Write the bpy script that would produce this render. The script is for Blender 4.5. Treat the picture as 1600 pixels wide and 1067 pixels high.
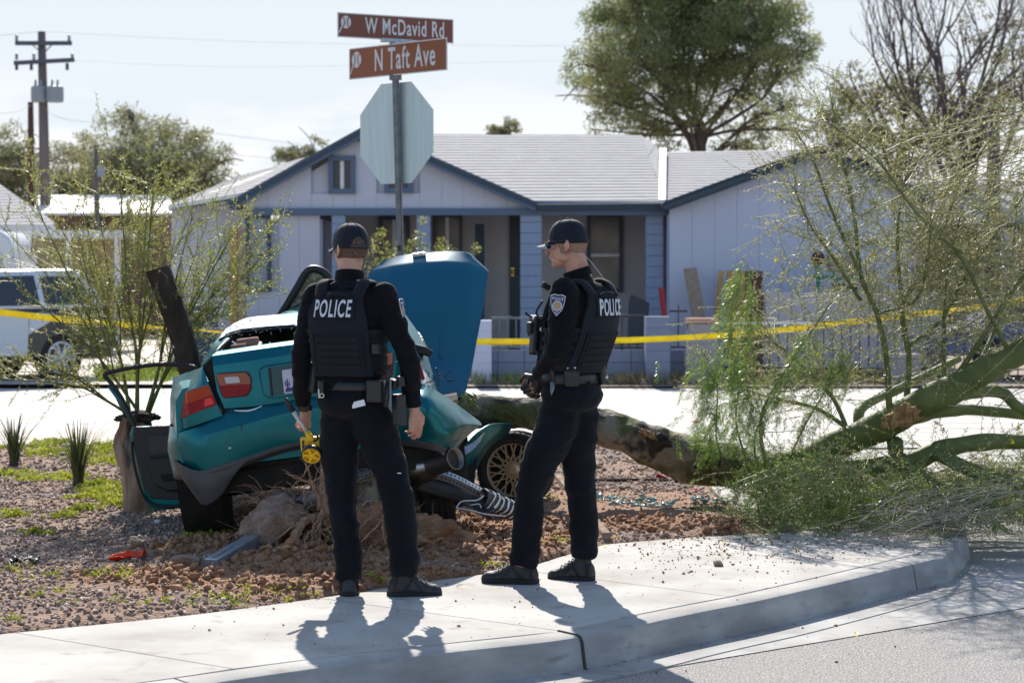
import bpy, math, random
import numpy as np
from math import sin, cos, tan, pi, radians, sqrt, atan2
from mathutils import Vector, Matrix, noise, Quaternion

random.seed(7)
rng = np.random.default_rng(11)
scene = bpy.context.scene
for o in list(bpy.data.objects):
    bpy.data.objects.remove(o)
COL = scene.collection

# ------------------------------------------------------------------ camera
FPX = 3111.0                      # focal length in pixels of a 1600 px wide picture (70 mm)
CAMZ = 1.55
PITCH = math.atan((533.5 - 435.0) / FPX)
cam_d = bpy.data.cameras.new('camera')
cam = bpy.data.objects.new('camera', cam_d)
COL.objects.link(cam)
cam_d.lens = 70.0
cam_d.sensor_width = 36.0
cam_d.clip_start = 0.1
cam_d.clip_end = 3000
cam_d.dof.use_dof = True
cam_d.dof.focus_distance = 10.2
cam_d.dof.aperture_fstop = 4.5
cam.location = (0, 0, CAMZ)
cam.rotation_euler = (pi / 2 - PITCH, 0, 0)
scene.camera = cam

# ------------------------------------------------------------------ light
SUNV = Vector((-0.12, 1.0, 0.80)).normalized()
sun_d = bpy.data.lights.new('sun', 'SUN')
sun_d.energy = 4.4
sun_d.angle = radians(0.53)
sun_d.color = (1.0, 0.94, 0.85)
sun = bpy.data.objects.new('sun', sun_d)
COL.objects.link(sun)
sun.rotation_euler = SUNV.to_track_quat('Z', 'Y').to_euler()
sun.location = (-2, 20, 16)

world = bpy.data.worlds.new('World')
scene.world = world
world.use_nodes = True
wn = world.node_tree.nodes
wl = world.node_tree.links
for n in list(wn):
    wn.remove(n)
wo = wn.new('ShaderNodeOutputWorld')
bg = wn.new('ShaderNodeBackground')
sky = wn.new('ShaderNodeTexSky')
sky.sky_type = 'NISHITA'
sky.sun_disc = False
sky.sun_elevation = math.asin(SUNV.z)
sky.sun_rotation = atan2(SUNV.x, SUNV.y)
sky.air_density = 1.0
sky.dust_density = 0.9
sky.ozone_density = 1.5
bg.inputs[1].default_value = 0.125
# soft broken cloud low over the roofs
tc = wn.new('ShaderNodeTexCoord')
mp = wn.new('ShaderNodeMapping')
mp.inputs['Scale'].default_value = (3.2, 3.2, 11.0)
mp.inputs['Location'].default_value = (0.3, 0.0, 0.15)
nz = wn.new('ShaderNodeTexNoise')
nz.inputs['Scale'].default_value = 2.6
nz.inputs['Detail'].default_value = 7
nz.inputs['Roughness'].default_value = 0.55
rp = wn.new('ShaderNodeValToRGB')
rp.color_ramp.elements[0].position = 0.44
rp.color_ramp.elements[1].position = 0.54
sepw = wn.new('ShaderNodeSeparateXYZ')
hr = wn.new('ShaderNodeMapRange')
hr.inputs['From Min'].default_value = 0.11
hr.inputs['From Max'].default_value = 0.06
mulw = wn.new('ShaderNodeMath'); mulw.operation = 'MULTIPLY'
mixw = wn.new('ShaderNodeMixRGB')
mixw.inputs[2].default_value = (5.0, 5.05, 5.1, 1)
wl.new(tc.outputs['Generated'], mp.inputs[0])
wl.new(mp.outputs[0], nz.inputs['Vector'])
wl.new(nz.outputs['Fac'], rp.inputs[0])
wl.new(tc.outputs['Generated'], sepw.inputs[0])
wl.new(sepw.outputs['Z'], hr.inputs['Value'])
wl.new(rp.outputs[0], mulw.inputs[0])
wl.new(hr.outputs[0], mulw.inputs[1])
wl.new(mulw.outputs[0], mixw.inputs[0])
lim = wn.new('ShaderNodeMixRGB'); lim.blend_type = 'DARKEN'; lim.inputs[0].default_value = 1.0
lim.inputs[2].default_value = (4.0, 4.32, 4.66, 1)
wl.new(sky.outputs[0], lim.inputs[1]); wl.new(lim.outputs[0], mixw.inputs[1])
wl.new(mixw.outputs[0], bg.inputs[0])
wl.new(bg.outputs[0], wo.inputs[0])

scene.view_settings.view_transform = 'Standard'
scene.view_settings.look = 'None'
scene.view_settings.gamma = 1
scene.view_settings.exposure = 0.75
scene.render.engine = 'CYCLES'
scene.cycles.max_bounces = 6
scene.cycles.transparent_max_bounces = 12

# ------------------------------------------------------------------ picture -> place
def W(px, py, Y):
    u = (px - 800.0) / FPX; v = (533.5 - py) / FPX
    dy = cos(PITCH) + v * sin(PITCH); dz = -sin(PITCH) + v * cos(PITCH)
    t = Y / dy
    return Vector((u * t, Y, CAMZ + dz * t))

def G(px, py, z=0.0):
    u = (px - 800.0) / FPX; v = (533.5 - py) / FPX
    dy = cos(PITCH) + v * sin(PITCH); dz = -sin(PITCH) + v * cos(PITCH)
    t = (z - CAMZ) / dz
    return Vector((u * t, dy * t, z))

# ------------------------------------------------------------------ materials
MATS = {}
def mat(name, col, rough=0.6, metal=0.0, col2=None, nscale=8.0, nmix=(0.4, 0.65), bump=0.0, bscale=60.0,
        coat=0.0, sheen=0.0, spec=0.5, col3=None, n3scale=40.0, stretch=(1, 1, 1), trans=0.0, alpha=1.0, emit=None,
        detail=5.0, transl=0.0, bdist=0.01, sub=0.0, rot=(0, 0, 0), n3mix=(0.52, 0.62)):
    m = bpy.data.materials.new(name)
    m.use_nodes = True
    nt = m.node_tree; N = nt.nodes; L = nt.links
    p = N['Principled BSDF']
    p.inputs['Roughness'].default_value = rough
    p.inputs['Metallic'].default_value = metal
    p.inputs['Base Color'].default_value = (*col, 1)
    p.inputs['Specular IOR Level'].default_value = spec
    if coat:
        p.inputs['Coat Weight'].default_value = coat
        p.inputs['Coat Roughness'].default_value = 0.08
    if sheen:
        p.inputs['Sheen Weight'].default_value = sheen
        p.inputs['Sheen Roughness'].default_value = 0.5
    if trans:
        p.inputs['Transmission Weight'].default_value = trans
    if sub:
        p.inputs['Subsurface Weight'].default_value = sub
        p.inputs['Subsurface Radius'].default_value = (0.012, 0.004, 0.002)
        p.inputs['Subsurface Scale'].default_value = 1.0
    p.inputs['Alpha'].default_value = alpha
    if emit:
        p.inputs['Emission Color'].default_value = (*emit[:3], 1)
        p.inputs['Emission Strength'].default_value = emit[3]
    tcn = N.new('ShaderNodeTexCoord'); mpn = N.new('ShaderNodeMapping')
    mpn.inputs['Scale'].default_value = stretch
    mpn.inputs['Rotation'].default_value = rot
    L.new(tcn.outputs['Object'], mpn.inputs[0])
    cout = None
    if col2 is not None:
        n1 = N.new('ShaderNodeTexNoise'); n1.inputs['Scale'].default_value = nscale
        n1.inputs['Detail'].default_value = detail
        L.new(mpn.outputs[0], n1.inputs['Vector'])
        r1 = N.new('ShaderNodeValToRGB')
        r1.color_ramp.elements[0].position = nmix[0]; r1.color_ramp.elements[0].color = (*col, 1)
        r1.color_ramp.elements[1].position = nmix[1]; r1.color_ramp.elements[1].color = (*col2, 1)
        L.new(n1.outputs['Fac'], r1.inputs[0]); cout = r1.outputs[0]
        if col3 is not None:
            n2 = N.new('ShaderNodeTexNoise'); n2.inputs['Scale'].default_value = n3scale
            n2.inputs['Detail'].default_value = 3
            L.new(mpn.outputs[0], n2.inputs['Vector'])
            r2 = N.new('ShaderNodeValToRGB')
            r2.color_ramp.elements[0].position = n3mix[0]; r2.color_ramp.elements[0].color = (0, 0, 0, 1)
            r2.color_ramp.elements[1].position = n3mix[1]; r2.color_ramp.elements[1].color = (1, 1, 1, 1)
            L.new(n2.outputs['Fac'], r2.inputs[0])
            mx = N.new('ShaderNodeMixRGB'); mx.inputs[2].default_value = (*col3, 1)
            L.new(r2.outputs[0], mx.inputs[0]); L.new(cout, mx.inputs[1]); cout = mx.outputs[0]
        L.new(cout, p.inputs['Base Color'])
    if bump:
        nb = N.new('ShaderNodeTexNoise'); nb.inputs['Scale'].default_value = bscale
        nb.inputs['Detail'].default_value = 6
        L.new(mpn.outputs[0], nb.inputs['Vector'])
        b = N.new('ShaderNodeBump'); b.inputs['Strength'].default_value = bump
        b.inputs['Distance'].default_value = bdist
        L.new(nb.outputs['Fac'], b.inputs['Height']); L.new(b.outputs[0], p.inputs['Normal'])
    if transl:
        tr = N.new('ShaderNodeBsdfTranslucent'); ms = N.new('ShaderNodeMixShader')
        ms.inputs[0].default_value = transl
        tr.inputs[0].default_value = (*[min(1, c * 1.6) for c in col], 1)
        if cout is not None: L.new(cout, tr.inputs[0])
        L.new(p.outputs[0], ms.inputs[1]); L.new(tr.outputs[0], ms.inputs[2])
        L.new(ms.outputs[0], N['Material Output'].inputs[0])
    MATS[name] = m
    return m

# ------------------------------------------------------------------ mesh helpers
def mesh_np(name, V, F, smooth=False):
    """V (n,3), F list of index tuples or array (m,k)."""
    me = bpy.data.meshes.new(name)
    if isinstance(F, np.ndarray):
        k = F.shape[1]; m = F.shape[0]
        me.vertices.add(len(V)); me.vertices.foreach_set('co', np.asarray(V, np.float32).ravel())
        me.loops.add(m * k); me.loops.foreach_set('vertex_index', F.astype(np.int32).ravel())
        me.polygons.add(m)
        me.polygons.foreach_set('loop_start', np.arange(0, m * k, k, dtype=np.int32))
        me.polygons.foreach_set('loop_total', np.full(m, k, np.int32))
        me.update(calc_edges=True)
    else:
        me.from_pydata([tuple(v) for v in V], [], F)
    if smooth:
        me.polygons.foreach_set('use_smooth', [True] * len(me.polygons))
    me.update()
    return me

def tag(o, label=None, cat=None, group=None, kind=None):
    if label: o['label'] = label
    if cat: o['category'] = cat
    if group: o['group'] = group
    if kind: o['kind'] = kind
    return o

def thing(name, loc, label, cat, rotz=0.0, group=None, rot=None):
    o = bpy.data.objects.new(name, None)
    o.empty_display_size = 0.2
    COL.objects.link(o)
    o.location = loc
    o.rotation_euler = rot if rot else (0, 0, rotz)
    return tag(o, label, cat, group)

def wmat(o):
    m = Matrix.LocRotScale(o.location, o.rotation_euler, None)
    return wmat(o.parent) @ m if o.parent else m

def link(name, me, mats, parent=None, world=True, label=None, kind=None, shade=None):
    if not isinstance(mats, (list, tuple)): mats = [mats]
    for m in mats: me.materials.append(m)
    if parent is not None and world:
        me.transform(wmat(parent).inverted())
    o = bpy.data.objects.new(name, me)
    COL.objects.link(o)
    if parent is not None: o.parent = parent
    if label: o['label'] = label
    if kind: o['kind'] = kind
    return o

def frame_of(d, up=Vector((0, 0, 1))):
    d = d.normalized()
    if abs(d.dot(up)) > 0.97: up = Vector((0, 1, 0))
    a = d.cross(up).normalized(); b = a.cross(d).normalized()
    return a, b

class MB:
    def __init__(s):
        s.v = []; s.f = []; s.mi = []
    def add(s, vs, fs, m=0):
        n = len(s.v)
        s.v.extend([tuple(v) for v in vs]); s.f.extend([tuple(i + n for i in f) for f in fs]); s.mi.extend([m] * len(fs))
        return s
    def box(s, c, size, rot=None, m=0):
        R = rot.to_matrix() if isinstance(rot, Quaternion) else (rot if rot is not None else Matrix.Identity(3))
        c = Vector(c); h = [x / 2 for x in size]
        vs = [c + R @ Vector((h[0] * i, h[1] * j, h[2] * k)) for i in (-1, 1) for j in (-1, 1) for k in (-1, 1)]
        return s.add(vs, [(0, 1, 3, 2), (4, 6, 7, 5), (0, 4, 5, 1), (2, 3, 7, 6), (0, 2, 6, 4), (1, 5, 7, 3)], m)
    def bar(s, p, q, w, h, up=Vector((0, 0, 1)), m=0):
        p = Vector(p); q = Vector(q); d = (q - p); L = d.length
        a, b = frame_of(d, up)
        R = Matrix((a, d.normalized(), b)).transposed()
        return s.box((p + q) / 2, (w, L, h), R, m)
    def tube(s, pts, rs, n=8, cap=True, m=0, ell=None, upv=None):
        pts = [Vector(p) for p in pts]
        if not hasattr(rs, '__len__'): rs = [rs] * len(pts)
        vs = []; fs = []
        up = upv or Vector((0, 0, 1)); pa = None
        for i, p in enumerate(pts):
            d = (pts[min(i + 1, len(pts) - 1)] - pts[max(i - 1, 0)])
            if d.length < 1e-9: d = Vector((0, 0, 1))
            if pa is None:
                a, b = frame_of(d, up)
            else:
                dn = d.normalized(); a = (pa - dn * pa.dot(dn))
                a = a.normalized() if a.length > 1e-6 else frame_of(d)[0]
                b = a.cross(dn).normalized()
            pa = a
            r = rs[i]; rx, ry = (r if isinstance(r, (tuple, list)) else (r, r))
            for k in range(n):
                t = 2 * pi * k / n
                vs.append(p + a * (rx * cos(t)) + b * (ry * sin(t)))
        for i in range(len(pts) - 1):
            for k in range(n):
                k2 = (k + 1) % n
                fs.append((i * n + k, i * n + k2, (i + 1) * n + k2, (i + 1) * n + k))
        if cap:
            fs.append(tuple(range(n - 1, -1, -1))); fs.append(tuple((len(pts) - 1) * n + k for k in range(n)))
        return s.add(vs, fs, m)
    def prism(s, poly, d, m=0):
        """closed polygon (list of Vectors) extruded by vector d"""
        d = Vector(d); n = len(poly)
        vs = [Vector(p) for p in poly] + [Vector(p) + d for p in poly]
        fs = [tuple(range(n)), tuple(range(2 * n - 1, n - 1, -1))] + [((k + 1) % n, k, n + k, n + (k + 1) % n) for k in range(n)]
        return s.add(vs, fs, m)
    def ell(s, c, r, rot=None, nu=14, nv=9, m=0):
        R = rot if rot is not None else Matrix.Identity(3); c = Vector(c)
        vs = [c + R @ Vector((0, 0, r[2]))]
        for j in range(1, nv):
            ph = pi * j / nv
            for i in range(nu):
                t = 2 * pi * i / nu
                vs.append(c + R @ Vector((r[0] * sin(ph) * cos(t), r[1] * sin(ph) * sin(t), r[2] * cos(ph))))
        vs.append(c - R @ Vector((0, 0, r[2])))
        fs = []
        for i in range(nu):
            fs.append((0, 1 + i, 1 + (i + 1) % nu))
            b = 1 + (nv - 2) * nu
            fs.append((len(vs) - 1, b + (i + 1) % nu, b + i))
        for j in range(nv - 2):
            for i in range(nu):
                a = 1 + j * nu
                fs.append((a + i, a + nu + i, a + nu + (i + 1) % nu, a + (i + 1) % nu))
        return s.add(vs, fs, m)
    def rings(s, rings, m=0, cap=True, closed=True):
        n = len(rings[0]); vs = [v for r in rings for v in r]; fs = []
        for i in range(len(rings) - 1):
            for k in range(n if closed else n - 1):
                k2 = (k + 1) % n
                fs.append((i * n + k, i * n + k2, (i + 1) * n + k2, (i + 1) * n + k))
        if cap:
            fs.append(tuple(range(n - 1, -1, -1))); fs.append(tuple((len(rings) - 1) * n + k for k in range(n)))
        return s.add(vs, fs, m)
    def lathe(s, c, axis, prof, n=20, m=0, cap=True):
        """prof: list of (r, h) along axis"""
        c = Vector(c); axis = Vector(axis).normalized(); a, b = frame_of(axis)
        rg = [[c + axis * h + a * (r * cos(2 * pi * k / n)) + b * (r * sin(2 * pi * k / n)) for k in range(n)] for r, h in prof]
        return s.rings(rg, m, cap)
    def torus(s, c, axis, R, r, n=24, k=8, m=0):
        c = Vector(c); axis = Vector(axis).normalized(); a, b = frame_of(axis)
        vs = []; fs = []
        for i in range(n):
            t = 2 * pi * i / n; d = a * cos(t) + b * sin(t)
            for j in range(k):
                u = 2 * pi * j / k
                vs.append(c + d * (R + r * cos(u)) + axis * (r * sin(u)))
        for i in range(n):
            for j in range(k):
                fs.append((i * k + j, ((i + 1) % n) * k + j, ((i + 1) % n) * k + (j + 1) % k, i * k + (j + 1) % k))
        return s.add(vs, fs, m)
    def mesh(s, name='mesh', smooth=False):
        me = bpy.data.meshes.new(name)
        me.from_pydata(s.v, [], s.f)
        me.polygons.foreach_set('material_index', s.mi)
        if smooth: me.polygons.foreach_set('use_smooth', [True] * len(s.f))
        me.update()
        return me
    def build(s, name, mats, parent=None, world=True, smooth=False, bevel=0.0, label=None, kind=None, sub=0, angle=None, fixn=False):
        me = s.mesh(name, smooth)
        if fixn: fix_normals(me)
        if bevel or sub:
            me2 = apply_mods(me, bevel=bevel, sub=sub)
            me2.name = name
            if smooth: me2.polygons.foreach_set('use_smooth', [True] * len(me2.polygons))
            me = me2
        if angle: 
            me.polygons.foreach_set('use_smooth', [True] * len(me.polygons))
            me.set_sharp_from_angle(angle=radians(angle))
        return link(name, me, mats, parent, world, label, kind)

def fix_normals(me):
    import bmesh
    bm = bmesh.new(); bm.from_mesh(me)
    bmesh.ops.recalc_face_normals(bm, faces=bm.faces)
    bm.to_mesh(me); bm.free()

def apply_mods(me, bevel=0.0, sub=0, voxel=0.0, smooth_it=0, decimate=0.0, solid=0.0, segs=2):
    o = bpy.data.objects.new('tmp', me); COL.objects.link(o)
    if solid:
        b = o.modifiers.new('so', 'SOLIDIFY'); b.thickness = solid; b.offset = 0
    if voxel:
        r = o.modifiers.new('r', 'REMESH'); r.mode = 'VOXEL'; r.voxel_size = voxel; r.use_smooth_shade = True
    if smooth_it:
        sm = o.modifiers.new('s', 'SMOOTH'); sm.factor = 0.5; sm.iterations = smooth_it
    if bevel:
        b = o.modifiers.new('b', 'BEVEL'); b.width = bevel; b.segments = segs; b.limit_method = 'ANGLE'; b.angle_limit = radians(40)
    if sub:
        b = o.modifiers.new('u', 'SUBSURF'); b.levels = sub; b.render_levels = sub
    if decimate:
        b = o.modifiers.new('d', 'DECIMATE'); b.ratio = decimate
    dg = bpy.context.evaluated_depsgraph_get()
    r = bpy.data.meshes.new_from_object(o.evaluated_get(dg))
    bpy.data.objects.remove(o)
    return r

def remesh(mb, voxel=0.008, smooth_it=4, disp=None, name='body'):
    me = mb.mesh(); fix_normals(me)
    r = apply_mods(me, voxel=voxel, smooth_it=smooth_it)
    if disp:
        n = len(r.vertices); co = np.empty(n * 3, np.float32); no = np.empty(n * 3, np.float32)
        r.vertices.foreach_get('co', co); r.vertices.foreach_get('normal', no)
        co = co.reshape(-1, 3); no = no.reshape(-1, 3)
        d = np.array([disp(Vector(c), None) for c in co.tolist()], np.float32)
        r.vertices.foreach_set('co', (co + no * d[:, None]).ravel()); r.update()
    r.polygons.foreach_set('use_smooth', [True] * len(r.polygons))
    r.name = name
    return r

def text_mesh(body, size, extrude=0.001, offset=0.0, sx=1.0, spacing=1.0, align='CENTER'):
    c = bpy.data.curves.new('txt', 'FONT'); c.body = body; c.size = size; c.extrude = extrude; c.offset = offset
    c.align_x = align; c.align_y = 'CENTER'; c.space_character = spacing; c.resolution_u = 4
    o = bpy.data.objects.new('txt', c); COL.objects.link(o)
    dg = bpy.context.evaluated_depsgraph_get()
    me = bpy.data.meshes.new_from_object(o.evaluated_get(dg))
    bpy.data.objects.remove(o)
    for v in me.vertices: v.co.x *= sx
    return me

def catmull(P, n=6):
    P = [Vector(p) for p in P]; out = []
    for i in range(len(P) - 1):
        p0 = P[max(i - 1, 0)]; p1 = P[i]; p2 = P[i + 1]; p3 = P[min(i + 2, len(P) - 1)]
        for k in range(n):
            t = k / n
            out.append(0.5 * ((2 * p1) + (p2 - p0) * t + (2 * p0 - 5 * p1 + 4 * p2 - p3) * t * t + (3 * p1 - p0 - 3 * p2 + p3) * t ** 3))
    out.append(P[-1])
    return out

def catn(vals, n=6):
    out = []
    for i in range(len(vals) - 1):
        for k in range(n): out.append(vals[i] + (vals[i + 1] - vals[i]) * k / n)
    out.append(vals[-1]); return out

def copy_tree(o, parent=None):
    c = o.copy(); COL.objects.link(c)
    if parent is not None: c.parent = parent
    for ch in list(o.children): copy_tree(ch, c)
    return c

def fbm(x, y, z=0.0, o=4):
    return noise.fractal(Vector((x, y, z)), 1.0, 2.0, o)

# leaf quads: centres C (n,3), lengths, widths, direction (n,3) -> mesh arrays
def leaf_arrays(C, D, L, Wd):
    n = len(C)
    D = D / np.linalg.norm(D, axis=1, keepdims=True)
    R = rng.normal(size=(n, 3)); S = np.cross(D, R); S /= np.linalg.norm(S, axis=1, keepdims=True) + 1e-9
    L = np.asarray(L).reshape(-1, 1); Wd = np.asarray(Wd).reshape(-1, 1)
    a = C; b = C + D * L * 0.5 + S * Wd * 0.5; c = C + D * L; d = C + D * L * 0.5 - S * Wd * 0.5
    V = np.stack([a, b, c, d], 1).reshape(-1, 3)
    F = np.arange(n * 4).reshape(n, 4)
    return V, F

def thin_tubes(segs, sides=3):
    """segs: list of (pts list, r0, r1) -> V,F quads"""
    V = []; F = []; off = 0
    for pts, r0, r1 in segs:
        n = len(pts); P = np.array(pts, float)
        T = np.gradient(P, axis=0); T /= np.linalg.norm(T, axis=1, keepdims=True) + 1e-9
        ref = np.array([0.3, 0.9, 0.31]);
        A = np.cross(T, ref); A /= np.linalg.norm(A, axis=1, keepdims=True) + 1e-9
        B = np.cross(T, A)
        r = np.linspace(r0, r1, n)[:, None]
        ring = []
        for k in range(sides):
            t = 2 * pi * k / sides
            ring.append(P + (A * cos(t) + B * sin(t)) * r)
        V.append(np.stack(ring, 1).reshape(-1, 3))
        i = np.arange(n - 1)[:, None]; k = np.arange(sides)[None, :]; k2 = (k + 1) % sides
        f = np.stack([i * sides + k, i * sides + k2, (i + 1) * sides + k2, (i + 1) * sides + k], -1).reshape(-1, 4) + off
        F.append(f); off += n * sides
    return np.concatenate(V), np.concatenate(F)
# ------------------------------------------------------------------ palette
shade_lens = mat('sunglass_lens', (0.006, 0.006, 0.008), 0.35, spec=0.25)
concrete = mat('concrete', (0.30, 0.275, 0.25), 0.85, col2=(0.47, 0.45, 0.42), nscale=1.7, nmix=(0.28, 0.6), bump=0.5, bscale=140, bdist=0.005, col3=(0.24, 0.20, 0.17), n3scale=7, n3mix=(0.60, 0.80), detail=9)
curb_concrete = mat('curb_concrete', (0.27, 0.26, 0.25), 0.85, col2=(0.43, 0.42, 0.40), nscale=3.0, nmix=(0.35, 0.7), bump=0.5, bscale=90, bdist=0.004, col3=(0.22, 0.21, 0.20), n3scale=5, n3mix=(0.60, 0.78), stretch=(1, 1, 3))
joint_dark = mat('joint_dark', (0.06, 0.05, 0.045), 0.95)
asphalt = mat('asphalt', (0.20, 0.185, 0.175), 0.8, col2=(0.52, 0.495, 0.48), nscale=110, nmix=(0.42, 0.62), bump=1.0, bscale=100, bdist=0.02, detail=3)
far_asphalt = mat('far_asphalt', (0.36, 0.345, 0.33), 0.75, col2=(0.44, 0.425, 0.41), nscale=0.8, bump=0.3, bscale=30, stretch=(0.3, 1.5, 1), col3=(0.28, 0.27, 0.26), n3scale=3)
far_conc = mat('far_concrete', (0.44, 0.38, 0.33), 0.85, col2=(0.52, 0.47, 0.42), nscale=2)
soil = mat('soil', (0.20, 0.12, 0.08), 0.95, col2=(0.34, 0.22, 0.155), nscale=5, nmix=(0.35, 0.65), bump=0.9, bscale=45, bdist=0.03, col3=(0.15, 0.12, 0.11), n3scale=1.6)
clod_m = mat('clod', (0.26, 0.13, 0.065), 0.95, col2=(0.44, 0.25, 0.14), nscale=9, bump=0.8, bscale=60, bdist=0.02)
gravel_m = mat('gravel', (0.23, 0.150, 0.115), 0.9, col2=(0.46, 0.34, 0.27), nscale=26, nmix=(0.4, 0.62), bump=0.4, bscale=80)
gravel_l = mat('pale_gravel', (0.38, 0.30, 0.28), 0.9, col2=(0.55, 0.46, 0.42), nscale=26)
far_dirt = mat('far_dirt', (0.24, 0.17, 0.13), 0.95, col2=(0.34, 0.27, 0.21), nscale=3, bump=0.5, bscale=20)
rock_m = mat('rock', (0.27, 0.18, 0.13), 0.95, col2=(0.46, 0.36, 0.30), nscale=9, bump=1.0, bscale=50, bdist=0.03, col3=(0.30, 0.15, 0.08), n3scale=5)
grass_m = mat('weed_leaf', (0.26, 0.30, 0.03), 0.6, col2=(0.40, 0.42, 0.06), nscale=3, transl=0.45)
yellow_fl = mat('yellow_flower', (0.75, 0.55, 0.01), 0.5, transl=0.3)
navy = mat('navy_cloth', (0.0035, 0.0035, 0.0055), 0.9, col2=(0.006, 0.006, 0.009), nscale=30, bump=0.5, bscale=60, bdist=0.008, sheen=0.04, spec=0.2)
trouser_m = mat('trouser_cloth', (0.003, 0.0035, 0.007), 0.85, col2=(0.005, 0.006, 0.011), nscale=10, bump=0.5, bscale=30, bdist=0.010, sheen=0.05, spec=0.2, stretch=(1, 1, .5))
vest_m = mat('vest_nylon', (0.007, 0.009, 0.015), 0.8, col2=(0.011, 0.013, 0.021), nscale=200, bump=0.4, bscale=400, bdist=0.002, sheen=0.05, spec=0.25)
strap_m = mat('webbing', (0.006, 0.007, 0.011), 0.85, bump=0.4, bscale=500, bdist=0.001, spec=0.4)
leather = mat('duty_leather', (0.010, 0.011, 0.014), 0.42, bump=0.2, bscale=150, bdist=0.002)
boot_m = mat('boot', (0.018, 0.018, 0.022), 0.6, col2=(0.03, 0.03, 0.036), nscale=25, bump=0.4, bscale=120, bdist=0.003)
sole_m = mat('boot_sole', (0.012, 0.012, 0.014), 0.8)
cap_m = mat('cap_cloth', (0.006, 0.009, 0.019), 0.8, bump=0.3, bscale=300, bdist=0.002, sheen=0.12, spec=0.3)
brim_sunlit = mat('sunlit_brim_cloth', (0.30, 0.30, 0.33), 0.8, bump=0.3, bscale=300, bdist=0.002)  # sunlight on the brim put into a lighter grey
mesh_m = mat('cap_snap_strap', (0.05, 0.04, 0.05), 0.8)
skin_m = mat('skin', (0.50, 0.27, 0.19), 0.5, col2=(0.56, 0.31, 0.22), nscale=14, bump=0.15, bscale=200, bdist=0.002, sub=0.35, col3=(0.46, 0.20, 0.14), n3scale=12)
hair_m = mat('brown_hair', (0.055, 0.030, 0.020), 0.8, col2=(0.15, 0.085, 0.06), nscale=160, nmix=(0.35, 0.65), bump=0.7, bscale=300, bdist=0.004, stretch=(1, 1, 0.3))
blond_m = mat('shaved_hair', (0.22, 0.125, 0.085), 0.85, col2=(0.38, 0.22, 0.155), nscale=140, bump=0.4, bscale=300, bdist=0.002)
white_thread = mat('white_thread', (0.62, 0.64, 0.70), 0.7)
blue_thread = mat('navy_thread', (0.02, 0.035, 0.12), 0.8)
orange_thread = mat('orange_thread', (0.60, 0.25, 0.08), 0.8, col2=(0.25, 0.35, 0.30), nscale=60)
paper = mat('paper', (0.75, 0.77, 0.82), 0.8)
chrome = mat('chrome', (0.6, 0.6, 0.62), 0.18, 1.0)
steel = mat('brushed_steel', (0.45, 0.45, 0.46), 0.32, 1.0, col2=(0.30, 0.27, 0.24), nscale=12)
galv = mat('galvanised', (0.30, 0.35, 0.40), 0.42, 0.75, col2=(0.42, 0.48, 0.54), nscale=18, nmix=(0.35, 0.65), bump=0.1)
galv_dull = mat('dull_galvanised', (0.15, 0.17, 0.19), 0.55, 0.5, col2=(0.22, 0.24, 0.26), nscale=14)
alu_back = mat('sign_back', (0.50, 0.62, 0.64), 0.42, 0.25, col2=(0.56, 0.68, 0.69), nscale=3, stretch=(8, 8, 0.6), transl=0.0)
black_pl = mat('black_plastic', (0.015, 0.015, 0.017), 0.5, bump=0.1, bscale=200)
grey_pl = mat('faded_black_plastic', (0.045, 0.047, 0.05), 0.6, col2=(0.075, 0.077, 0.08), nscale=5, bump=0.2, bscale=100)
dark_void = mat('dark_underbody', (0.010, 0.009, 0.009), 0.9, col2=(0.025, 0.02, 0.016), nscale=8, bump=0.6, bscale=20)
teal = mat('teal_paint', (0.000, 0.135, 0.165), 0.36, 0.65, col2=(0.000, 0.155, 0.185), nscale=3, coat=0.30, bump=0.05, bscale=5, spec=0.3, col3=(0.02, 0.11, 0.12), n3scale=24, n3mix=(.6, .75))
blue_hood = mat('bluer_hood_tone', (0.000, 0.118, 0.180), 0.42, 0.15, col2=(0.000, 0.105, 0.20), nscale=2.5, coat=0.15, bump=0.04, bscale=5)  # hood coloured bluer than the teal body
tyre_m = mat('tyre_rubber', (0.016, 0.016, 0.017), 0.8, col2=(0.03, 0.028, 0.026), nscale=10, bump=0.3)
gold = mat('gold_wheel_paint', (0.62, 0.42, 0.24), 0.4, 0.35)
gold_lip = mat('wheel_lip', (0.66, 0.50, 0.38), 0.35, 0.45)
lamp_red = mat('lamp_red', (0.24, 0.002, 0.008), 0.4, col2=(0.30, 0.003, 0.010), nscale=60, coat=0.1, spec=.25)
lamp_bright = mat('lamp_bright_red', (0.85, 0.02, 0.03), 0.3, coat=0.2)
lamp_amber = mat('lamp_amber', (0.42, 0.045, 0.006), 0.35, coat=0.1, spec=.25)
lamp_clear = mat('lamp_clear', (0.50, 0.50, 0.52), 0.2, coat=0.8)
plate_m = mat('plate', (0.58, 0.60, 0.68), 0.5, col2=(0.50, 0.50, 0.66), nscale=8)
purple = mat('plate_purple', (0.07, 0.035, 0.25), 0.5)
glass_d = mat('dark_glass', (0.015, 0.018, 0.022), 0.08, coat=0.5)
brown_glass = mat('shattered_glass', (0.10, 0.085, 0.05), 0.25, col2=(0.25, 0.22, 0.14), nscale=30, nmix=(0.45, 0.6), bump=0.6, bscale=40)
brick_red = mat('red_cloth', (0.30, 0.05, 0.09), 0.8)
salmon = mat('salmon_board', (0.30, 0.15, 0.11), 0.8)
tape_y = mat('tape_yellow', (0.85, 0.70, 0.01), 0.4, col2=(0.92, 0.80, 0.03), nscale=6, transl=0.35)
tape_k = mat('tape_black', (0.05, 0.045, 0.02), 0.5)
tool_y = mat('tool_yellow', (0.80, 0.46, 0.004), 0.4)
orange_c = mat('orange_cloth', (0.85, 0.075, 0.012), 0.6, bump=0.4, bscale=30, transl=0.3)
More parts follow.
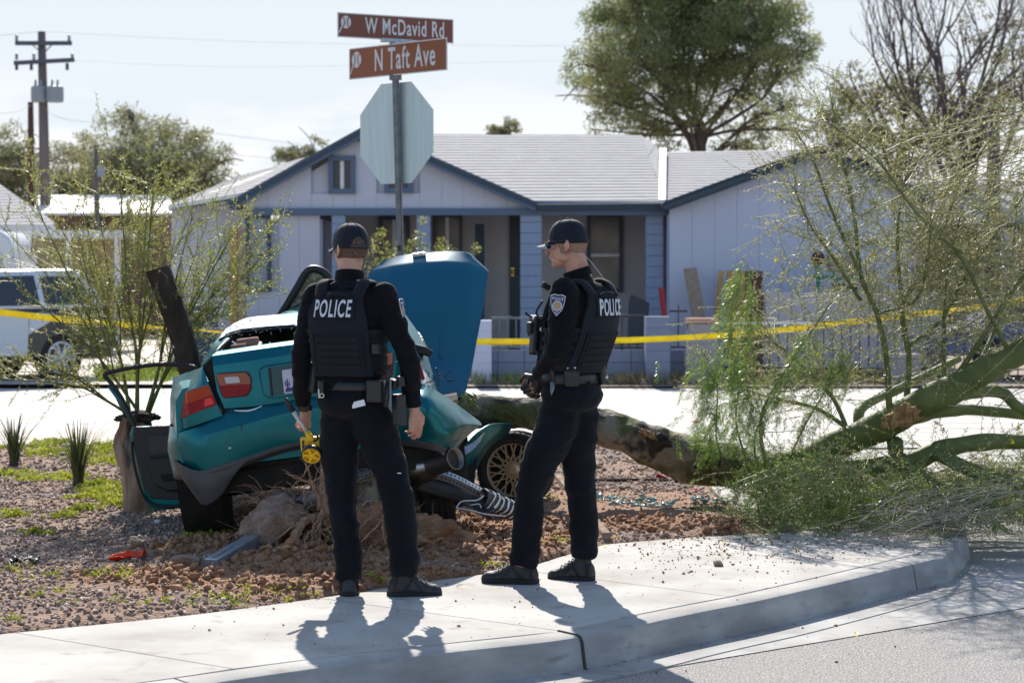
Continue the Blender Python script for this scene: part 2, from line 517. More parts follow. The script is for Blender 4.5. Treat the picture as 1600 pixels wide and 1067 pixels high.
brown_sign = mat('brown_sign', (0.26, 0.075, 0.022), 0.45)
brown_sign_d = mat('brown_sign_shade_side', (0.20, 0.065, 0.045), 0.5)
sign_white = mat('sign_white', (0.66, 0.66, 0.68), 0.45)
bark_g = mat('green_bark', (0.105, 0.135, 0.035), 0.65, col2=(0.16, 0.19, 0.06), nscale=6, bump=0.25, bscale=40, bdist=0.01)
bark_trunk = mat('palo_trunk_bark', (0.095, 0.095, 0.028), 0.85, col2=(0.27, 0.225, 0.17), nscale=3.4, nmix=(0.47, 0.56), bump=1.0, bscale=26, bdist=0.035, col3=(0.045, 0.032, 0.022), n3scale=6.5, n3mix=(0.56, 0.66), detail=8)
bark_br = mat('brown_bark', (0.15, 0.085, 0.052), 0.95, col2=(0.34, 0.25, 0.19), nscale=7, bump=1.0, bscale=24, bdist=0.04, stretch=(1, 1, 0.35))
bark_dk = mat('dark_bark', (0.030, 0.022, 0.018), 0.9, col2=(0.06, 0.045, 0.036), nscale=9, bump=0.8, bscale=25, stretch=(1, 1, 0.2), bdist=0.03)
wood_raw = mat('raw_splinter', (0.42, 0.25, 0.10), 0.8, col2=(0.22, 0.11, 0.05), nscale=14, stretch=(4, 1, 1))
root_m = mat('root', (0.30, 0.16, 0.095), 0.9, col2=(0.46, 0.30, 0.20), nscale=25, bump=0.6, bscale=60)
twig_m = mat('twig', (0.20, 0.19, 0.08), 0.5, col2=(0.30, 0.28, 0.16), nscale=20, spec=0.7)
twig_pale = mat('pale_twig', (0.30, 0.26, 0.19), 0.5, col2=(0.42, 0.38, 0.30), nscale=10, spec=0.6)
leaf_pv = mat('palo_leaf', (0.27, 0.29, 0.09), 0.35, col2=(0.42, 0.40, 0.18), nscale=2.0, transl=0.6, spec=0.8)
leaf_pvg = mat('palo_leaf_green', (0.125, 0.215, 0.03), 0.35, col2=(0.25, 0.34, 0.07), nscale=3.0, transl=0.5, spec=0.9)
leaf_yel = mat('young_leaf', (0.26, 0.28, 0.06), 0.4, col2=(0.36, 0.36, 0.10), nscale=2.0, transl=0.6, spec=0.8)
leaf_pine = mat('pine_leaf', (0.17, 0.21, 0.09), 0.6, col2=(0.36, 0.37, 0.17), nscale=0.5, nmix=(0.35, 0.65), transl=0.5)
leaf_olive = mat('olive_leaf', (0.16, 0.18, 0.09), 0.6, col2=(0.34, 0.33, 0.18), nscale=0.35, nmix=(0.35, 0.65), transl=0.5)
leaf_tan = mat('dry_leaf', (0.20, 0.17, 0.08), 0.7, col2=(0.15, 0.16, 0.06), nscale=0.5, transl=0.4)
bare_m = mat('bare_branch', (0.10, 0.075, 0.075), 0.9, col2=(0.17, 0.125, 0.11), nscale=4)
wall_lav = mat('lavender_siding', (0.56, 0.565, 0.65), 0.85, col2=(0.60, 0.605, 0.69), nscale=0.8, bump=0.1)
wall_blue = mat('blue_block', (0.26, 0.33, 0.47), 0.85, col2=(0.29, 0.36, 0.50), nscale=2)
wall_gar = mat('garage_siding', (0.54, 0.57, 0.70), 0.85, col2=(0.58, 0.61, 0.74), nscale=0.6)
trim_b = mat('slate_trim', (0.11, 0.155, 0.24), 0.7)
trim_d = mat('dark_trim', (0.045, 0.07, 0.10), 0.7)
porch_m = mat('porch_wall', (0.52, 0.48, 0.48), 0.85, col2=(0.46, 0.43, 0.44), nscale=1.2)
shingle = mat('shingle', (0.33, 0.32, 0.325), 0.9, col2=(0.42, 0.41, 0.415), nscale=5, stretch=(0.5, 3, 3), bump=0.5, bscale=40)
white_p = mat('white_paint', (0.75, 0.75, 0.76), 0.6)
win_dark = mat('window_pane', (0.035, 0.04, 0.05), 0.1)
win_warm = mat('window_warm_pane', (0.24, 0.20, 0.17), 0.25, col2=(0.12, 0.10, 0.09), nscale=2)
frame_dk = mat('dark_frame', (0.035, 0.045, 0.06), 0.5)
brass = mat('brass', (0.75, 0.52, 0.18), 0.3, 0.9)
lumber = mat('lumber', (0.40, 0.21, 0.08), 0.8, col2=(0.55, 0.33, 0.12), nscale=2, stretch=(6, 6, 0.5))
lumber2 = mat('weathered_plank', (0.36, 0.27, 0.20), 0.85, col2=(0.28, 0.20, 0.14), nscale=4, stretch=(5, 5, 0.5))
block_m = mat('grey_block', (0.28, 0.26, 0.27), 0.9, col2=(0.34, 0.32, 0.33), nscale=2, bump=0.3)
cap_pink = mat('pink_block_cap', (0.50, 0.28, 0.22), 0.85)
wall_low = mat('low_wall_paint', (0.20, 0.23, 0.32), 0.9, col2=(0.23, 0.26, 0.35), nscale=1.5)
iron = mat('wrought_iron', (0.03, 0.035, 0.05), 0.6)
tank_w = mat('rv_siding', (0.50, 0.46, 0.48), 0.6)
tan_wall = mat('tan_wall', (0.36, 0.28, 0.19), 0.9, col2=(0.42, 0.33, 0.23), nscale=0.8)
brown_wall = mat('brown_wall', (0.22, 0.14, 0.10), 0.9)
pole_m = mat('pole_wood', (0.16, 0.13, 0.12), 0.9, col2=(0.22, 0.18, 0.16), nscale=2, stretch=(4, 4, 0.3))
pole_red = mat('rusty_pole', (0.13, 0.055, 0.045), 0.9)
pole_dk = mat('crossarm', (0.10, 0.11, 0.14), 0.85)
trafo = mat('transformer', (0.30, 0.33, 0.37), 0.5)
wire_m = mat('wire', (0.40, 0.42, 0.46), 0.6)
suv_w = mat('suv_white', (0.62, 0.66, 0.72), 0.25, coat=0.8)
suv_k = mat('suv_black', (0.012, 0.014, 0.022), 0.25, coat=0.8)
red_m = mat('red_plastic', (0.55, 0.03, 0.03), 0.4)
green_m = mat('green_paint', (0.03, 0.22, 0.14), 0.6)
blue_car_m = mat('blue_car_paint', (0.03, 0.07, 0.20), 0.3, coat=0.8)
grass_far = mat('far_grass', (0.16, 0.24, 0.03), 0.8, col2=(0.30, 0.33, 0.05), nscale=2, transl=0.3)
debris_teal = mat('glass_debris', (0.25, 0.42, 0.42), 0.2, coat=0.5)

scuff_m = mat('rubber_scuff', (0.10, 0.10, 0.105), 0.9)
# ================================================================== SETTING
def sheet(name, pts, z, m, parent=None):
    vs = [(p[0], p[1], z) for p in pts]
    me = mesh_np(name, vs, [tuple(range(len(vs)))])
    if me.polygons[0].normal.z < 0: me.flip_normals()
    return link(name, me, m, parent, kind='structure')

sheet('ground', [(-1500, -60), (1500, -60), (1500, 2500), (-1500, 2500)], -0.20, far_dirt)
sheet('near_road', [(-30, -20), (60, -20), (60, 20.0), (-30, 20.0)], -0.1465, asphalt)
sheet('far_road', [(-90, 19.7), (90, 19.7), (90, 30.4), (-90, 30.4)], -0.125, far_asphalt)
sheet('far_pavement', [(-90, 18.6), (-1.3, 18.6), (-1.3, 20.6), (-90, 20.6)], -0.02, far_conc)
sheet('driveway', [(-16, 30.3), (-4.6, 30.3), (-4.6, 52), (-16, 52)], -0.06, far_conc)
sheet('far_yard', [(-90, 30.3), (90, 30.3), (90, 120), (-90, 120)], -0.09, far_dirt)

# ---- slabs of the corner pavement, between tooled joints
def gp(p): return G(p[0], p[1], 0.0) if len(p) == 2 else Vector((p[1], p[2], 0))
Wp = lambda x, y: ('w', x, y)
SLABS = [
    ([(-900, 1210), (-200, 1122), (225, 1066), (366, 1045)], [(-900, 1075), (-400, 1032), (22, 988)]),
    ([(366, 1045), (600, 1016), (880, 986)], [(22, 988), (300, 960), (497, 934)]),
    ([(880, 986), (1012, 957), (1142, 932)], [(497, 934), (690, 905), (812, 890)]),
    ([(1142, 932), (1260, 906), (1370, 880)], [(812, 890), (880, 868), (945, 850)]),
    ([(1370, 880), (1410, 871), Wp(2.36, 11.3)], [(945, 850), (1100, 838), (1250, 831)]),
    ([Wp(2.36, 11.3), Wp(2.61, 11.9), Wp(2.73, 12.7), Wp(2.78, 13.6), Wp(2.80, 16), Wp(2.85, 18.6)], [(1250, 831), Wp(1.5, 13.6), Wp(1.5, 16), Wp(1.5, 18.6)]),
]
def resamp(P, n):
    P = catmull(P, 8); d = [0]
    for a, b in zip(P, P[1:]): d.append(d[-1] + (b - a).length)
    out = []
    for i in range(n):
        t = d[-1] * i / (n - 1); k = 0
        while k < len(d) - 2 and d[k + 1] < t: k += 1
        out.append(P[k].lerp(P[k + 1], (t - d[k]) / max(1e-9, d[k + 1] - d[k])))
    return out
pav = thing('pavement', (0, 0, 0), None, None); pav['kind'] = 'structure'
curbline = []
backline = []
for fr, bk in SLABS:
    F_ = resamp([gp(p) for p in fr], 12); B_ = resamp([gp(p) for p in bk], 12)
    curbline += F_ if not curbline else F_[1:]
    backline += B_ if not backline else B_[1:]
    gap = 0.008
    F2 = list(F_); B2 = list(B_)
    F2[0] = F_[0] + (F_[1] - F_[0]).normalized() * gap; B2[0] = B_[0] + (B_[1] - B_[0]).normalized() * gap
    mb = MB()
    top = []; 
    for a, b in zip(F2, B2):
        d = (b - a).normalized()
        a2 = a + d * gap
        e = 0.006
        top.append([Vector((a2.x, a2.y, -0.09)), Vector((a2.x, a2.y, -e)), a2 + d * e, b - d * e, Vector((b.x, b.y, -e)), Vector((b.x, b.y, -0.09))])
    mb.rings(top, closed=True, cap=True)
    mb.build('pavement_slab', concrete, pav, fixn=True)

# ---- curb and gutter, poured in pieces
def offset_path(P, d):
    out = []
    for i, p in enumerate(P):
        t = (P[min(i + 1, len(P) - 1)] - P[max(i - 1, 0)]).normalized()
        out.append(p + Vector((t.y, -t.x, 0)) * d)
    return out
curb = thing('curb', (0, 0, 0), None, None); curb['kind'] = 'structure'
prof = [(0.0, -0.12), (0.0, -0.002), (0.004, 0.0), (0.125, -0.002), (0.142, -0.008), (0.153, -0.026), (0.175, -0.142), (0.19, -0.146), (0.40, -0.138), (0.405, -0.2)]
cl = catmull(curbline[::3] + [curbline[-1]], 3)
offs = [(offset_path(cl, d), z) for d, z in prof]
def near_i(px, py):
    g = G(px, py); return min(range(len(cl)), key=lambda i: (cl[i] - g).length)
cuts = [0, near_i(300, 1056), near_i(880, 986), near_i(1385, 877), len(cl) - 1]
for a, b in zip(cuts, cuts[1:]):
    mb = MB(); rg = []
    idx = list(range(a, b + 1))
    for j, i in enumerate(idx):
        pts = [Vector((o[i].x, o[i].y, z)) for o, z in offs]
        if j == 0 and a > 0:
            nx = [Vector((o[i + 1].x, o[i + 1].y, z)) for o, z in offs]
            pts = [p + (q - p).normalized() * 0.012 for p, q in zip(pts, nx)]
        rg.append(pts)
    mb.rings(rg, closed=True, cap=True)
    mb.build('curb_piece', curb_concrete, curb, fixn=True, angle=35)

sheet('gutter_apron', [(.02, 8.70), (.35, 8.37), (2.63, 10.2), (6, 12.9), (9, 15.4), (9, 19.9), (2.6, 19.9), (2.6, 11.5), (1.4, 9.9)], -0.1425, curb_concrete)
# black crack sealant in the expansion joint
i0 = cuts[2]
mb = MB()
pp = [Vector((o[i0].x, o[i0].y, z)) for o, z in offs[2:8]]
mb.tube([p + Vector((0.0, -0.0005, -0.001)) for p in pp], 0.0085, 6)
mb.build('joint_sealant', joint_dark, curb)
# scuffs of tyre rubber on the curb
# ------------------------------------------------------------------ landscaped bed
bx = np.array([p.x for p in backline]); by = np.array([p.y for p in backline])
order = np.argsort(bx)
def yback(x):
    if x > 1.45: return 30.0 if x < 3 else 30
    sel = bx <= 1.6
    return float(np.interp(x, np.sort(bx[sel & (by < 14)]), by[sel & (by < 14)][np.argsort(bx[sel & (by < 14)])]))
MOUNDS = [  # px, py, radius x (m), radius y, height, clay
    (330, 912, 0.55, 0.22, 0.055, 1.0), (250, 905, 0.35, 0.15, 0.05, 1.0), (400, 915, 0.35, 0.2, 0.06, 1.0), (480, 888, 0.5, 0.35, 0.09, 1.0),
    (470, 862, 0.4, 0.3, 0.10, 1.0), (700, 868, 0.6, 0.35, 0.07, 1.0), (620, 858, 0.45, 0.35, 0.10, 1.0), (760, 845, 0.5, 0.4, 0.05, 1.0),
    (360, 862, 0.5, 0.25, 0.06, 1.0), (420, 930, 0.5, 0.18, 0.04, 0.9), (560, 915, 0.7, 0.25, 0.05, 1.0), (740, 815, 0.7, 0.4, 0.05, 0.9),
    (900, 790, 0.9, 0.7, 0.03, 0.8), (1040, 815, 1.0, 0.5, 0.03, 0.9), (680, 905, 0.5, 0.16, 0.035, 0.9), (180, 905, 0.3, 0.1, 0.025, 0.7),
    (560, 810, 0.8, 0.6, 0.12, 1.0), (1150, 825, 0.9, 0.3, 0.03, 0.9)]
MG = [(G(a, b), rx, ry, h, c) for a, b, rx, ry, h, c in MOUNDS]
def bed(x, y):
    h = 0.010 + 0.016 * fbm(x * 1.1, y * 1.1, 3, 3) + 0.010 * fbm(x * 9, y * 9, 7, 3)
    clay = 0.0; mh = 0.0
    for g, rx, ry, hh, c in MG:
        d = ((x - g.x) / rx) ** 2 + ((y - g.y) / ry) ** 2
        if d < 5:
            e = math.exp(-d); mh = max(mh, hh * e); clay = max(clay, c * min(1, 2.6 * e))
    clay = max(0, min(1, clay * 1.3 + 0.35 * fbm(x * 3, y * 3, 1, 3) - 0.25))
    if mh > 0.004:
        h += mh * (1 + 0.55 * fbm(x * 5, y * 5, 2, 4)) + min(1, mh / 0.05) * (0.030 * abs(fbm(x * 14, y * 14, 5, 4)) - 0.006)
    e = y - yback(x)
    if e < 0.0: return -0.04, clay
    h *= min(1, e / 0.10) ; h -= 0.012 * (1 - min(1, e / 0.08))
    if y > 18.2: h = h * 0.3 - 0.01
    return h, clay
def grid_axis(a, b, fa, fb, fine, coarse):
    out = []; x = a
    while x < b:
        out.append(x); x += fine if fa <= x <= fb else coarse
    out.append(b); return out
xs = grid_axis(-13.0, 2.0, -3.4, 1.5, 0.024, 0.09)
ys = grid_axis(6.4, 18.65, 8.7, 11.9, 0.024, 0.07)
V = []; CL = []
for y in ys:
    for x in xs:
        h, c = bed(x, y); V.append((x, y, h)); CL.append(c)
nx = len(xs); ny = len(ys)
ii = np.arange(nx - 1)[None, :]; jj = np.arange(ny - 1)[:, None]
Fb = np.stack([jj * nx + ii, jj * nx + ii + 1, (jj + 1) * nx + ii + 1, (jj + 1) * nx + ii], -1).reshape(-1, 4)
VA = np.array(V); fc = VA[Fb].mean(1)
yb = np.array([yback(x) for x in fc[:, 0]]); keep = (fc[:, 1] > yb - 0.30) | (fc[:, 0] > 1.44) & (fc[:, 1] > 12.0)
Fb = Fb[keep]
me = mesh_np('planting_bed', VA, Fb, True)
at = me.attributes.new('clay', 'FLOAT', 'POINT'); at.data.foreach_set('value', CL)
bm_ = soil.copy(); bm_.name = 'bed_soil'
N = bm_.node_tree.nodes; L = bm_.node_tree.links
p = N['Principled BSDF']; src = p.inputs['Base Color'].links[0].from_socket
an = N.new('ShaderNodeAttribute'); an.attribute_name = 'clay'
nn = N.new('ShaderNodeTexNoise'); nn.inputs['Scale'].default_value = 7; nn.inputs['Detail'].default_value = 6
rr = N.new('ShaderNodeValToRGB'); rr.color_ramp.elements[0].position = .35; rr.color_ramp.elements[1].position = .68
rr.color_ramp.elements[0].color = (0.21, 0.105, 0.060, 1); rr.color_ramp.elements[1].color = (0.37, 0.205, 0.125, 1)
mx = N.new('ShaderNodeMixRGB')
L.new(nn.outputs['Fac'], rr.inputs[0]); L.new(an.outputs['Fac'], mx.inputs[0]); L.new(src, mx.inputs[1]); L.new(rr.outputs[0], mx.inputs[2]); L.new(mx.outputs[0], p.inputs['Base Color'])
link('planting_bed', me, bm_, kind='structure')

def hgt(x, y): return bed(x, y)[0]

# scattered angular stones as real geometry
OCT = np.array([(1, 0, 0), (-1, 0, 0), (0, 1, 0), (0, -1, 0), (0, 0, 1), (0, 0, -1)], float)
OF = np.array([(0, 2, 4), (2, 1, 4), (1, 3, 4), (3, 0, 4), (2, 0, 5), (1, 2, 5), (3, 1, 5), (0, 3, 5)])
def stones(name, pts, smin, smax, m, flat=0.6, power=2.0, kind='stuff', label=None, lift=0.25):
    n = len(pts); P = np.array(pts)
    s = smin + (smax - smin) * rng.random(n) ** power
    sc = s[:, None] * (0.6 + 0.8 * rng.random((n, 3))); sc[:, 2] *= flat
    V = OCT[None] * sc[:, None, :] * (0.75 + 0.5 * rng.random((n, 6, 1)))
    q = rng.normal(size=(n, 4)); q[:, 0] += 2.0; q /= np.linalg.norm(q, axis=1, keepdims=True)
    w, x, y, z = q.T
    R = np.stack([np.stack([1 - 2 * (y * y + z * z), 2 * (x * y - z * w), 2 * (x * z + y * w)], -1),
                  np.stack([2 * (x * y + z * w), 1 - 2 * (x * x + z * z), 2 * (y * z - x * w)], -1),
                  np.stack([2 * (x * z - y * w), 2 * (y * z + x * w), 1 - 2 * (x * x + y * y)], -1)], 1)
    V = np.einsum('nij,nkj->nki', R, V)
    P[:, 2] += s * lift
    V = (V + P[:, None, :]).reshape(-1, 3)
    F = (OF[None] + (np.arange(n) * 6)[:, None, None]).reshape(-1, 3)
    o = link(name, mesh_np(name, V, F), m, kind=kind)
    if label: tag(o, label, 'gravel')
    return o
def scat(n, x0, x1, y0, y1, cond=None):
    out = []
    while len(out) < n:
        x = random.uniform(x0, x1); y = random.uniform(y0, y1)
        if y < yback(x) + 0.02: continue
        h, c = bed(x, y)
        if cond and not cond(x, y, c): continue
        out.append((x, y, h))
    return out
stones('gravel', scat(19000, -4.2, 1.4, 8.6, 15.5, lambda x, y, c: random.random() > c * 0.9), 0.006, 0.022, gravel_m, label='dark purplish crushed gravel covering the planting bed beside the pavement')
stones('pale_gravel', scat(5000, -4.2, 1.4, 8.6, 15.5, lambda x, y, c: random.random() > c * 0.8), 0.005, 0.017, gravel_l, label='pale pinkish stones mixed into the gravel of the planting bed')
stones('distant_gravel', scat(5000, -6.5, 1.4, 15.5, 18.6), 0.012, 0.03, gravel_m, label='gravel at the far edge of the planting bed by the street')
stones('soil_clods', scat(6500, -3.2, 1.4, 8.9, 12.6, lambda x, y, c: random.random() < c * c), 0.006, 0.036, clod_m, flat=0.75, power=3.5, label='reddish clods of torn up earth around the crashed car')
EDX = [0, 300, 600, 900, 1150, 1420, 1520, 1700]; EDY = [1110, 1064, 1026, 984, 938, 878, 856, 800]
# crumbs thrown over the pavement
pts = []
while len(pts) < 900:
    px = random.gauss(1150, 150); py = 840 + abs(random.gauss(0, 26))
    if px < 950 or px > 1480 or py > 985 - (px - 880) * 0.22: continue
    if py > np.interp(px, EDX, EDY): continue
    g = G(px, py); pts.append((g.x, g.y, 0.001))
for _ in range(160):
    px = random.uniform(300, 1350); py = random.uniform(900, 1010)
    g = G(px, py)
    if g.y > yback(g.x) and g.x < 1.4 or py > np.interp(px, EDX, EDY): continue
    pts.append((g.x, g.y, 0.001))
stones('soil_crumbs', pts, 0.0025, 0.011, clod_m, power=3.0, label='dark crumbs of soil thrown across the pavement slabs')

# single stones
def rock(name, px, py, r, m, label, sq=(1, 1, 1), z=None, seed=1, cat='rock', rotz=0.0):
    g = G(px, py); gz = hgt(g.x, g.y) if z is None else z
    mb = MB().ell((0, 0, 0), (r * sq[0], r * sq[1], r * sq[2]), nu=18, nv=12)
    R = Matrix.Rotation(rotz, 3, 'Z')
    vs = []
    for v in mb.v:
        v = Vector(v); k = 1 + 0.30 * fbm(v.x / r * 1.3 + seed, v.y / r * 1.3, v.z / r * 1.3, 4)
        # square up the lump
        u = Vector([math.copysign(abs(c / (r * q)) ** 0.75, c) * r * q for c, q in zip(v, sq)])
        vs.append(R @ (u * k))
    mb.v = [tuple(v) for v in vs]
    me = mb.mesh(name)
    o = link(name, me, m); o.location = (g.x, g.y, gz + r * sq[2] * 0.55)
    return tag(o, label, cat)
rock('stone', 1122, 884, 0.026, rock_m, 'small grey brown stone lying alone on the pavement slab right of the officers', (1, .8, .75), 0.0, 3)
rock('concrete_chunk', 286, 890, 0.090, rock_m, 'flat pinkish concrete chunk lying left of the steel post stub', (1.05, .7, .42), None, 9)
for i, (px, py, r, lab) in enumerate([(965, 855, .02, 'small brown stone where the soil meets the pavement'), (800, 862, .03, 'rounded clod at the foot of the second officer'),
        (655, 848, .035, 'pale round stone in the turned soil behind the first officer'), (1215, 842, .018, 'dark pebble at the edge of the fallen foliage'),
        (246, 822, .02, 'small white rock beside the shadowed tree stump')]):
    rock('stone', px, py, r, rock_m if i != 4 else white_p, lab, (1, .8, .7), None if px < 1000 else 0.0, 20 + i)

# edging bar beside the second officer's rear leg
mb = MB(); a = G(872, 752, 0.0); b = G(948, 846, 0.0)
mb.bar(a + Vector((0, 0, .03)), b + Vector((0, 0, .03)), 0.05, 0.05)
tag(mb.build('edging_strip', rock_m, None, bevel=0.006), 'narrow pinkish concrete edging strip running behind the second officer', 'edging')
mb = MB(); mb.tube(catmull([G(880, 752, .015), G(1000, 750, .02), G(1080, 753, .02), G(1110, 757, .01)], 6), 0.016, 6)
tag(mb.build('fallen_stick', bark_dk, None), 'thin dark stick lying across the pale gravel under the fallen trunk', 'stick')

# ---- weeds
def weed_patch(name, spots, m, label, n=60, size=0.018, flowers=0):
    C = []; D = []; L_ = []; Wd = []
    for (px, py, rx, ry, dens) in spots:
        g = G(px, py)
        for _ in range(int(n * dens)):
            x = g.x + random.gauss(0, rx * .5); y = g.y + random.gauss(0, ry * .5)
            if y < yback(x) - 0.01 and x < 1.4: continue
            h = hgt(x, y)
            nl = random.randint(5, 10); hh = random.uniform(0.008, 0.045)
            for _ in range(nl):
                a = random.uniform(0, 2 * pi)
                C.append((x + random.gauss(0, .008), y + random.gauss(0, .008), h + random.uniform(0.002, hh)))
                D.append((cos(a), sin(a), random.uniform(0.0, 1.4))); s = size * random.uniform(.6, 1.5)
                L_.append(s); Wd.append(s * random.uniform(.3, .6))
    V, F = leaf_arrays(np.array(C), np.array(D), L_, Wd)
    return tag(link(name, mesh_np(name, V, F), m), label, 'weeds', kind='stuff')
weed_patch('weeds', [(165, 700, .32, .55, 1.0), (178, 725, .22, .4, .8), (140, 712, .25, .4, .8), (70, 712, .22, .3, .6), (60, 752, .25, .2, .35), (172, 770, .20, .22, .9), (150, 782, .18, .16, .7), (188, 792, .14, .12, .5), (20, 742, .2, .2, .3),
    (110, 748, .16, .2, .4), (22, 808, .10, .08, .2), (85, 692, .2, .3, .5), (130, 800, .10, .08, .2), (100, 812, .1, .06, .15), (60, 838, .1, .05, .1), (340, 845, .16, .05, .35), (300, 852, .12, .05, .2), (155, 760, .14, .14, .4), (40, 700, .3, .3, .5)], grass_m,
    'bright lime green low weeds spreading over the gravel left of the stump', n=210, size=0.026)
weed_patch('weed_tufts', [(175, 912, .12, .04, .5), (75, 910, .2, .05, .6), (10, 895, .2, .08, .6), (70, 935, .15, .03, .4), (240, 948, .5, .03, .5), (340, 948, .5, .03, .7),
    (400, 940, .5, .03, .7), (455, 934, .3, .03, .5), (590, 917, .12, .02, .4), (868, 856, .07, .06, .6), (868, 790, .08, .1, .4), (10, 975, .2, .03, .5), (180, 915, .1, .05, .3),
    (775, 890, .1, .02, .25)], grass_m, 'small pale green grass tufts along the back edge of the pavement', n=26, size=0.020)
# fallen yellow blossoms
C = []; D = []
for px, py in [(404, 876), (382, 877), (206, 921), (432, 928), (455, 880), (870, 838), (810, 1005), (855, 1012), (1340, 996), (1590, 965), (1182, 852), (1130, 848), (1090, 838), (1200, 838),
               (1240, 862), (1245, 858), (1264, 858), (1450, 850), (1468, 848), (1556, 850), (1015, 822), (1000, 818), (1180, 985), (1338, 991), (1560, 880), (1515, 902), (1500, 900), (945, 855), (1352, 842), (960, 842)]:
    g = G(px, py, -0.14 if py > np.interp(px, EDX, EDY) else 0)
    z = hgt(g.x, g.y) if g.x < 1.4 and g.y > yback(g.x) else g.z
    for k in range(4):
        a = random.uniform(0, 6.3); C.append((g.x, g.y, z + .006)); D.append((cos(a), sin(a), .3))
V, F = leaf_arrays(np.array(C), np.array(D), 0.014, 0.010)
tag(link('fallen_blossoms', mesh_np('fallen_blossoms', V, F), yellow_fl), 'tiny yellow blossoms scattered over pavement, gutter and soil', 'blossoms', kind='stuff')
# grit and leaf litter in the gutter
pts = []
for _ in range(420):
    i = random.randrange(len(cl) // 4, int(len(cl) * .85)); d = abs(random.gauss(0.2, .07))
    t = (cl[min(i + 1, len(cl) - 1)] - cl[i]).normalized() if i < len(cl) - 1 else Vector((0, 1, 0))
    q = cl[i] + Vector((t.y, -t.x, 0)) * (d if random.random() < .8 else random.uniform(.4, .9)) + t * random.uniform(-.05, .05)
    pts.append((q.x, q.y, -0.144))
stones('gutter_grit', pts, 0.002, 0.009, clod_m, power=2.5, label='dark grit and leaf bits collected in the gutter along the curb')

# dark rubber scuffs on the curb face and top, thin and irregular
def scuff(px, py, w, h, z, label):
    g = G(px, py, z); mb = MB(); 
    i = min(range(len(cl)), key=lambda k: (cl[k] - g).length); t = (cl[min(i + 1, len(cl) - 1)] - cl[max(0, i - 1)]).normalized(); n = Vector((t.y, -t.x, 0))
    base = cl[i] + t * (g - cl[i]).dot(t)
    for k in range(7):
        a = random.uniform(-w, w); b = random.uniform(-h, h) * .5; q = base + n * (.1575 - (b - .045) * .13) + t * a + Vector((0, 0, -.06 + b))
        L_ = random.uniform(.02, .06); hh = random.uniform(.002, .006); up = Vector((-n.x * .13, -n.y * .13, 1)).normalized()
        mb.add([q - t * L_, q + up * hh * .6, q + t * L_ * .9, q - up * hh], [(0, 1, 2, 3)])
    return tag(mb.build('curb_scuff', scuff_m, None, kind='stuff'), label, 'scuff')
# ================================================================== HOUSE ACROSS THE STREET
YH = 37.0
house = thing('house', W(750, 560, YH), 'lavender grey single storey house with slate trim, front gable and porch behind the officers', 'house')
def quad_prism(mb, pts, dy, m=0): return mb.prism([Vector(p) for p in pts], (0, dy, 0), m)
def board_wall(x0, x1, topf, botf, Y, wdt, m, parent, th=0.04, holes=()):
    """vertical boards, each its own part; x in metres at plane Y"""
    n = max(1, round((x1 - x0) / wdt)); w = (x1 - x0) / n
    for i in range(n):
        a = x0 + i * w + 0.002; b = x0 + (i + 1) * w - 0.002
        zs = [(botf((a + b) / 2), None)]
        segs = [(botf(a), botf(b), topf(a), topf(b))]
        for hx0, hx1, hz0, hz1 in holes:
            if a < hx1 - 0.02 and b > hx0 + 0.02:
                out = []
                for s in segs:
                    if hz0 > s[0] + .01: out.append((s[0], s[1], hz0, hz0))
                    if hz1 < min(s[2], s[3]): out.append((hz1, hz1, s[2], s[3]))
                segs = out
        for z0a, z0b, z1a, z1b in segs:
            mb = MB(); mb.prism([Vector((a, Y, z0a)), Vector((b, Y, z0b)), Vector((b, Y, z1b)), Vector((a, Y, z1a))], (0, th, 0))
            mb.build('siding_board', m, parent)
    # backing
def fx(px, Y=YH): return W(px, 435, Y).x
def fz(py, Y=YH): return W(800, py, Y).z
def lin(xa, za, xb, zb): return lambda x: za + (zb - za) * (x - xa) / (xb - xa)

# --- left front gable (plane YH)
ax, az = fx(571), fz(207)
lx, lz = fx(372), fz(318); rx_, rz_ = fx(836), fz(324)
def gable_top(x): return (lin(lx, lz, ax, az)(x) if x < ax else lin(ax, az, rx_, rz_)(x)) - 0.06
zb = fz(333)
win_a = (fx(514), fx(556), fz(303), fz(244)); win_b = (fx(601), fx(646), fz(302), fz(243))
board_wall(fx(385), fx(826), gable_top, lambda x: zb, YH, 0.40, wall_lav, house, holes=(win_a, win_b))
# wall below beam at left
win_c = (fx(384), fx(424), fz(455), fz(336))
board_wall(fx(372), fx(500), lambda x: zb - 0.02, lambda x: -0.05, YH + 0.02, 0.40, wall_lav, house, holes=(win_c,))
# backing behind the boards, set back 5 cm
mb = MB(); mb.box(((fx(372) + fx(500)) / 2, YH + .115, 1.3), (fx(500) - fx(372), .08, 2.7)); 
mb.prism([Vector((fx(385), YH + .075, zb)), Vector((fx(826), YH + .075, zb)), Vector((ax, YH + .075, az - .1))], (0, .05, 0))
mb.build('wall_backing', wall_lav, house)
# gable fascias
mb = MB(); mb.bar(Vector((lx - .12, YH - .25, lz - .06)), Vector((ax, YH - .25, az)), .10, .17); f1 = mb.build('fascia_board', trim_b, house)
mb = MB(); mb.bar(Vector((ax, YH - .25, az)), Vector((rx_ + .02, YH - .25, rz_ + .0)), .10, .17); mb.build('fascia_board', trim_b, house)
# beam
mb = MB(); mb.box(((fx(395) + fx(1045)) / 2, YH - .05, zb + .02), (fx(1045) - fx(395), .16, .13)); mb.build('beam', trim_b, house)
mb = MB(); mb.box(((fx(836) + fx(1048)) / 2, YH - .22, fz(322)), (fx(1048) - fx(832), .06, .15)); mb.build('eave_board', trim_b, house)

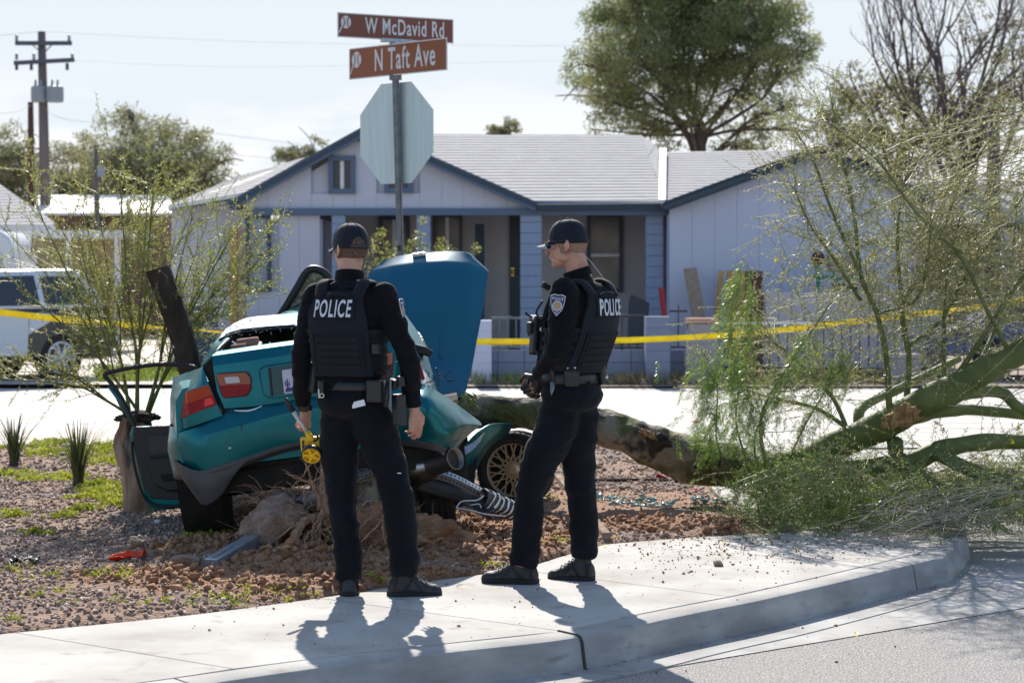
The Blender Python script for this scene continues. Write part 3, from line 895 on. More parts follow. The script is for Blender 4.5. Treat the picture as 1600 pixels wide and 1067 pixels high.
def window(px0, px1, py0, py1, Y, parent, pane=win_dark, fr=trim_b, fw=0.09, mull='v', mcol=white_p):
    x0, x1, z1, z0 = fx(px0, Y), fx(px1, Y), fz(py0, Y), fz(py1, Y)
    mb = MB(); y = Y - .03
    mb.box(((x0 + x1) / 2, y, z1 - fw / 2), (x1 - x0, .08, fw)); mb.box(((x0 + x1) / 2, y, z0 + fw / 2), (x1 - x0, .08, fw))
    mb.box((x0 + fw / 2, y, (z0 + z1) / 2), (fw, .074, z1 - z0 - 2 * fw)); mb.box((x1 - fw / 2, y, (z0 + z1) / 2), (fw, .074, z1 - z0 - 2 * fw))
    w = mb.build('window', fr, parent)
    mb = MB().box(((x0 + x1) / 2, Y + .03, (z0 + z1) / 2), (x1 - x0 - 2 * fw, .02, z1 - z0 - 2 * fw)); mb.build('pane', pane, w)
    mb = MB()
    if mull == 'v': mb.box(((x0 + x1) / 2, Y + .005, (z0 + z1) / 2), (.07, .03, z1 - z0 - 2 * fw - .004))
    if mull == 'h': mb.box(((x0 + x1) / 2, Y + .005, (z0 + z1) / 2 - .05), (x1 - x0 - 2 * fw - .004, .03, .06))
    if mb.v: mb.build('mullion', mcol, w)
    return w
window(514, 556, 244, 303, YH - .01, house, mull='v')
window(601, 646, 243, 302, YH - .01, house, mull='v')
window(384, 424, 336, 455, YH - .01, house, pane=mat('sky_lit_pane', (0.28, 0.33, 0.42), 0.15), fr=trim_d, mull='h', mcol=trim_d, fw=.07)

# --- porch recess
YP = 39.2
mb = MB(); mb.box(((fx(480, YP) + fx(1060, YP)) / 2, YP + .08, 1.4), (fx(1060, YP) - fx(480, YP), .12, 2.9)); mb.build('porch_wall', porch_m, house)
mb = MB(); mb.box(((fx(500) + fx(1045)) / 2, (YH + YP) / 2 + .05, zb + .12), (fx(1045) - fx(500), YP - YH - .1, .06)); mb.build('porch_ceiling', porch_m, house)
mb = MB(); mb.box(((fx(500) + fx(1045)) / 2, (YH + YP) / 2, -0.02), (fx(1045) - fx(500), YP - YH + .4, .1)); mb.build('porch_floor', far_conc, house)
mb = MB(); mb.box((fx(499), (YH + YP) / 2 + .08, 1.35), (.1, YP - YH - .1, 2.6)); mb.build('porch_side_wall', wall_lav, house)
window(500, 522, 338, 440, YP - .02, house, pane=win_warm, fr=frame_dk, fw=.06, mull='h')
window(592, 640, 338, 440, YP - .02, house, pane=win_warm, fr=frame_dk, fw=.07, mull='v')
window(676, 722, 336, 430, YP - .02, house, pane=win_warm, fr=frame_dk, fw=.05, mull='v')
window(917, 973, 334, 456, YP - .02, house, pane=win_warm, fr=frame_dk, fw=.07, mull='h')
# door ajar in shadow with a brass knob
mb = MB(); mb.box(((fx(796, YP) + fx(814, YP)) / 2, YP - .02, (fz(335, YP) + 0) / 2), (fx(814, YP) - fx(796, YP), .06, fz(335, YP)))
door = mb.build('front_door', frame_dk, house)
mb = MB().ell((fx(801, YP), YP - .10, fz(425, YP)), (.05, .05, .05)); mb.box((fx(801, YP), YP - .06, fz(425, YP)), (.06, .02, .16)); mb.build('door_knob', brass, door)
# posts
for a, b, y in [(740, 755, YH + 1.6), (583, 589, YH + 1.6)]:
    mb = MB().box(((fx(a) + fx(b)) / 2, y, 1.3), (fx(b) - fx(a), .15, 2.6)); mb.build('porch_post', trim_d, house)
# block columns: each course a block
def column(a, b, Y, top):
    x0, x1 = fx(a, Y), fx(b, Y); n = 14; h = (fz(top, Y)) / n
    col = MB().box(((x0 + x1) / 2, Y + .02, fz(top, Y) / 2), (x1 - x0 - .03, .34, fz(top, Y))).build('column', wall_blue, house)
    proto = None
    for i in range(n):
        zc = (i + .5) * h
        if proto is None:
            mbk = MB().box((0, 0, 0), (x1 - x0, .40, h - .012)); me = mbk.mesh('block'); me.materials.append(wall_blue)
            proto = me
        o = bpy.data.objects.new('block', proto); COL.objects.link(o); o.parent = col
        o.location = wmat(col).inverted() @ Vector(((x0 + x1) / 2, Y + .02, zc))
column(520, 541, YH + .1, 334); column(652, 673, YH + .1, 334); column(813, 846, YH + .1, 331); column(1008, 1034, YH + .25, 334)

# --- right wing with gable
YW = 36.4
wax, waz = fx(1277, YW), fz(236, YW); wlx, wlz = fx(1046, YW), fz(320, YW); wrx, wrz = fx(1440, YW), fz(310, YW)
def wing_top(x): return (lin(wlx, wlz, wax, waz)(x) if x < wax else lin(wax, waz, wrx, wrz)(x)) - .05
board_wall(fx(1046, YW), fx(1432, YW), wing_top, lambda x: -0.05, YW, 0.42, wall_gar, house)
mb = MB(); mb.box(((fx(1050, YW) + fx(1428, YW)) / 2, YW + .1, 1.35), (fx(1428, YW) - fx(1050, YW), .08, 2.8))
mb.prism([Vector((fx(1052, YW), YW + .06, 2.7)), Vector((fx(1428, YW), YW + .06, 2.7)), Vector((wax, YW + .06, waz - .1))], (0, .05, 0)); mb.build('wall_backing', wall_gar, house)
mb = MB().box((fx(1046, YW) + .03, YW + 1.6, 1.35), (.06, 3.1, 2.75)); mb.build('wing_side_wall', wall_gar, house)
for p, q in (((wlx - .1, wlz - .04), (wax, waz)), ((wax, waz), (wrx + .1, wrz - .04))):
    mb = MB(); mb.bar(Vector((p[0], YW - .3, p[1])), Vector((q[0], YW - .3, q[1])), .1, .18); mb.build('fascia_board', trim_d, house)

# --- roofs with lapped shingle courses (real steps)
def roof_plane(name, a, b, c, d, parent, courses=22, th=0.013, m=shingle):
    """a-b eave (left,right), d-c ridge (left,right)"""
    a, b, c, d = map(Vector, (a, b, c, d)); n = (b - a).cross(d - a).normalized()
    if n.z < 0: n = -n
    mb = MB()
    for i in range(courses):
        t0, t1 = i / courses, (i + 1) / courses
        p0, p1 = a.lerp(d, t0), b.lerp(c, t0); q0, q1 = a.lerp(d, t1), b.lerp(c, t1)
        u = n * th
        mb.add([p0 + u, p1 + u, q1 + u * .15, q0 + u * .15, p0 - u * .6, p1 - u * .6], [(0, 1, 2, 3), (4, 5, 1, 0)])
    o = mb.build(name, m, parent, kind='stuff')
    mb = MB(); mb.add([a - n * .02, b - n * .02, c - n * .02, d - n * .02, a - n * .1, b - n * .1, c - n * .1, d - n * .1], [(0, 1, 2, 3), (7, 6, 5, 4), (0, 4, 5, 1), (1, 5, 6, 2), (2, 6, 7, 3), (3, 7, 4, 0)])
    mb.build('roof_deck', trim_d, parent)
    return o
YR = 43.0
P = lambda px, py, Y: W(px, py, Y)
# main roof
roof_plane('roof', P(834, 320, YH - .3), P(1040, 318, YH - .3), P(1002, 212, YR), P(580, 211, YR), house, 24)
roof_plane('roof_back', P(1002, 212, YR), P(580, 211, YR), P(560, 330, YR + 6), P(1040, 330, YR + 6), house, 4)
# hip end
roof_plane('roof_hip', P(1040, 318, YH - .3), P(1034, 240, YR - 1.2), P(1018, 222, YR - .4), P(1002, 212, YR), house, 3)
# lower right roof
roof_plane('roof', P(1034, 318, YH - .3), P(1290, 318, YH - .3), P(1278, 234, YR - 1), P(1040, 238, YR - 1), house, 20)
mb = MB(); mb.prism([P(1029, 318, YH - .42), P(1040, 318, YH - .42), P(1041, 237, YR - 1.3), P(1031, 237, YR - 1.3)], (0, -.02, .07)); mb.build('valley_flashing', white_p, house)
# gable roof going back
def gable_roof(apx, apz, lx, lz, rx, rz, Y0, Yb, parent):
    A0 = Vector((apx, Y0, apz + .07)); A1 = Vector((apx, Yb, apz + .07))
    roof_plane('roof', Vector((lx, Yb, lz + .05)), Vector((lx, Y0, lz + .05)), A0, A1, parent, 16)
    roof_plane('roof', Vector((rx, Y0, rz + .05)), Vector((rx, Yb, rz + .05)), A1, A0, parent, 16)
gable_roof(ax, az, lx - .15, lz - .06, rx_ + .05, rz_ + .02, YH - .32, YR - .6, house)
gable_roof(wax, waz, wlx - .15, wlz - .06, wrx + .15, wrz - .06, YW - .38, YR + 2, house)
# side lean-to roof at far left with white drip edge
roof_plane('lean_to_roof', P(262, 322, YH + .5), P(392, 300, YH + .5), P(478, 246, YR), P(372, 276, YR), house, 10)
mb = MB(); mb.prism([P(262, 321, YH + .4), P(395, 298, YH + .4), P(395, 304, YH + .4), P(262, 328, YH + .4)], (0, .06, 0)); mb.build('drip_edge', white_p, house)
mb = MB(); mb.prism([P(268, 326, YH + 1), P(384, 306, YH + 1), P(384, 575, YH + 1), P(268, 575, YH + 1)], (0, .1, 0)); mb.build('side_wall', wall_lav, house)

# raw timber posts by the house corner
for a, b, lab, m in ((359, 371, 'bright raw timber post standing in the yard, left one of the pair', lumber), (373, 384, 'shaded raw timber post standing in the yard, right one of the pair', lumber2)):
    mb = MB().box(((fx(a, 34) + fx(b, 34)) / 2, 34, 1.05), (fx(b, 34) - fx(a, 34), .14, 2.7))
    tag(mb.build('timber_post', m, None, bevel=.006), lab, 'post', 'timber posts')

# ------------------------------------------------------------------ front wall, pillars, railings
YF = 31.2
def fwall(a, b, top, label, Y=YF, m=wall_low, cat='wall', name='low_wall', bot=606):
    x0, x1 = fx(a, Y), fx(b, Y); z1 = fz(top, Y); z0 = fz(bot, Y)
    t = thing(name, ((x0 + x1) / 2, Y, z0), label, cat)
    rows = max(1, round((z1 - z0) / .2)); h = (z1 - z0) / rows; n = max(1, round((x1 - x0) / .4)); w = (x1 - x0) / n
    mb = MB().box(((x0 + x1) / 2, Y + .07, (z0 + z1) / 2 - .005), (x1 - x0 - .01, .10, z1 - z0 - .01)); mb.build('wall_core', m, t)
    mes = {}
    for r in range(rows):
        for i in range(n):
            off = 0
            if 'b' not in mes:
                me = MB().box((0, 0, 0), (w - .010, .06, h - .010)).mesh('block'); me.materials.append(m); mes['b'] = me
            o = bpy.data.objects.new('block', mes['b']); COL.objects.link(o); o.parent = t
            o.location = wmat(t).inverted() @ Vector((x0 + (i + .5) * w + off, Y, z0 + (r + .5) * h))
    return t
fwall(736, 1070, 546, 'low painted blue grey block wall along the street in front of the porch')
fwall(318, 480, 560, 'low grey block wall left of the house behind the teal car roof', m=block_m, bot=604)
def pillar(a, b, top, label, Y=YF - .15, cap=True, m=block_m):
    x0, x1 = fx(a, Y), fx(b, Y); z1 = fz(top, Y); z0 = -.1
    t = thing('block_pillar', ((x0 + x1) / 2, Y, z0), label, 'pillar', group='block pillars of the front wall')
    n = 6; h = (z1 - z0 - (.08 if cap else 0)) / n; me = MB().box((0, 0, 0), (x1 - x0, .40, h - .008)).mesh('block'); me.materials.append(m)
    MB().box(((x0 + x1) / 2, Y, (z0 + z1) / 2 - .04), (x1 - x0 - .02, .38, z1 - z0 - .1)).build('pillar_core', m, t)
    for i in range(n):
        o = bpy.data.objects.new('block', me); COL.objects.link(o); o.parent = t
        o.location = wmat(t).inverted() @ Vector(((x0 + x1) / 2, Y, z0 + (i + .5) * h))
    if cap: MB().box(((x0 + x1) / 2, Y, z1 - .035), (x1 - x0 + .04, .46, .07)).build('cap', cap_pink, t)
    return t
pillar(1074, 1118, 497, 'grey block pillar with pink cap at the wall end just right of the tape')
pillar(1008, 1046, 494, 'blue grey block pillar by the porch chair between the railings', cap=False, m=wall_low)
pillar(738, 768, 500, 'pale block pillar just right of the raised blue hood', cap=False, m=wall_gar)
pillar(1386, 1436, 552, 'grey block pillar seen through the fallen tree branches', cap=False)
def railing(a, b, top, bot, label, Y=YF + .1, step=.11, m=iron, spear=False, rail=None):
    x0, x1 = fx(a, Y), fx(b, Y); z1, z0 = fz(top, Y), fz(bot, Y)
    t = thing('railing', ((x0 + x1) / 2, Y, z0), label, 'railing')
    MB().box(((x0 + x1) / 2, Y, z1 - .02), (x1 - x0, .03, .035)).build('top_rail', rail or m, t)
    MB().box(((x0 + x1) / 2, Y, z0 + .03), (x1 - x0, .03, .03)).build('bottom_rail', m, t)
    n = int((x1 - x0) / step); me = MB().box((0, 0, (z1 - z0) / 2 + (.05 if spear else -.02)), (.018, .018, z1 - z0 + (.06 if spear else -.04))).mesh('bar'); me.materials.append(m)
    for i in range(1, n):
        o = bpy.data.objects.new('bar', me); COL.objects.link(o); o.parent = t
        o.location = wmat(t).inverted() @ Vector((x0 + (x1 - x0) * i / n, Y + .001, z0))
railing(768, 832, 495, 545, 'pale wrought iron railing on the low wall between the hood and the second officer', m=galv_dull)
railing(960, 1008, 492, 545, 'dark wrought iron railing on the low wall right of the second officer')
railing(1046, 1074, 484, 545, 'short spiked iron railing between the two block pillars', spear=True)
railing(1118, 1386, 503, 585, 'iron picket fence between the pink capped pillar and the fallen tree', Y=YF + .05, rail=white_p, step=.135)
railing(1436, 1620, 520, 590, 'iron picket fence right of the last block pillar behind the branches', Y=YF + .05, step=.135)
railing(318, 480, 512, 560, 'grey railing on the low wall behind the roof of the teal car', m=galv_dull, step=.2)
# boards leaning at the wing wall
def plank(px0, py0, px1, py1, w, label, m, Y=35.4, name='plank'):
    a, b = W(px0, py0, Y + .5), W(px1, py1, Y - .2); mb = MB(); mb.bar(b, a, w, .05, up=Vector((0, -1, 0)))
    return tag(mb.build(name, m, None, bevel=.005), label, 'plank', 'boards leaning on the wing wall')
plank(1078, 420, 1096, 520, .24, 'grey weathered plank leaning on the wing wall behind the pink capped pillar', lumber2)
plank(1127, 424, 1118, 520, .10, 'narrow bright timber board leaning beside the weathered plank', lumber)
plank(1150, 424, 1150, 560, .34, 'wide tan board leaning on the wing wall behind the hanging foliage', lumber)
plank(1178, 424, 1178, 590, .30, 'dark maroon board standing right of the tan boards', mat('maroon_board', (.10, .035, .03), .8), Y=33.5)
mb = MB(); mb.bar(W(1033, 450, 36), W(1046, 560, 35.6), .07, .07); tag(mb.build('red_post', red_m, None), 'thin red handle leaning by the porch pillar', 'handle')
# chair on the porch
ch = thing('patio_chair', (fx(990, 34.5), 34.5, 0), 'dark high backed patio chair behind the iron railing', 'chair')
MB().box((fx(990, 34.5), 34.5, .45), (.5, .5, .06)).build('seat', iron, ch)
mb = MB(); mb.tube(catmull([Vector((fx(998, 34.5), 34.72, .45)), Vector((fx(999, 34.5), 34.80, .8)), Vector((fx(1001, 34.5), 34.85, 1.12)), Vector((fx(1003, 34.5), 34.86, 1.2))], 4), [(.18, .03)] * 12 + [(.1, .03)], 10); mb.build('backrest', iron, ch)
for sx in (-.2, .2):
    for sy in (-.2, .2): MB().box((fx(990, 34.5) + sx, 34.5 + sy, .21), (.04, .04, .42)).build('leg', iron, ch)
# parked trailer behind the picket fence
tr = thing('storage_trailer', W(1300, 560, 33.6), 'long pale pinkish trailer parked behind the picket fence', 'trailer')
x0, x1 = fx(1196, 33.6), fx(1480, 33.6)
nb = 14
for i in range(nb):
    xa = x0 + (x1 - x0) * i / nb; xb = x0 + (x1 - x0) * (i + 1) / nb
    MB().box(((xa + xb) / 2, 33.6, (fz(457, 33.6) + fz(574, 33.6)) / 2), (xb - xa - .01, .05, fz(457, 33.6) - fz(574, 33.6))).build('side_panel', tank_w, tr)
MB().box(((x0 + x1) / 2, 34.4, (fz(457, 33.6) + fz(560, 33.6)) / 2), (x1 - x0, 1.5, fz(457, 33.6) - fz(560, 33.6) - .02)).build('box_body', tank_w, tr)
for px in (1290, 1330, 1440):
    w_ = MB().lathe((fx(px, 33.6), 33.75, .26), (0, 1, 0), [(.20, 0), (.33, .01), (.34, .05), (.34, .18), (.33, .2)], 20).build('wheel', tyre_m, tr)
# machine by the wing: green frame with tan hood
mc = thing('yard_machine', W(1300, 455, 35.2), 'green framed yard machine with tan hood against the wing wall', 'machine')
MB().box(W(1318, 412, 35.2), (.55, .5, .28)).build('hood', tan_wall, mc, bevel=.05)
mb = MB()
for px in (1275, 1302, 1330): mb.bar(W(px, 408, 35), W(px + 6, 460, 35), .07, .07)
mb.bar(W(1270, 432, 34.95), W(1335, 436, 34.95), .07, .07); mb.build('frame', green_m, mc)
MB().ell(W(1278, 405, 35), (.13, .12, .14)).build('drum', mat('rust_drum', (.10, .035, .025), .8), mc)
MB().box(W(1320, 448, 35.1), (.4, .3, .12)).build('base', black_pl, mc)
# blue car roofline at the right behind the fence
bc = thing('parked_car', W(1560, 560, 33), 'blue parked car mostly hidden behind the fallen tree at the right', 'car', rotz=radians(-12))
mb = MB(); L0 = W(1560, 560, 33)
prof_ = [(-1.0, .3), (-1.02, .62), (-.9, .72), (-.45, .84), (0, 1.2), (.9, 1.28), (1.7, 1.22), (2.3, .9), (3.0, .82), (3.1, .35)]
rg = []
for s, ww in ((-.85, .93), (-.8, 1.0), (.8, 1.0), (.85, .93)):
    rg.append([Vector((L0.x - .1 + x * 1.0 * ww, L0.y + s, z * (ww if z > 1 else 1))) for x, z in prof_])
mb.rings(rg).build('body', blue_car_m, bc, fixn=True, bevel=.03, world=True)
mb = MB(); mb.prism([Vector((L0.x - .42, L0.y - .86, .86)), Vector((L0.x + .0, L0.y - .86, 1.14)), Vector((L0.x + 1.6, L0.y - .86, 1.16)), Vector((L0.x + 2.0, L0.y - .86, .9))], (0, .02, 0)); mb.build('side_window', glass_d, bc)
for dx in (-.3, 2.3): MB().lathe((L0.x + dx, L0.y - .9, .28), (0, 1, 0), [(.15, 0), (.3, .01), (.31, .05), (.31, .2)], 20).build('wheel', tyre_m, bc)

# shrub planted before the porch (seen between the first officer and the hood)
def clump(name, blobs, n, size, m, label, cat, stems=0, smat=None, parts=True, kind=None):
    """blobs: (centre, radii, weight)"""
    ws = np.array([b[2] for b in blobs], float); ws /= ws.sum()
    C = []; D = []
    cnt = rng.multinomial(n, ws)
    for (c, r, w), k in zip(blobs, cnt):
        d = rng.normal(size=(k, 3)); d /= np.linalg.norm(d, axis=1, keepdims=True)
        rad = (rng.random(k) ** 0.45)[:, None]
        C.append(np.array(c) + d * rad * np.array(r)); D.append(d + rng.normal(size=(k, 3)) * .9)
    C = np.concatenate(C); D = np.concatenate(D)
    s = size * (0.5 + rng.random(len(C)))
    V, F = leaf_arrays(C, D, s, s * 0.5)
    return V, F
sh = thing('porch_shrub', W(600, 600, 33), 'loose yellowish green shrub in front of the porch beside the signpost', 'shrub')
bl = []
for px, py, r in [(590, 380, .16), (610, 402, .22), (640, 395, .2), (655, 372, .10), (585, 412, .22), (690, 385, .14), (665, 404, .24), (700, 400, .16), (745, 388, .08), (620, 430, .4), (670, 430, .4), (596, 362, .07), (660, 345, .06), (640, 470, .6)]:
    bl.append((W(px, py, 33 + random.uniform(-.3, .3)), (r, r, r * 1.2), r))
V, F = clump('c', bl, 2600, .038, leaf_yel, '', '')
link('foliage', mesh_np('foliage', V, F), leaf_yel, sh)
segs = []
for b in bl:
    a = W(640, 590, 33); c = Vector(b[0]); m_ = a.lerp(c, .5) + Vector((random.gauss(0, .1), random.gauss(0, .1), .1))
    segs.append((catmull([a, m_, c], 4), .02, .006))
V, F = thin_tubes(segs, 4); link('stem', mesh_np('stem', V, F), twig_m, sh)
# pale weeds and stones at the foot of the low wall
C = []; D = []
for px in list(range(740, 830, 14)) + list(range(955, 1075, 8)) + list(range(1125, 1390, 10)):
    for _ in range(26):
        q = W(px + random.uniform(-6, 6), 605, 30.8 + random.uniform(-.2, .3)); C.append((q.x, q.y, -.09)); D.append((random.gauss(0, .4), random.gauss(0, .4), 1))
V, F = leaf_arrays(np.array(C), np.array(D), rng.uniform(.05, .28, len(C)), .02)
tag(link('wall_weeds', mesh_np('wall_weeds', V, F), mat('dry_weed', (.25, .2, .09), .8, col2=(.18, .24, .04), nscale=.8)), 'dry and green weeds at the foot of the low wall across the street', 'weeds', kind='stuff')
pts = [(W(random.uniform(730, 1500), 600, 30.9).x, 30.6 + random.uniform(0, .5), -.08) for _ in range(400)]
stones('kerb_rubble', pts, .02, .09, gravel_m, label='dark rubble strip between the far street and the low wall')
# ================================================================== LEFT BACKGROUND AND SKYLINE
def flat_building(name, a, b, top, bot, Y, depth, wm, label, roofm=None, roof_h=.35, cat='building', rise=0):
    x0, x1, z1, z0 = fx(a, Y), fx(b, Y), fz(top, Y), -.1
    t = thing(name, ((x0 + x1) / 2, Y, 0), label, cat)
    MB().box(((x0 + x1) / 2, Y + depth / 2, (z0 + z1) / 2), (x1 - x0, depth, z1 - z0)).build('wall', wm, t)
    if roofm:
        zr = z1; o = .3
        mb = MB(); mb.prism([Vector((x0 - o, Y - .3, zr)), Vector((x0 - o, Y - .3, zr + .12)), Vector((x0 - o, Y + depth / 2, zr + rise)), Vector((x0 - o, Y + depth + .3, zr + .12)), Vector((x0 - o, Y + depth + .3, zr))], (x1 - x0 + 2 * o, 0, 0))
        mb.build('roof', roofm, t, fixn=True)
    return t
# grey hip roof house at the left edge
hb = thing('neighbour_house', W(0, 560, 48), 'low house with a grey hip roof cut by the left edge', 'house')
Yn = 48
hl = thing_l = None
MB().box(((fx(-200, Yn) + fx(70, Yn)) / 2, Yn + 3, 1.2), (fx(70, Yn) - fx(-200, Yn), 6, 2.4)).build('wall', tan_wall, hb)
roof_plane('roof', P(-210, 352, Yn - .4), P(86, 352, Yn - .4), P(-4, 285, Yn + 4), P(-120, 285, Yn + 4), hb, 14)
roof_plane('roof', P(86, 352, Yn - .4), P(86, 348, Yn + 8), P(-4, 286, Yn + 4.1), P(-4, 285, Yn + 4), hb, 8)
MB().prism([P(-210, 352, Yn - .5), P(86, 352, Yn - .5), P(86, 360, Yn - .5), P(-210, 360, Yn - .5)], (0, .05, 0)).build('gutter', white_p, hb)
# carport with white flat roof
cp = thing('carport', W(120, 560, 44), 'tan walled carport with a long white flat roof at the left', 'carport')
MB().prism([P(18, 360, 44), P(190, 360, 44), P(190, 372, 44), P(18, 372, 44)], (0, 4, .05)).build('roof', white_p, cp)
MB().prism([P(25, 372, 47.5), P(185, 372, 47.5), P(185, 560, 47.5), P(25, 560, 47.5)], (0, .2, 0)).build('wall', tan_wall, cp)
for px in (28, 108, 184): MB().box((fx(px, 44.2), 44.2, fz(372, 44) / 2), (.12, .12, fz(372, 44))).build('post', white_p, cp)
t = flat_building('long_shed', 52, 262, 337, 420, 58, 5, brown_wall, 'long low brown building with a bright white flat roof beyond the carport')
mb = MB(); mb.prism([P(48, 337, 57.6), P(268, 337, 57.6), P(268, 309, 63), P(60, 309, 63)], (0, 0, .08)); mb.build('roof', white_p, t, fixn=True)
for px in (150, 205): MB().box(W(px, 345, 57.9), (.5, .05, .35)).build('window', win_dark, t)
t = thing('distant_roof', W(95, 330, 70), 'small pale grey hipped roof between the poles and the trees', 'roof')
roof_plane('roof_slope', P(58, 309, 70), P(126, 309, 70), P(104, 297, 73), P(76, 297, 73), t, 6)
# white van parked at the left edge
v = thing('white_van', W(-20, 560, 40), 'white van roof at the left edge above the police SUV', 'van')
x0, x1 = fx(-160, 40), fx(24, 40)
mb = MB(); mb.prism([Vector((x0, 40, .4)), Vector((x1, 40, .4)), Vector((x1, 40, 1.9)), Vector((x1 - .12, 40, 2.38)), Vector((x1 - .3, 40, 2.5)), Vector((x0, 40, 2.5))], (0, 1.9, 0)); mb.build('body', suv_w, v, fixn=True, bevel=.06)
MB().prism([Vector((x1 - .9, 39.98, 1.5)), Vector((x1 - .25, 39.98, 1.5)), Vector((x1 - .35, 39.98, 2.1)), Vector((x1 - .9, 39.98, 2.1))], (0, -.01, 0)).build('window', glass_d, v)
for dx in (.9, 2.0): MB().lathe((x1 - dx, 39.95, .36), (0, 1, 0), [(.2, 0), (.34, .01), (.36, .05), (.36, .2)], 20).build('wheel', tyre_m, v)
# things in the side yard
for px, py, w, h, m, lab, nm in [(318, 505, .5, .5, mat('blue_bin_paint', (.05, .09, .17), .6), 'blue bin standing in the side yard left of the house', 'bin'),
                             (296, 515, .35, .35, iron, 'dark crate in the side yard beside the blue bin', 'crate')]:
    c = W(px, py, 36); t = thing(nm, (c.x, c.y, 0), lab, nm)
    MB().rings([[Vector((c.x + sx * w * k, c.y + sy * w * k, z)) for sx, sy in ((-.5, -.5), (.5, -.5), (.5, .5), (-.5, .5))] for k, z in ((.8, -.05), (1, c.z + h / 2))]).build('body', m, t, fixn=True)
    MB().box((c.x, c.y, c.z + h / 2 + .03), (w * 1.08, w * 1.08, .06)).build('lid', m, t)
C = []; D = []
for _ in range(5000):
    px = random.uniform(150, 420); q = W(px, 560, random.uniform(31, 36)); C.append((q.x, q.y, -.09)); D.append((random.gauss(0, .6), random.gauss(0, .6), .8))
V, F = leaf_arrays(np.array(C), np.array(D), rng.uniform(.05, .16, len(C)), .03)
tag(link('yard_grass', mesh_np('yard_grass', V, F), grass_far), 'yellow green grass strip across the street left of the house', 'grass', kind='stuff')

# ---- utility poles
def pole(px, top, Y, r, m, label, lean=0.0, cat='pole', name='utility_pole'):
    a = W(px, 435, Y); t = thing(name, (a.x, Y, 0), label, cat)
    zt = fz(top, Y)
    MB().tube([Vector((a.x + lean, Y, -.2)), Vector((a.x + lean / 2, Y, zt / 2)), Vector((a.x, Y, zt))], [r * 1.25, r * 1.1, r * .8], 12).build('pole', m, t, smooth=True)
    return t
YU = 60
up = pole(68, 50, YU, .15, pole_m, 'tall wooden utility pole with two crossarms and transformers at the upper left', lean=.12)
for py, a, b, name in ((68, 24, 112, 'crossarm'), (97, 22, 116, 'crossarm')):
    mb = MB(); mb.bar(W(a, py + (0 if py < 80 else 2), YU - .2), W(b, py - (0 if py < 80 else 3), YU - .2), .11, .12)
    ca = mb.build(name, pole_dk, up)
    for px in ((26, 108) if py < 80 else (26, 53, 113)):
        MB().lathe(W(px, py - 3, YU - .2), (0, 0, 1), [(.02, 0), (.05, .02), (.05, .08), (.03, .1), (.05, .12), (.05, .18), (.01, .2)], 8).build('insulator', trafo, ca)
mb = MB(); mb.bar(W(50, 70, YU - .3), W(66, 84, YU - .3), .03, .03); mb.bar(W(82, 70, YU - .3), W(68, 84, YU - .3), .03, .03); mb.build('brace', pole_dk, up)
mb = MB()
for px in (26, 49, 105): mb.tube([W(px, 99, YU - .2), W(px, 110, YU - .2)], .05, 6)
mb.build('hanging_fuse', pole_dk, up)
for px, w in ((60, .22), (86, .26)):
    c = W(px, 160, YU - .2); t_ = MB().lathe(c, (0, 0, 1), [(w * .9, 0), (w, .05), (w, .42), (w * .9, .46), (w * .3, .5)], 16).build('transformer', trafo, up, smooth=False)
    for dx in (-.08, .08): MB().lathe(c + Vector((dx, 0, .46)), (0, 0, 1), [(.04, 0), (.05, .06), (.03, .1), (.04, .16), (.01, .22)], 8).build('bushing', trafo, t_)
p2 = pole(50, 160, 56, .10, pole_red, 'shorter rusty brown pole standing left of the utility pole', name='pole')
p3 = pole(152, 226, 52, .08, pole_m, 'weathered short pole in front of the trees at the left', name='pole')
c = W(158, 268, 51.9); MB().box(c, (.18, .12, .28)).build('meter_box', trafo, p3)
p4 = pole(1551, 150, 46, .16, bare_m, 'dark pole with a short crossarm in front of the bare tree at the right', name='pole')
MB().box(W(1556, 172, 45.8), (.9, .14, .13)).build('crossarm', bare_m, p4)
def wire(pts, label, r=.005):
    mb = MB(); mb.tube(catmull(pts, 10), r, 5); return tag(mb.build('overhead_wire', wire_m, None), label, 'wire', 'overhead wires')
wire([W(-60, 62, 58), W(40, 52, 60), W(68, 50, 60)], 'thin wire running left from the top of the utility pole')
wire([W(68, 50, 60), W(400, 66, 62), W(800, 72, 64), W(1100, 70, 66)], 'thin wire running right across the sky from the utility pole top', .003)
wire([W(113, 95, 60), W(400, 105, 64), W(880, 95, 70)], 'faint lower wire running right across the sky behind the street signs', .0025)
wire([W(-40, 178, 52), W(20, 176, 54), W(50, 164, 56)], 'sagging wire from the rusty pole to the left edge')
wire([W(70, 170, 58), W(110, 188, 58), W(260, 200, 60), W(470, 226, 62)], 'service wire sagging from the transformers towards the house')
wire([W(152, 228, 52), W(300, 236, 52), W(470, 252, 50)], 'wire from the short weathered pole to the house gable')

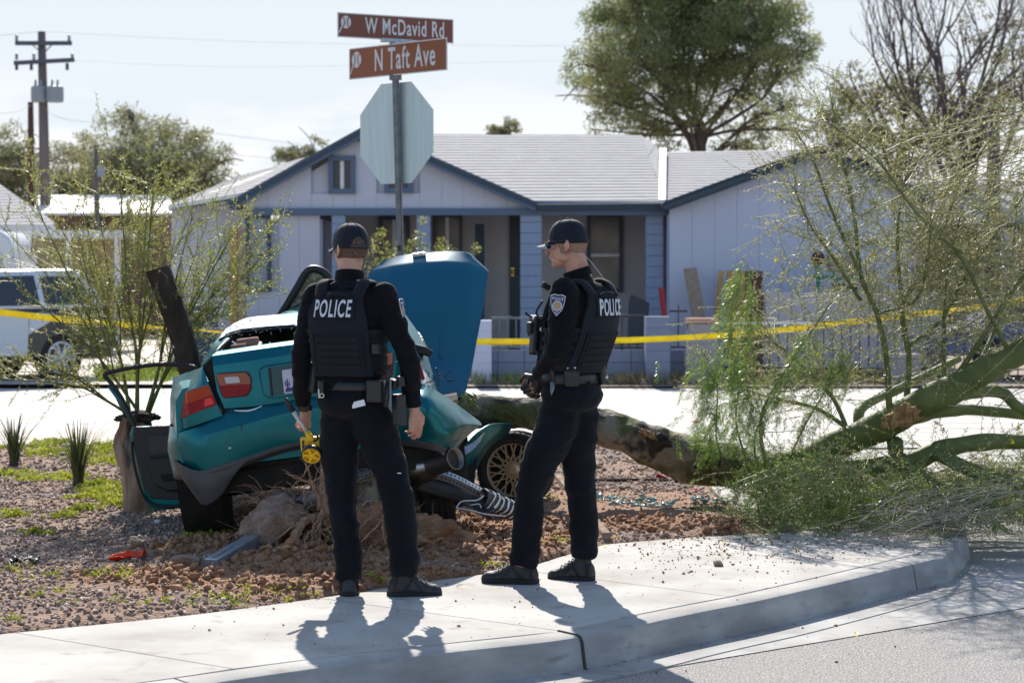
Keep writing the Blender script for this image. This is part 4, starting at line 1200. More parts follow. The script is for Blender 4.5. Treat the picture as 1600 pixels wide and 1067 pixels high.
# ---- trees
def canopy_tree(name, px, base_py, Y, trunk_top_py, r, blobs, n, size, m, tm, label, limbs=True, stretch=.5, hang=0.0, cat='tree'):
    b = W(px, 435, Y); t = thing(name, (b.x, Y, 0), label, cat)
    zt = fz(trunk_top_py, Y)
    segs = []
    MB().tube(catmull([Vector((b.x, Y, -.2)), Vector((b.x + .1, Y, zt * .5)), Vector((b.x, Y, zt))], 4), [r * (1.3 - .6 * i / 8) for i in range(9)], 10).build('trunk', tm, t, smooth=True)
    bl = []
    for bx_, by_, rr, w in blobs:
        c = W(bx_, by_, Y + random.uniform(-1, 1) * rr); bl.append((c, (rr, rr, rr * .8), w))
        m_ = Vector((b.x, Y, zt)).lerp(c, .5) + Vector((random.gauss(0, .3), random.gauss(0, .3), -.2 * rr))
        segs.append((catmull([Vector((b.x, Y, zt * random.uniform(.75, 1))), m_, c], 5), r * .32, .02))
        for _ in range(5):
            e = c + Vector([random.gauss(0, .55) * rr for _ in range(3)]); segs.append((catmull([m_.lerp(c, random.random()), c.lerp(e, .4) + Vector((0, 0, .1)), e], 3), r * .16, .015))
    V, F = thin_tubes(segs, 5); link('limb', mesh_np('limb', V, F), tm, t)
    # small tufts inside the blobs so that gaps stay open
    tufts = []
    for c, rd, w in bl:
        k = max(8, int(w * 44))
        for _ in range(k):
            d = Vector([random.gauss(0, 1) for _ in range(3)]).normalized() * (random.random() ** .4)
            q = Vector((c.x + d.x * rd[0], c.y + d.y * rd[1], c.z + d.z * rd[2]))
            s = rd[0] * random.uniform(.13, .30)
            tufts.append((q, (s, s, s * random.uniform(.5, .9) * (1 + hang)), s * s))
    V, F = clump('c', tufts, n, size, m, '', '')
    link('crown', mesh_np('crown', V, F), m, t)
    return t
# big pine right of centre
canopy_tree('pine_tree', 1092, 560, 62, 190, .22, [(1010, 40, 2.0, 2), (1060, -30, 2.2, 2), (1140, 0, 2.2, 2), (1190, 60, 1.7, 1.6), (1100, 80, 2.2, 2.2), (950, 110, 1.4, 1.2), (915, 100, .9, .5), (960, 160, 1.3, 1), (1030, 150, 1.6, 1.3),
    (1170, 130, 1.6, 1.3), (1225, 100, 1.0, .8), (1000, 200, 1.2, .8), (1080, 190, 1.1, .4), (1180, 195, 1.3, .8), (1230, 170, .8, .4), (990, 0, 1.3, 1.1), (1215, 30, .9, .7), (1150, 235, 1.0, .5), (965, 215, .8, .4), (1090, -110, 2.4, 1.6), (1000, 100, 1.6, 1.4), (1240, 205, .6, .25)],
    170000, .085, leaf_pine, bare_m, 'large dense evergreen tree towering behind the right part of the house roof')
canopy_tree('mesquite_tree', 225, 560, 66, 300, .25, [(215, 205, .9, .5), (195, 235, 1.6, 1.2), (245, 250, 1.8, 1.4), (290, 260, 1.5, 1.1), (165, 270, 1.4, 1.1), (325, 280, 1.0, .7), (220, 290, 1.8, 1.4), (275, 295, 1.5, 1.2), (345, 255, .5, .2), (205, 180, .5, .15), (255, 205, .6, .25)],
    42000, .09, leaf_olive, bare_m, 'wide round olive green tree beyond the white roofs at the left')
canopy_tree('mesquite_tree', 110, 560, 72, 310, .2, [(120, 270, 1.4, 1), (95, 290, 1.2, .9), (150, 290, 1.2, .9)], 15000, .09, leaf_olive, bare_m, 'smaller green tree between the utility pole and the wide olive tree')
canopy_tree('mesquite_tree', 10, 560, 64, 300, .2, [(10, 240, 1.1, .9), (-20, 265, 1.5, 1), (30, 270, 1.1, .9), (5, 295, 1.3, 1)], 17000, .09, leaf_olive, bare_m, 'olive green tree at the left edge behind the rusty pole')
canopy_tree('distant_tree', 468, 560, 90, 280, .15, [(465, 240, 1.0, .6), (440, 248, .6, .3), (490, 228, .6, .3), (480, 255, 1.0, .5)], 6000, .09, leaf_olive, bare_m, 'small sparse tree top just left of the gable peak')
canopy_tree('distant_tree', 783, 560, 100, 240, .2, [(783, 202, .9, .6), (770, 206, .6, .3), (798, 206, .6, .3)], 4000, .09, leaf_olive, bare_m, 'tiny rounded tree top peeking over the roof ridge right of the stop sign')
# willow like dry tree right
canopy_tree('dry_tree', 1400, 560, 55, 250, .2, [(1330, 150, 1.3, .8), (1370, 200, 1.5, 1), (1420, 140, 1.2, .7), (1310, 210, 1.0, .7), (1450, 220, 1.3, 1), (1340, 250, 1.2, .8), (1540, 60, 1.2, .4), (1580, 180, 1.4, .9), (1500, 190, 1.2, .7), (1590, 110, 1.2, .6)],
    20000, .09, leaf_tan, bare_m, 'dry tan and olive tree behind the bare branches at the right')
# bare tree
bt = thing('bare_tree', (W(1485, 435, 50).x, 50, 0), 'leafless dark tree with many upright branches at the upper right', 'tree')
segs = []
def grow(p, d, L, r, lev, spread=.5, up=.12):
    n = 5; pts = [p]; q = p.copy(); dd = d.normalized()
    for i in range(n):
        dd = (dd + Vector([random.gauss(0, .13) for _ in range(3)]) + Vector((0, 0, up * .3))).normalized(); q = q + dd * (L / n); pts.append(q.copy())
    segs.append((pts, r, r * .45))
    if lev > 0:
        for _ in range(random.randint(3, 5)):
            k = random.randint(1, n); nd = (dd + Vector([random.gauss(0, spread) for _ in range(3)]) + Vector((0, 0, up))).normalized()
            grow(pts[k], nd, L * random.uniform(.5, .78), r * .48, lev - 1, spread, up)
for (ax_, ay_, bx_, by_, r) in [(1500, 330, 1440, 190, .20), (1500, 330, 1478, 170, .22), (1510, 320, 1520, 180, .2), (1490, 300, 1400, 150, .13), (1440, 190, 1360, 30, .09), (1440, 190, 1345, 90, .08), (1478, 170, 1455, -20, .10), (1520, 180, 1555, -10, .09), (1520, 180, 1590, 40, .09), (1400, 150, 1300, 90, .06), (1478, 170, 1500, 20, .09), (1540, 330, 1590, 150, .14)]:
    a = W(ax_, ay_, 50 + random.uniform(-.6, .6)); b = W(bx_, by_, 50 + random.uniform(-1, 1))
    d = b - a; grow(a, d, d.length * 1.05, r * .6, 3, .42, .25)
V, F = thin_tubes(segs, 4); link('branch', mesh_np('branch', V, F), bare_m, bt)
MB().tube([Vector((W(1510, 435, 50).x, 50, -.2)), W(1508, 400, 50), W(1500, 325, 50)], [.4, .33, .24], 12).build('trunk', bare_m, bt, smooth=True)
# right hand neighbour building behind the branches
t = flat_building('neighbour_building', 1440, 1640, 350, 560, 47, 6, brown_wall, 'brown building with a grey pitched roof at the far right behind the branches', cat='house')
roof_plane('roof', P(1430, 350, 46.6), P(1700, 350, 46.6), P(1700, 285, 51), P(1410, 285, 51), t, 12)
mb = MB(); mb.box(W(1560, 400, 46.9), (.9, .06, 2.0)); mb.build('pale_panel', wall_lav, t)
for a, b in ((1500, 530), (1590, 1615)):
    MB().box(((fx(a, 46.9) + fx(b, 46.9)) / 2, 46.9, 1.3), (fx(b, 46.9) - fx(a, 46.9), .05, 1.1)).build('window', win_dark, t)
# ================================================================== SIGNPOST
YS = 18.5
sp = thing('street_sign', W(630, 700, YS), 'galvanised post with two brown street name blades above the back of an octagonal stop sign', 'street sign')
bot = W(634, 700, YS); topp = W(616.5, 66, YS)
ux = Vector((1, 0, 0))
mb = MB(); axis = (topp - bot).normalized(); side = axis.cross(Vector((0, 1, 0))).normalized()
mb.bar(bot, topp, .062, .062, up=Vector((0, 1, 0)))
post = mb.build('post', galv_dull, sp, bevel=.004)
mb = MB(); n = int((topp - bot).length / .0254)
for i in range(n):
    c = bot + axis * (.02 + i * .0254)
    mb.box(c + Vector((.018, -.0315, 0)), (.012, .002, .012))
mb.build('punched_holes', joint_dark, sp, kind='stuff')
# octagon, seen from its back, turned about 40 degrees
def oct_sign(c, R, rz):
    u = Vector((cos(rz), sin(rz), 0)); v = Vector((0, 0, 1)); nn = u.cross(v)
    pts = [c + u * (R * cos(pi / 8 + k * pi / 4)) + v * (R * sin(pi / 8 + k * pi / 4)) for k in range(8)]
    return pts, nn
cs = W(619, 208.5, YS + .06)
pts, nn = oct_sign(cs, .932 / 2 / cos(pi / 8), radians(-40))
nn = nn if nn.y > 0 else -nn
mb = MB(); mb.prism([p + nn * .0 for p in pts], nn * .004)
st = mb.build('stop_sign_panel', alu_back, sp, fixn=True)
mb = MB(); mb.prism([cs + (p - cs) * .995 + nn * .0042 for p in pts], nn * .001); mb.build('red_face', mat('stop_red', (.45, .01, .015), .5), st, fixn=True)
mb = MB()
for dz in (-.25, .25): mb.ell(cs + Vector((0, -.035, dz)), (.012, .012, .012), nu=8, nv=6)
mb.build('bolt', steel, sp)

def blade(cpx, cpy, length, height, rz, Y, m, words, fsize, xoff, name):
    c = W(cpx, cpy, Y); u = Vector((cos(rz), sin(rz), 0)); nrm = Vector((sin(rz), -cos(rz), 0))
    R = Matrix((u, -nrm, Vector((0, 0, 1)))).transposed()
    t = MB().box(c, (length, .004, height), R).build('name_blade', m, sp, bevel=.0)
    e = .010; h2, l2 = height / 2 - e / 2 , length / 2 - e / 2
    for off, size in (((0, h2), (length, .008, e)), ((0, -h2), (length, .008, e)), ((l2, 0), (e, .0076, height - 2 * e)), ((-l2, 0), (e, .0076, height - 2 * e))):
        MB().box(c + u * off[0] + Vector((0, 0, off[1])), size, R).build('border', sign_white, t)
    me = text_mesh(words, fsize, extrude=.0012, offset=.003 * fsize / .2, sx=.56, spacing=1.12)
    M = Matrix.Translation(c + u * xoff + nrm * .004) @ R.to_4x4() @ Matrix.Rotation(pi / 2, 4, 'X')
    me.transform(M); link('lettering', me, sign_white, t)
    # round emblem with two dark strokes and a trailing tail
    ec = c - u * (length / 2 - height * .36) + Vector((0, 0, height * .12)) + nrm * .004
    mb = MB(); r = height * .26
    mb.prism([ec + u * (r * .85 * cos(a)) + Vector((0, 0, r * sin(a))) for a in [2 * pi * k / 20 for k in range(20)]], nrm * .002)
    mb.bar(ec - u * r * .6 - Vector((0, 0, r * .6)), ec - u * r * 1.15 - Vector((0, 0, r * 1.7)), .012, .003, up=nrm)
    em = mb.build('emblem', sign_white, t, fixn=True)
    mb = MB()
    for sg in (-1, 1): mb.tube([ec + nrm * .003 + u * (sg * r * (.22 + .28 * (q - .5) ** 2 * 4)) + Vector((0, 0, r * (1.5 * q - .75))) for q in [k / 6 for k in range(7)]], .0045, 4)
    mb.build('emblem_stroke', m, em)
    return t
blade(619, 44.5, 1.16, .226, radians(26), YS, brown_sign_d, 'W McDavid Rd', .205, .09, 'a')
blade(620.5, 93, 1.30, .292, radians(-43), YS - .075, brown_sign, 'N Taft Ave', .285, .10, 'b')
mb = MB(); R1 = Matrix.Rotation(radians(26), 3, 'Z'); R2 = Matrix.Rotation(radians(-43), 3, 'Z')
mb.box(W(619, 64.5, YS), (.30, .05, .035), R1); mb.box(W(618, 68, YS), (.09, .08, .03), R2); mb.box(W(618, 72, YS), (.30, .05, .02), R2); mb.build('bracket', galv, sp)
MB().box(W(618, 121, YS), (.11, .09, .05)).build('post_cap', galv_dull, sp)
MB().box(W(626, 388, YS) + Vector((-.01, -.035, 0)), (.025, .01, .05)).build('bolt', joint_dark, sp)

# ================================================================== TAPE
def tape(name, pts, label, w=.075, twist=()):
    """pts: (px,py,Y); twist: edge tilt per point"""
    C = catmull([W(*p) for p in pts], 14); tw = catn(list(twist) if twist else [0] * len(pts), 14)
    segs = 1; V = []; F = []
    for i, c in enumerate(C):
        d = (C[min(i + 1, len(C) - 1)] - C[max(0, i - 1)]).normalized(); a = tw[i] + .18 * fbm(i * .13, 0)
        u = Vector((0, 0, 1)); nrm = d.cross(u).normalized()
        e = (u * cos(a) + nrm * sin(a)); wv = w / 2 * (1 + .0 * fbm(i * .4, 1))
        jit = nrm * .012 * fbm(i * .3, 5)
        V += [c + e * wv + jit, c + jit * 2, c - e * wv + jit]
    for i in range(len(C) - 1):
        for k in range(2): F.append((i * 3 + k, i * 3 + k + 1, (i + 1) * 3 + k + 1, (i + 1) * 3 + k))
    me = mesh_np(name, V, F, True); me = apply_mods(me, solid=.0012); me.name = name
    o = link(name, me, tape_y); tag(o, label, 'tape')
    # small printed black strokes along the band
    mb = MB()
    for i in range(4, len(C) - 4):
        if (i * 7) % 11 < 7:
            c = C[i]; d = (C[i + 1] - C[i]).normalized()
            h = random.uniform(.3, .6) * w; nrm = d.cross(Vector((0, 0, 1))).normalized()
            if nrm.y > 0: nrm = -nrm
            mb.add([c + nrm * .011 + d * random.uniform(0, .02) + Vector((0, 0, h / 2 * s)) + d * q for s, q in ((-1, 0), (-1, .012), (1, .02), (1, .008))], [(0, 1, 2, 3)])
    return o
tape('barrier_tape', [(-60, 482, 20), (0, 488, 20), (80, 497, 20), (170, 505, 19.6), (240, 511, 19.2)], 'bright yellow barrier tape sagging across the white SUV at the left', .066, (0, .1, 0, .3, .9))
tape('barrier_tape', [(240, 511, 19.2), (300, 515, 19), (350, 519, 18.8), (470, 526, 18.6), (624, 531, 18.45)], 'narrow twisted pale yellow barrier tape running from the sapling behind the teal car', .05, (.95, 1.1, 1.0, .5, .2))
tape('barrier_tape', [(626, 531, 18.45), (740, 533.5, 19), (830, 533.5, 19.5), (960, 532, 20), (1080, 527, 20), (1200, 518, 20), (1330, 503, 20), (1440, 490, 20), (1540, 477, 20), (1680, 458, 20)], 'long bright yellow barrier tape stretched behind both officers to the right edge', .062, (0, .1, .2, 0, .3, 0, .1, .4, .1, .3))

# ================================================================== STEEL POST STUB, FOOTING, ROOTS
def lump(name, c, r, m, parent=None, seed=0, amp=.28, rot=None, nu=44, nv=30, sq=.8):
    mb = MB().ell((0, 0, 0), (1, 1, 1), nu=nu, nv=nv); vs = []
    R = rot if rot is not None else Matrix.Identity(3)
    for v in mb.v:
        v = Vector(v); k = 1 + amp * fbm(v.x * 1.5 + seed, v.y * 1.5, v.z * 1.5, 6) + amp * .35 * fbm(v.x * 7 + seed, v.y * 7, v.z * 7, 4)
        v = Vector([math.copysign(abs(a) ** sq, a) for a in v])
        vs.append(Vector(c) + R @ Vector((v.x * r[0] * k, v.y * r[1] * k, v.z * r[2] * k)))
    mb.v = [tuple(v) for v in vs]
    return mb.build(name, m, parent, smooth=True)
YB = 10.75
ft = thing('uprooted_post_footing', G(430, 880, 0), 'uprooted concrete footing lump with a square galvanised post stub sticking out', 'footing')
a = W(330, 884, 10.35); b = W(388, 851, 10.75)
R = Matrix.Rotation(radians(30), 3, 'Y')
lump('footing', W(423, 822, 11.0), (.20, .15, .125), rock_m, ft, 3, .30, Matrix.Rotation(radians(-38), 3, 'Y'))
mb = MB(); mb.bar(a, W(395, 846, 10.85), .078, .078); mb.build('post_stub', galv, ft, bevel=.005)
mb = MB()
d = (b - a).normalized()
for k in range(9): mb.box(a + d * (.03 + k * .026) + Vector((0, -.01, .0395)), (.010, .010, .003), Matrix.Rotation(-.5, 3, 'Y'))
mb.build('punched_holes', joint_dark, ft, kind='stuff')
# upper piece emerging from the lump towards the roots
mb = MB(); mb.bar(W(470, 790, 11.1), W(520, 752, 11.3), .075, .075); mb.build('post_stub', galv, ft, bevel=.005)

# bent perforated post with torn sign
bp = thing('bent_sign_post', G(700, 800, 0), 'bent perforated steel post lying behind the officers with a crumpled black and white sign', 'sign post')
path = catmull([W(500, 766, 11.2), W(560, 742, 11.35), (W(600, 733, 11.4)), W(650, 735, 11.45), W(700, 745, 11.5), W(745, 767, 11.6), W(800, 797, 11.75)], 8)
mb = MB(); rg = []
for i, p in enumerate(path):
    d = (path[min(i + 1, len(path) - 1)] - path[max(0, i - 1)]).normalized()
    u = Vector((0, -.55, .83)); sd = d.cross(u).normalized(); u = sd.cross(d).normalized()
    h = .022; w = .022 * (1 - .35 * max(0, 1 - abs(i - 16) / 8))
    rg.append([p + u * w + sd * h * -1, p + u * w + sd * h, p - u * w + sd * h, p - u * w - sd * h])
mb.rings(rg); mb.build('post', galv, bp, fixn=True)
mb = MB()
def along(path, step):
    out = []; acc = 0
    for p, q in zip(path, path[1:]):
        L_ = (q - p).length
        while acc < L_: out.append((p.lerp(q, acc / L_), (q - p).normalized())); acc += step
        acc -= L_
    return out
for p, d in along(path, .0254):
    u = Vector((0, -.55, .83)); sd = d.cross(u).normalized(); u = sd.cross(d).normalized()
    R = Matrix((d, sd, u)).transposed()
    mb.box(p + u * .0225, (.011, .012, .003), R); 
    mb.box(p + sd * .0225 * (1 if sd.y < 0 else -1), (.011, .003, .011), R)
mb.build('punched_holes', joint_dark, bp, kind='stuff')
# dark lower strip under the bend (second post half)
mb = MB(); mb.tube(catmull([W(655, 755, 11.6), W(700, 768, 11.65), W(745, 783, 11.7), W(785, 800, 11.78)], 6), (.045), 8); mb.build('inner_post', grey_pl, bp)
# crumpled sign wrapped round the tip
def patch_grid(name, fn, nu, nv, m, parent, th=.003, **k):
    V = [fn(i / nu, j / nv) for j in range(nv + 1) for i in range(nu + 1)]
    F = [(j * (nu + 1) + i, j * (nu + 1) + i + 1, (j + 1) * (nu + 1) + i + 1, (j + 1) * (nu + 1) + i) for j in range(nv) for i in range(nu)]
    me = mesh_np(name, V, F, True); me = apply_mods(me, solid=th); me.name = name
    return link(name, me, m, parent, **k)
c0, c1 = W(752, 778, 11.55), W(800, 800, 11.7)
ax_ = (c1 - c0); e1 = Vector((.35, -.55, .72)).normalized(); e1 = (e1 - ax_.normalized() * e1.dot(ax_.normalized())).normalized(); e2 = ax_.normalized().cross(e1)
patch_grid('crumpled_sign', lambda u, v: c0 + ax_ * u + (e1 * cos(v * 4.4 - 2.2) + e2 * sin(v * 4.4 - 2.2)) * (.055 + .012 * fbm(u * 4, v * 5, 2)), 14, 18, grey_pl, bp)
mb = MB()
def onw(u, v, r=.066): return c0 + ax_ * u + (e1 * cos(v * 4.4 - 2.2) + e2 * sin(v * 4.4 - 2.2)) * (r + .012 * fbm(u * 4, v * 5, 2))
for k in range(6):
    u0 = .06 + k * .15
    for (ua, va, ub, vb) in ((u0, .15, u0 + .13, .50), (u0 + .13, .50, u0 + .02, .88)):
        n_ = 8; w_ = .035 + .02 * (k % 2)
        L_ = [onw(ua + (ub - ua) * j / n_, va + (vb - va) * j / n_) for j in range(n_ + 1)]; R_ = [onw(ua + w_ + (ub - ua) * j / n_, va + (vb - va) * j / n_) for j in range(n_ + 1)]
        mb.add(L_ + R_, [(j, j + 1, n_ + 2 + j, n_ + 1 + j) for j in range(n_)])
mb.build('white_stripe', white_p, bp, kind='stuff')
# torn flap lying to the left
p0, p1, p2, p3 = W(715, 793, 11.45), W(752, 775, 11.55), W(790, 803, 11.6), W(745, 797, 11.4)
patch_grid('torn_flap', lambda u, v: p0.lerp(p1, u).lerp(p3.lerp(p2, u), v) + Vector((0, 0, .02 * sin(u * 7 + v * 3))), 10, 6, black_pl, bp)
mb = MB()
mb.tube(catmull([W(713, 793, 11.42), W(722, 783, 11.44), W(745, 781, 11.46), W(756, 774, 11.48)], 6), .004, 5)
mb.tube(catmull([W(713, 793, 11.42), W(735, 797, 11.4), W(760, 803, 11.42), W(790, 806, 11.5)], 6), .004, 5)
mb.tube(catmull([W(735, 789, 11.42), W(748, 787, 11.42), W(752, 793, 11.42)], 4), .003, 5)
mb.build('flap_edge', sign_white, bp, kind='stuff')

# tree root ball between the officers' legs
rb = thing('uprooted_tree_root', G(540, 860, 0), 'torn up root ball with pale tangled roots behind the first officer', 'root')
lump('root_ball', W(560, 845, 11.15), (.33, .22, .19), clod_m, rb, 5, .5, sq=1, nu=90, nv=60)
lump('root_soil', W(640, 842, 11.2), (.30, .2, .11), clod_m, rb, 8, .5, sq=1, nu=90, nv=60)
lump('root_soil', W(480, 835, 11.2), (.2, .16, .10), clod_m, rb, 12, .5, sq=1, nu=70, nv=50)
# stump section behind the legs (mottled trunk base)
mb = MB().tube(catmull([W(585, 830, 11.35), W(575, 780, 11.4), W(568, 740, 11.45), W(570, 700, 11.5)], 5), [.085 - .001 * i for i in range(16)], 14)
mb.build('trunk_base', bark_trunk, rb, smooth=True)
def root(pts, r0, r1, n=8):
    C = catmull([W(*p) for p in pts], n)
    C = [c + Vector([random.gauss(0, .0035) for _ in range(3)]) for c in C]
    MB().tube(C, [r0 + (r1 - r0) * i / (len(C) - 1) for i in range(len(C))], 9).build('root', root_m, rb, smooth=True)
root([(500, 808, 11), (478, 812, 10.9), (462, 835, 10.85), (455, 868, 10.8), (446, 884, 10.78)], .026, .024)
root([(455, 868, 10.8), (449, 885, 10.78), (462, 893, 10.75)], .020, .012)
root([(500, 808, 11), (520, 790, 11.1), (540, 780, 11.2)], .030, .05)
root([(504, 800, 11), (506, 770, 11.05), (508, 735, 11.1), (506, 715, 11.1)], .040, .018)
root([(504, 815, 10.95), (480, 835, 10.85), (476, 855, 10.8), (482, 868, 10.8)], .008, .004)
root([(490, 818, 10.95), (498, 850, 10.85), (520, 872, 10.8)], .014, .010)
root([(482, 825, 10.95), (470, 850, 10.85), (478, 868, 10.8)], .009, .006)
root([(497, 822, 10.95), (487, 845, 10.85), (495, 862, 10.8)], .010, .004)
root([(505, 815, 10.95), (520, 840, 10.85), (526, 868, 10.8)], .010, .005)
root([(495, 812, 10.95), (470, 800, 10.9), (450, 806, 10.85)], .006, .003)
root([(498, 770, 11), (485, 745, 10.95), (480, 725, 10.9), (484, 705, 10.9)], .008, .003)
root([(505, 740, 11), (488, 752, 10.95), (465, 748, 10.9), (446, 738, 10.9)], .007, .003)
root([(506, 722, 11), (498, 712, 10.95), (478, 735, 10.9), (456, 762, 10.9)], .006, .003)
root([(506, 720, 11), (513, 712, 10.95), (502, 700, 10.9)], .006, .003)
root([(485, 748, 10.95), (495, 775, 10.95), (500, 795, 10.95)], .010, .008)
root([(478, 755, 10.9), (474, 775, 10.9), (478, 790, 10.9)], .005, .003)
root([(600, 788, 10.9), (585, 782, 10.85), (566, 787, 10.8)], .006, .003)
root([(602, 800, 10.9), (588, 785, 10.85), (592, 800, 10.8)], .005, .003)
root([(598, 815, 10.9), (580, 808, 10.85), (560, 830, 10.8)], .005, .003)
root([(590, 845, 10.9), (574, 860, 10.85), (565, 880, 10.8)], .007, .004)
root([(700, 850, 10.9), (690, 842, 10.85), (676, 848, 10.8)], .004, .002)
for k_ in range(26):
    px = random.gauss(505, 34); py = random.uniform(790, 830); ex = px + random.gauss(-12, 34); ey = py + random.uniform(20, 60); r_ = random.uniform(.003, .009)
    root([(px, py, 10.98), ((px + ex) / 2 + random.gauss(0, 9), (py + ey) / 2 - random.uniform(0, 9), 10.86), (ex, min(ey, 880), 10.80)], r_, r_ * .4, 5)
for k_ in range(12):
    px = random.gauss(500, 14); py = random.uniform(745, 800); ex = px + random.gauss(-15, 28); ey = py - random.uniform(10, 50)
    root([(px, py, 10.98), ((px + ex) / 2 + random.gauss(0, 6), (py + ey) / 2, 10.92), (ex, ey, 10.88)], random.uniform(.002, .005), .001, 5)
segs = []
for _ in range(240):
    px = random.gauss(540, 60); py = random.gauss(835, 26)
    a = W(px, py, 11 + random.uniform(-.12, .05)); d = Vector((random.gauss(0, 1), random.gauss(-.3, .5), random.gauss(-.3, .8))).normalized(); L_ = random.uniform(.05, .2)
    segs.append((catmull([a, a + d * L_ * .5 + Vector((0, 0, -.01)), a + d * L_ + Vector([random.gauss(0, .03) for _ in range(3)])], 4), random.uniform(.001, .003), .0006))
V, F = thin_tubes(segs, 4); link('rootlets', mesh_np('rootlets', V, F), root_m, rb, kind='stuff')
# wispy rootlets lying on the footing
segs = []
for _ in range(26):
    a = W(random.uniform(395, 470), random.uniform(770, 800), 10.95); d = Vector((random.gauss(-.3, 1), 0, random.gauss(0.1, .4))).normalized()
    segs.append((catmull([a, a + d * .07 + Vector((0, 0, .02)), a + d * .14], 4), .002, .0008))
V, F = thin_tubes(segs, 4); tag(link('loose_rootlets', mesh_np('loose_rootlets', V, F), root_m), 'wispy grey rootlets lying over the top of the uprooted footing', 'roots', kind='stuff')

# ================================================================== SMALL THINGS ON THE BED
g = G(197, 876); z0 = hgt(g.x, g.y)
oc = patch_grid('orange_cloth', lambda u, v: Vector((g.x + (u - .5) * .19, g.y + (v - .5) * .15 + .04 * u, z0 + .018 + .035 * u * (1 - abs(v - .5)) + .018 * fbm(u * 3, v * 3, 1) + .008 * sin(v * 14 + u * 4))), 22, 14, orange_c, None)
tag(oc, 'crumpled orange cloth lying on the gravel left of the concrete chunk', 'cloth')
g2 = G(38, 886); z2 = hgt(g2.x, g2.y)
patch = patch_grid('black_debris', lambda u, v: Vector((g2.x + (u - .5) * .15, g2.y + (v - .5) * .08, z2 + .02 + .03 * fbm(u * 5, v * 4, 9) + .01 * u)), 16, 8, black_pl, None)
tag(patch, 'torn glossy black plastic scrap on the gravel at the left edge', 'scrap')
def shards(name, spots, m, label, n=26):
    C = []; D = []; L_ = []
    for px, py, rx, ry in spots:
        g_ = G(px, py)
        for _ in range(n):
            x, y = g_.x + random.gauss(0, rx), g_.y + random.gauss(0, ry); C.append((x, y, (hgt(x, y) if x < 1.4 else 0) + random.uniform(.004, .03)))
            a = random.uniform(0, 6.3); D.append((cos(a), sin(a), random.gauss(0, .25))); L_.append(random.uniform(.02, .09))
    V, F = leaf_arrays(np.array(C), np.array(D), L_, np.array(L_) * .5)
    return tag(link(name, apply_mods(mesh_np(name, V, F), solid=.004), m), label, 'glass', kind='stuff')
shards('glass_shards', [(975, 795, .07, .04), (1035, 797, .05, .03), (950, 790, .05, .04), (1100, 792, .06, .03), (1005, 790, .08, .02)], debris_teal, 'pale teal glass and lamp shards lying behind the second officer')
shards('red_shards', [(1083, 770, .03, .02), (1100, 660, .1, .1)], lamp_bright, 'small red lamp fragments near the fallen trunk', 4)
g3 = G(1035, 752); tag(MB().box((g3.x, g3.y, .03), (.10, .05, .03), Matrix.Rotation(.4, 3, 'Y')).build('red_fragment', lamp_red, None, bevel=.004), 'dark red lamp fragment on the gravel under the fallen trunk', 'fragment')

# ================================================================== GRASS LIKE CLUMPS (desert spoon)
def tussock(px, py, h, spread, n, label):
    g_ = G(px, py); t = thing('grass_clump', (g_.x, g_.y, hgt(g_.x, g_.y)), label, 'plant', group='spiky grass clumps in the planting bed')
    V = []; F = []
    for _ in range(n):
        a = random.uniform(0, 2 * pi); L_ = h * random.uniform(.45, 1.05); le = random.uniform(.02, spread); w = random.uniform(.004, .009)
        p0_ = Vector((cos(a) * .035 * random.random(), sin(a) * .035 * random.random(), 0)); d = Vector((cos(a), sin(a), 0)); s = Vector((-sin(a), cos(a), 0))
        k = 5; base = len(V)
        for i in range(k + 1):
            q = i / k; c = p0_ + d * (le * L_ * q ** 1.7) + Vector((0, 0, L_ * q - .25 * le * L_ * q ** 3)); ww = w * (1 - q ** 2) + .0008
            V += [c + s * ww, c - s * ww + d * .002]
        for i in range(k): F.append((base + 2 * i, base + 2 * i + 1, base + 2 * i + 3, base + 2 * i + 2))
    me = mesh_np('blades', V, F); link('blades', me, leaf_spk, t, world=False)
    MB().tube([(0, 0, -.02), (0, 0, .10)], [.045, .03], 8).build('base', bark_dk, t, world=False)
leaf_spk = mat('spiky_leaf', (.055, .075, .028), .5, col2=(.10, .12, .05), nscale=5, transl=.2)
tussock(122, 760, .52, .55, 90, 'larger spiky grass clump with upright blades left of the stump')
tussock(22, 728, .48, .6, 70, 'smaller spiky grass clump at the left edge near the far pavement')

# ================================================================== STUMP, SAPLING, LEANING POST
tp = thing('cut_tree_stump', G(225, 812), 'thick ragged brown tree stump behind the open car door', 'stump')
mb = MB(); C = catmull([W(228, 812, 13.15), W(222, 770, 13.15), W(208, 720, 13.2), W(206, 680, 13.25), W(212, 655, 13.25)], 8)
rs = [.155, .15, .145, .14, .135, .13, .13, .128, .125, .12, .12, .118, .116, .114, .112, .11, .11] + [.108] * 20
mb.tube(C, rs[:len(C)], 28)
vs = []
for v in mb.v:
    v = Vector(v); c = W(215, 735, 13); k = .22 * fbm(v.x * 9, v.y * 9, v.z * 4, 5)
    vs.append(v + (Vector((v.x - c.x, v.y - c.y, 0))).normalized() * k * .35)
mb.v = [tuple(v) for v in vs]; mb.build('trunk', bark_br, tp, smooth=True)
lump('cut_top', W(214, 652, 13.25), (.115, .10, .035), bark_dk, tp, 4, .5)
pz = thing('leaning_dark_post', W(338, 760, 13.2), 'dark slightly curved leaning post with bolt holes behind the open door', 'post')
C = catmull([W(338, 760, 13.25), W(318, 660, 13.2), W(296, 572, 13.1), W(276, 500, 13.0), W(246, 420, 12.85)], 8)
mb = MB(); rg = []
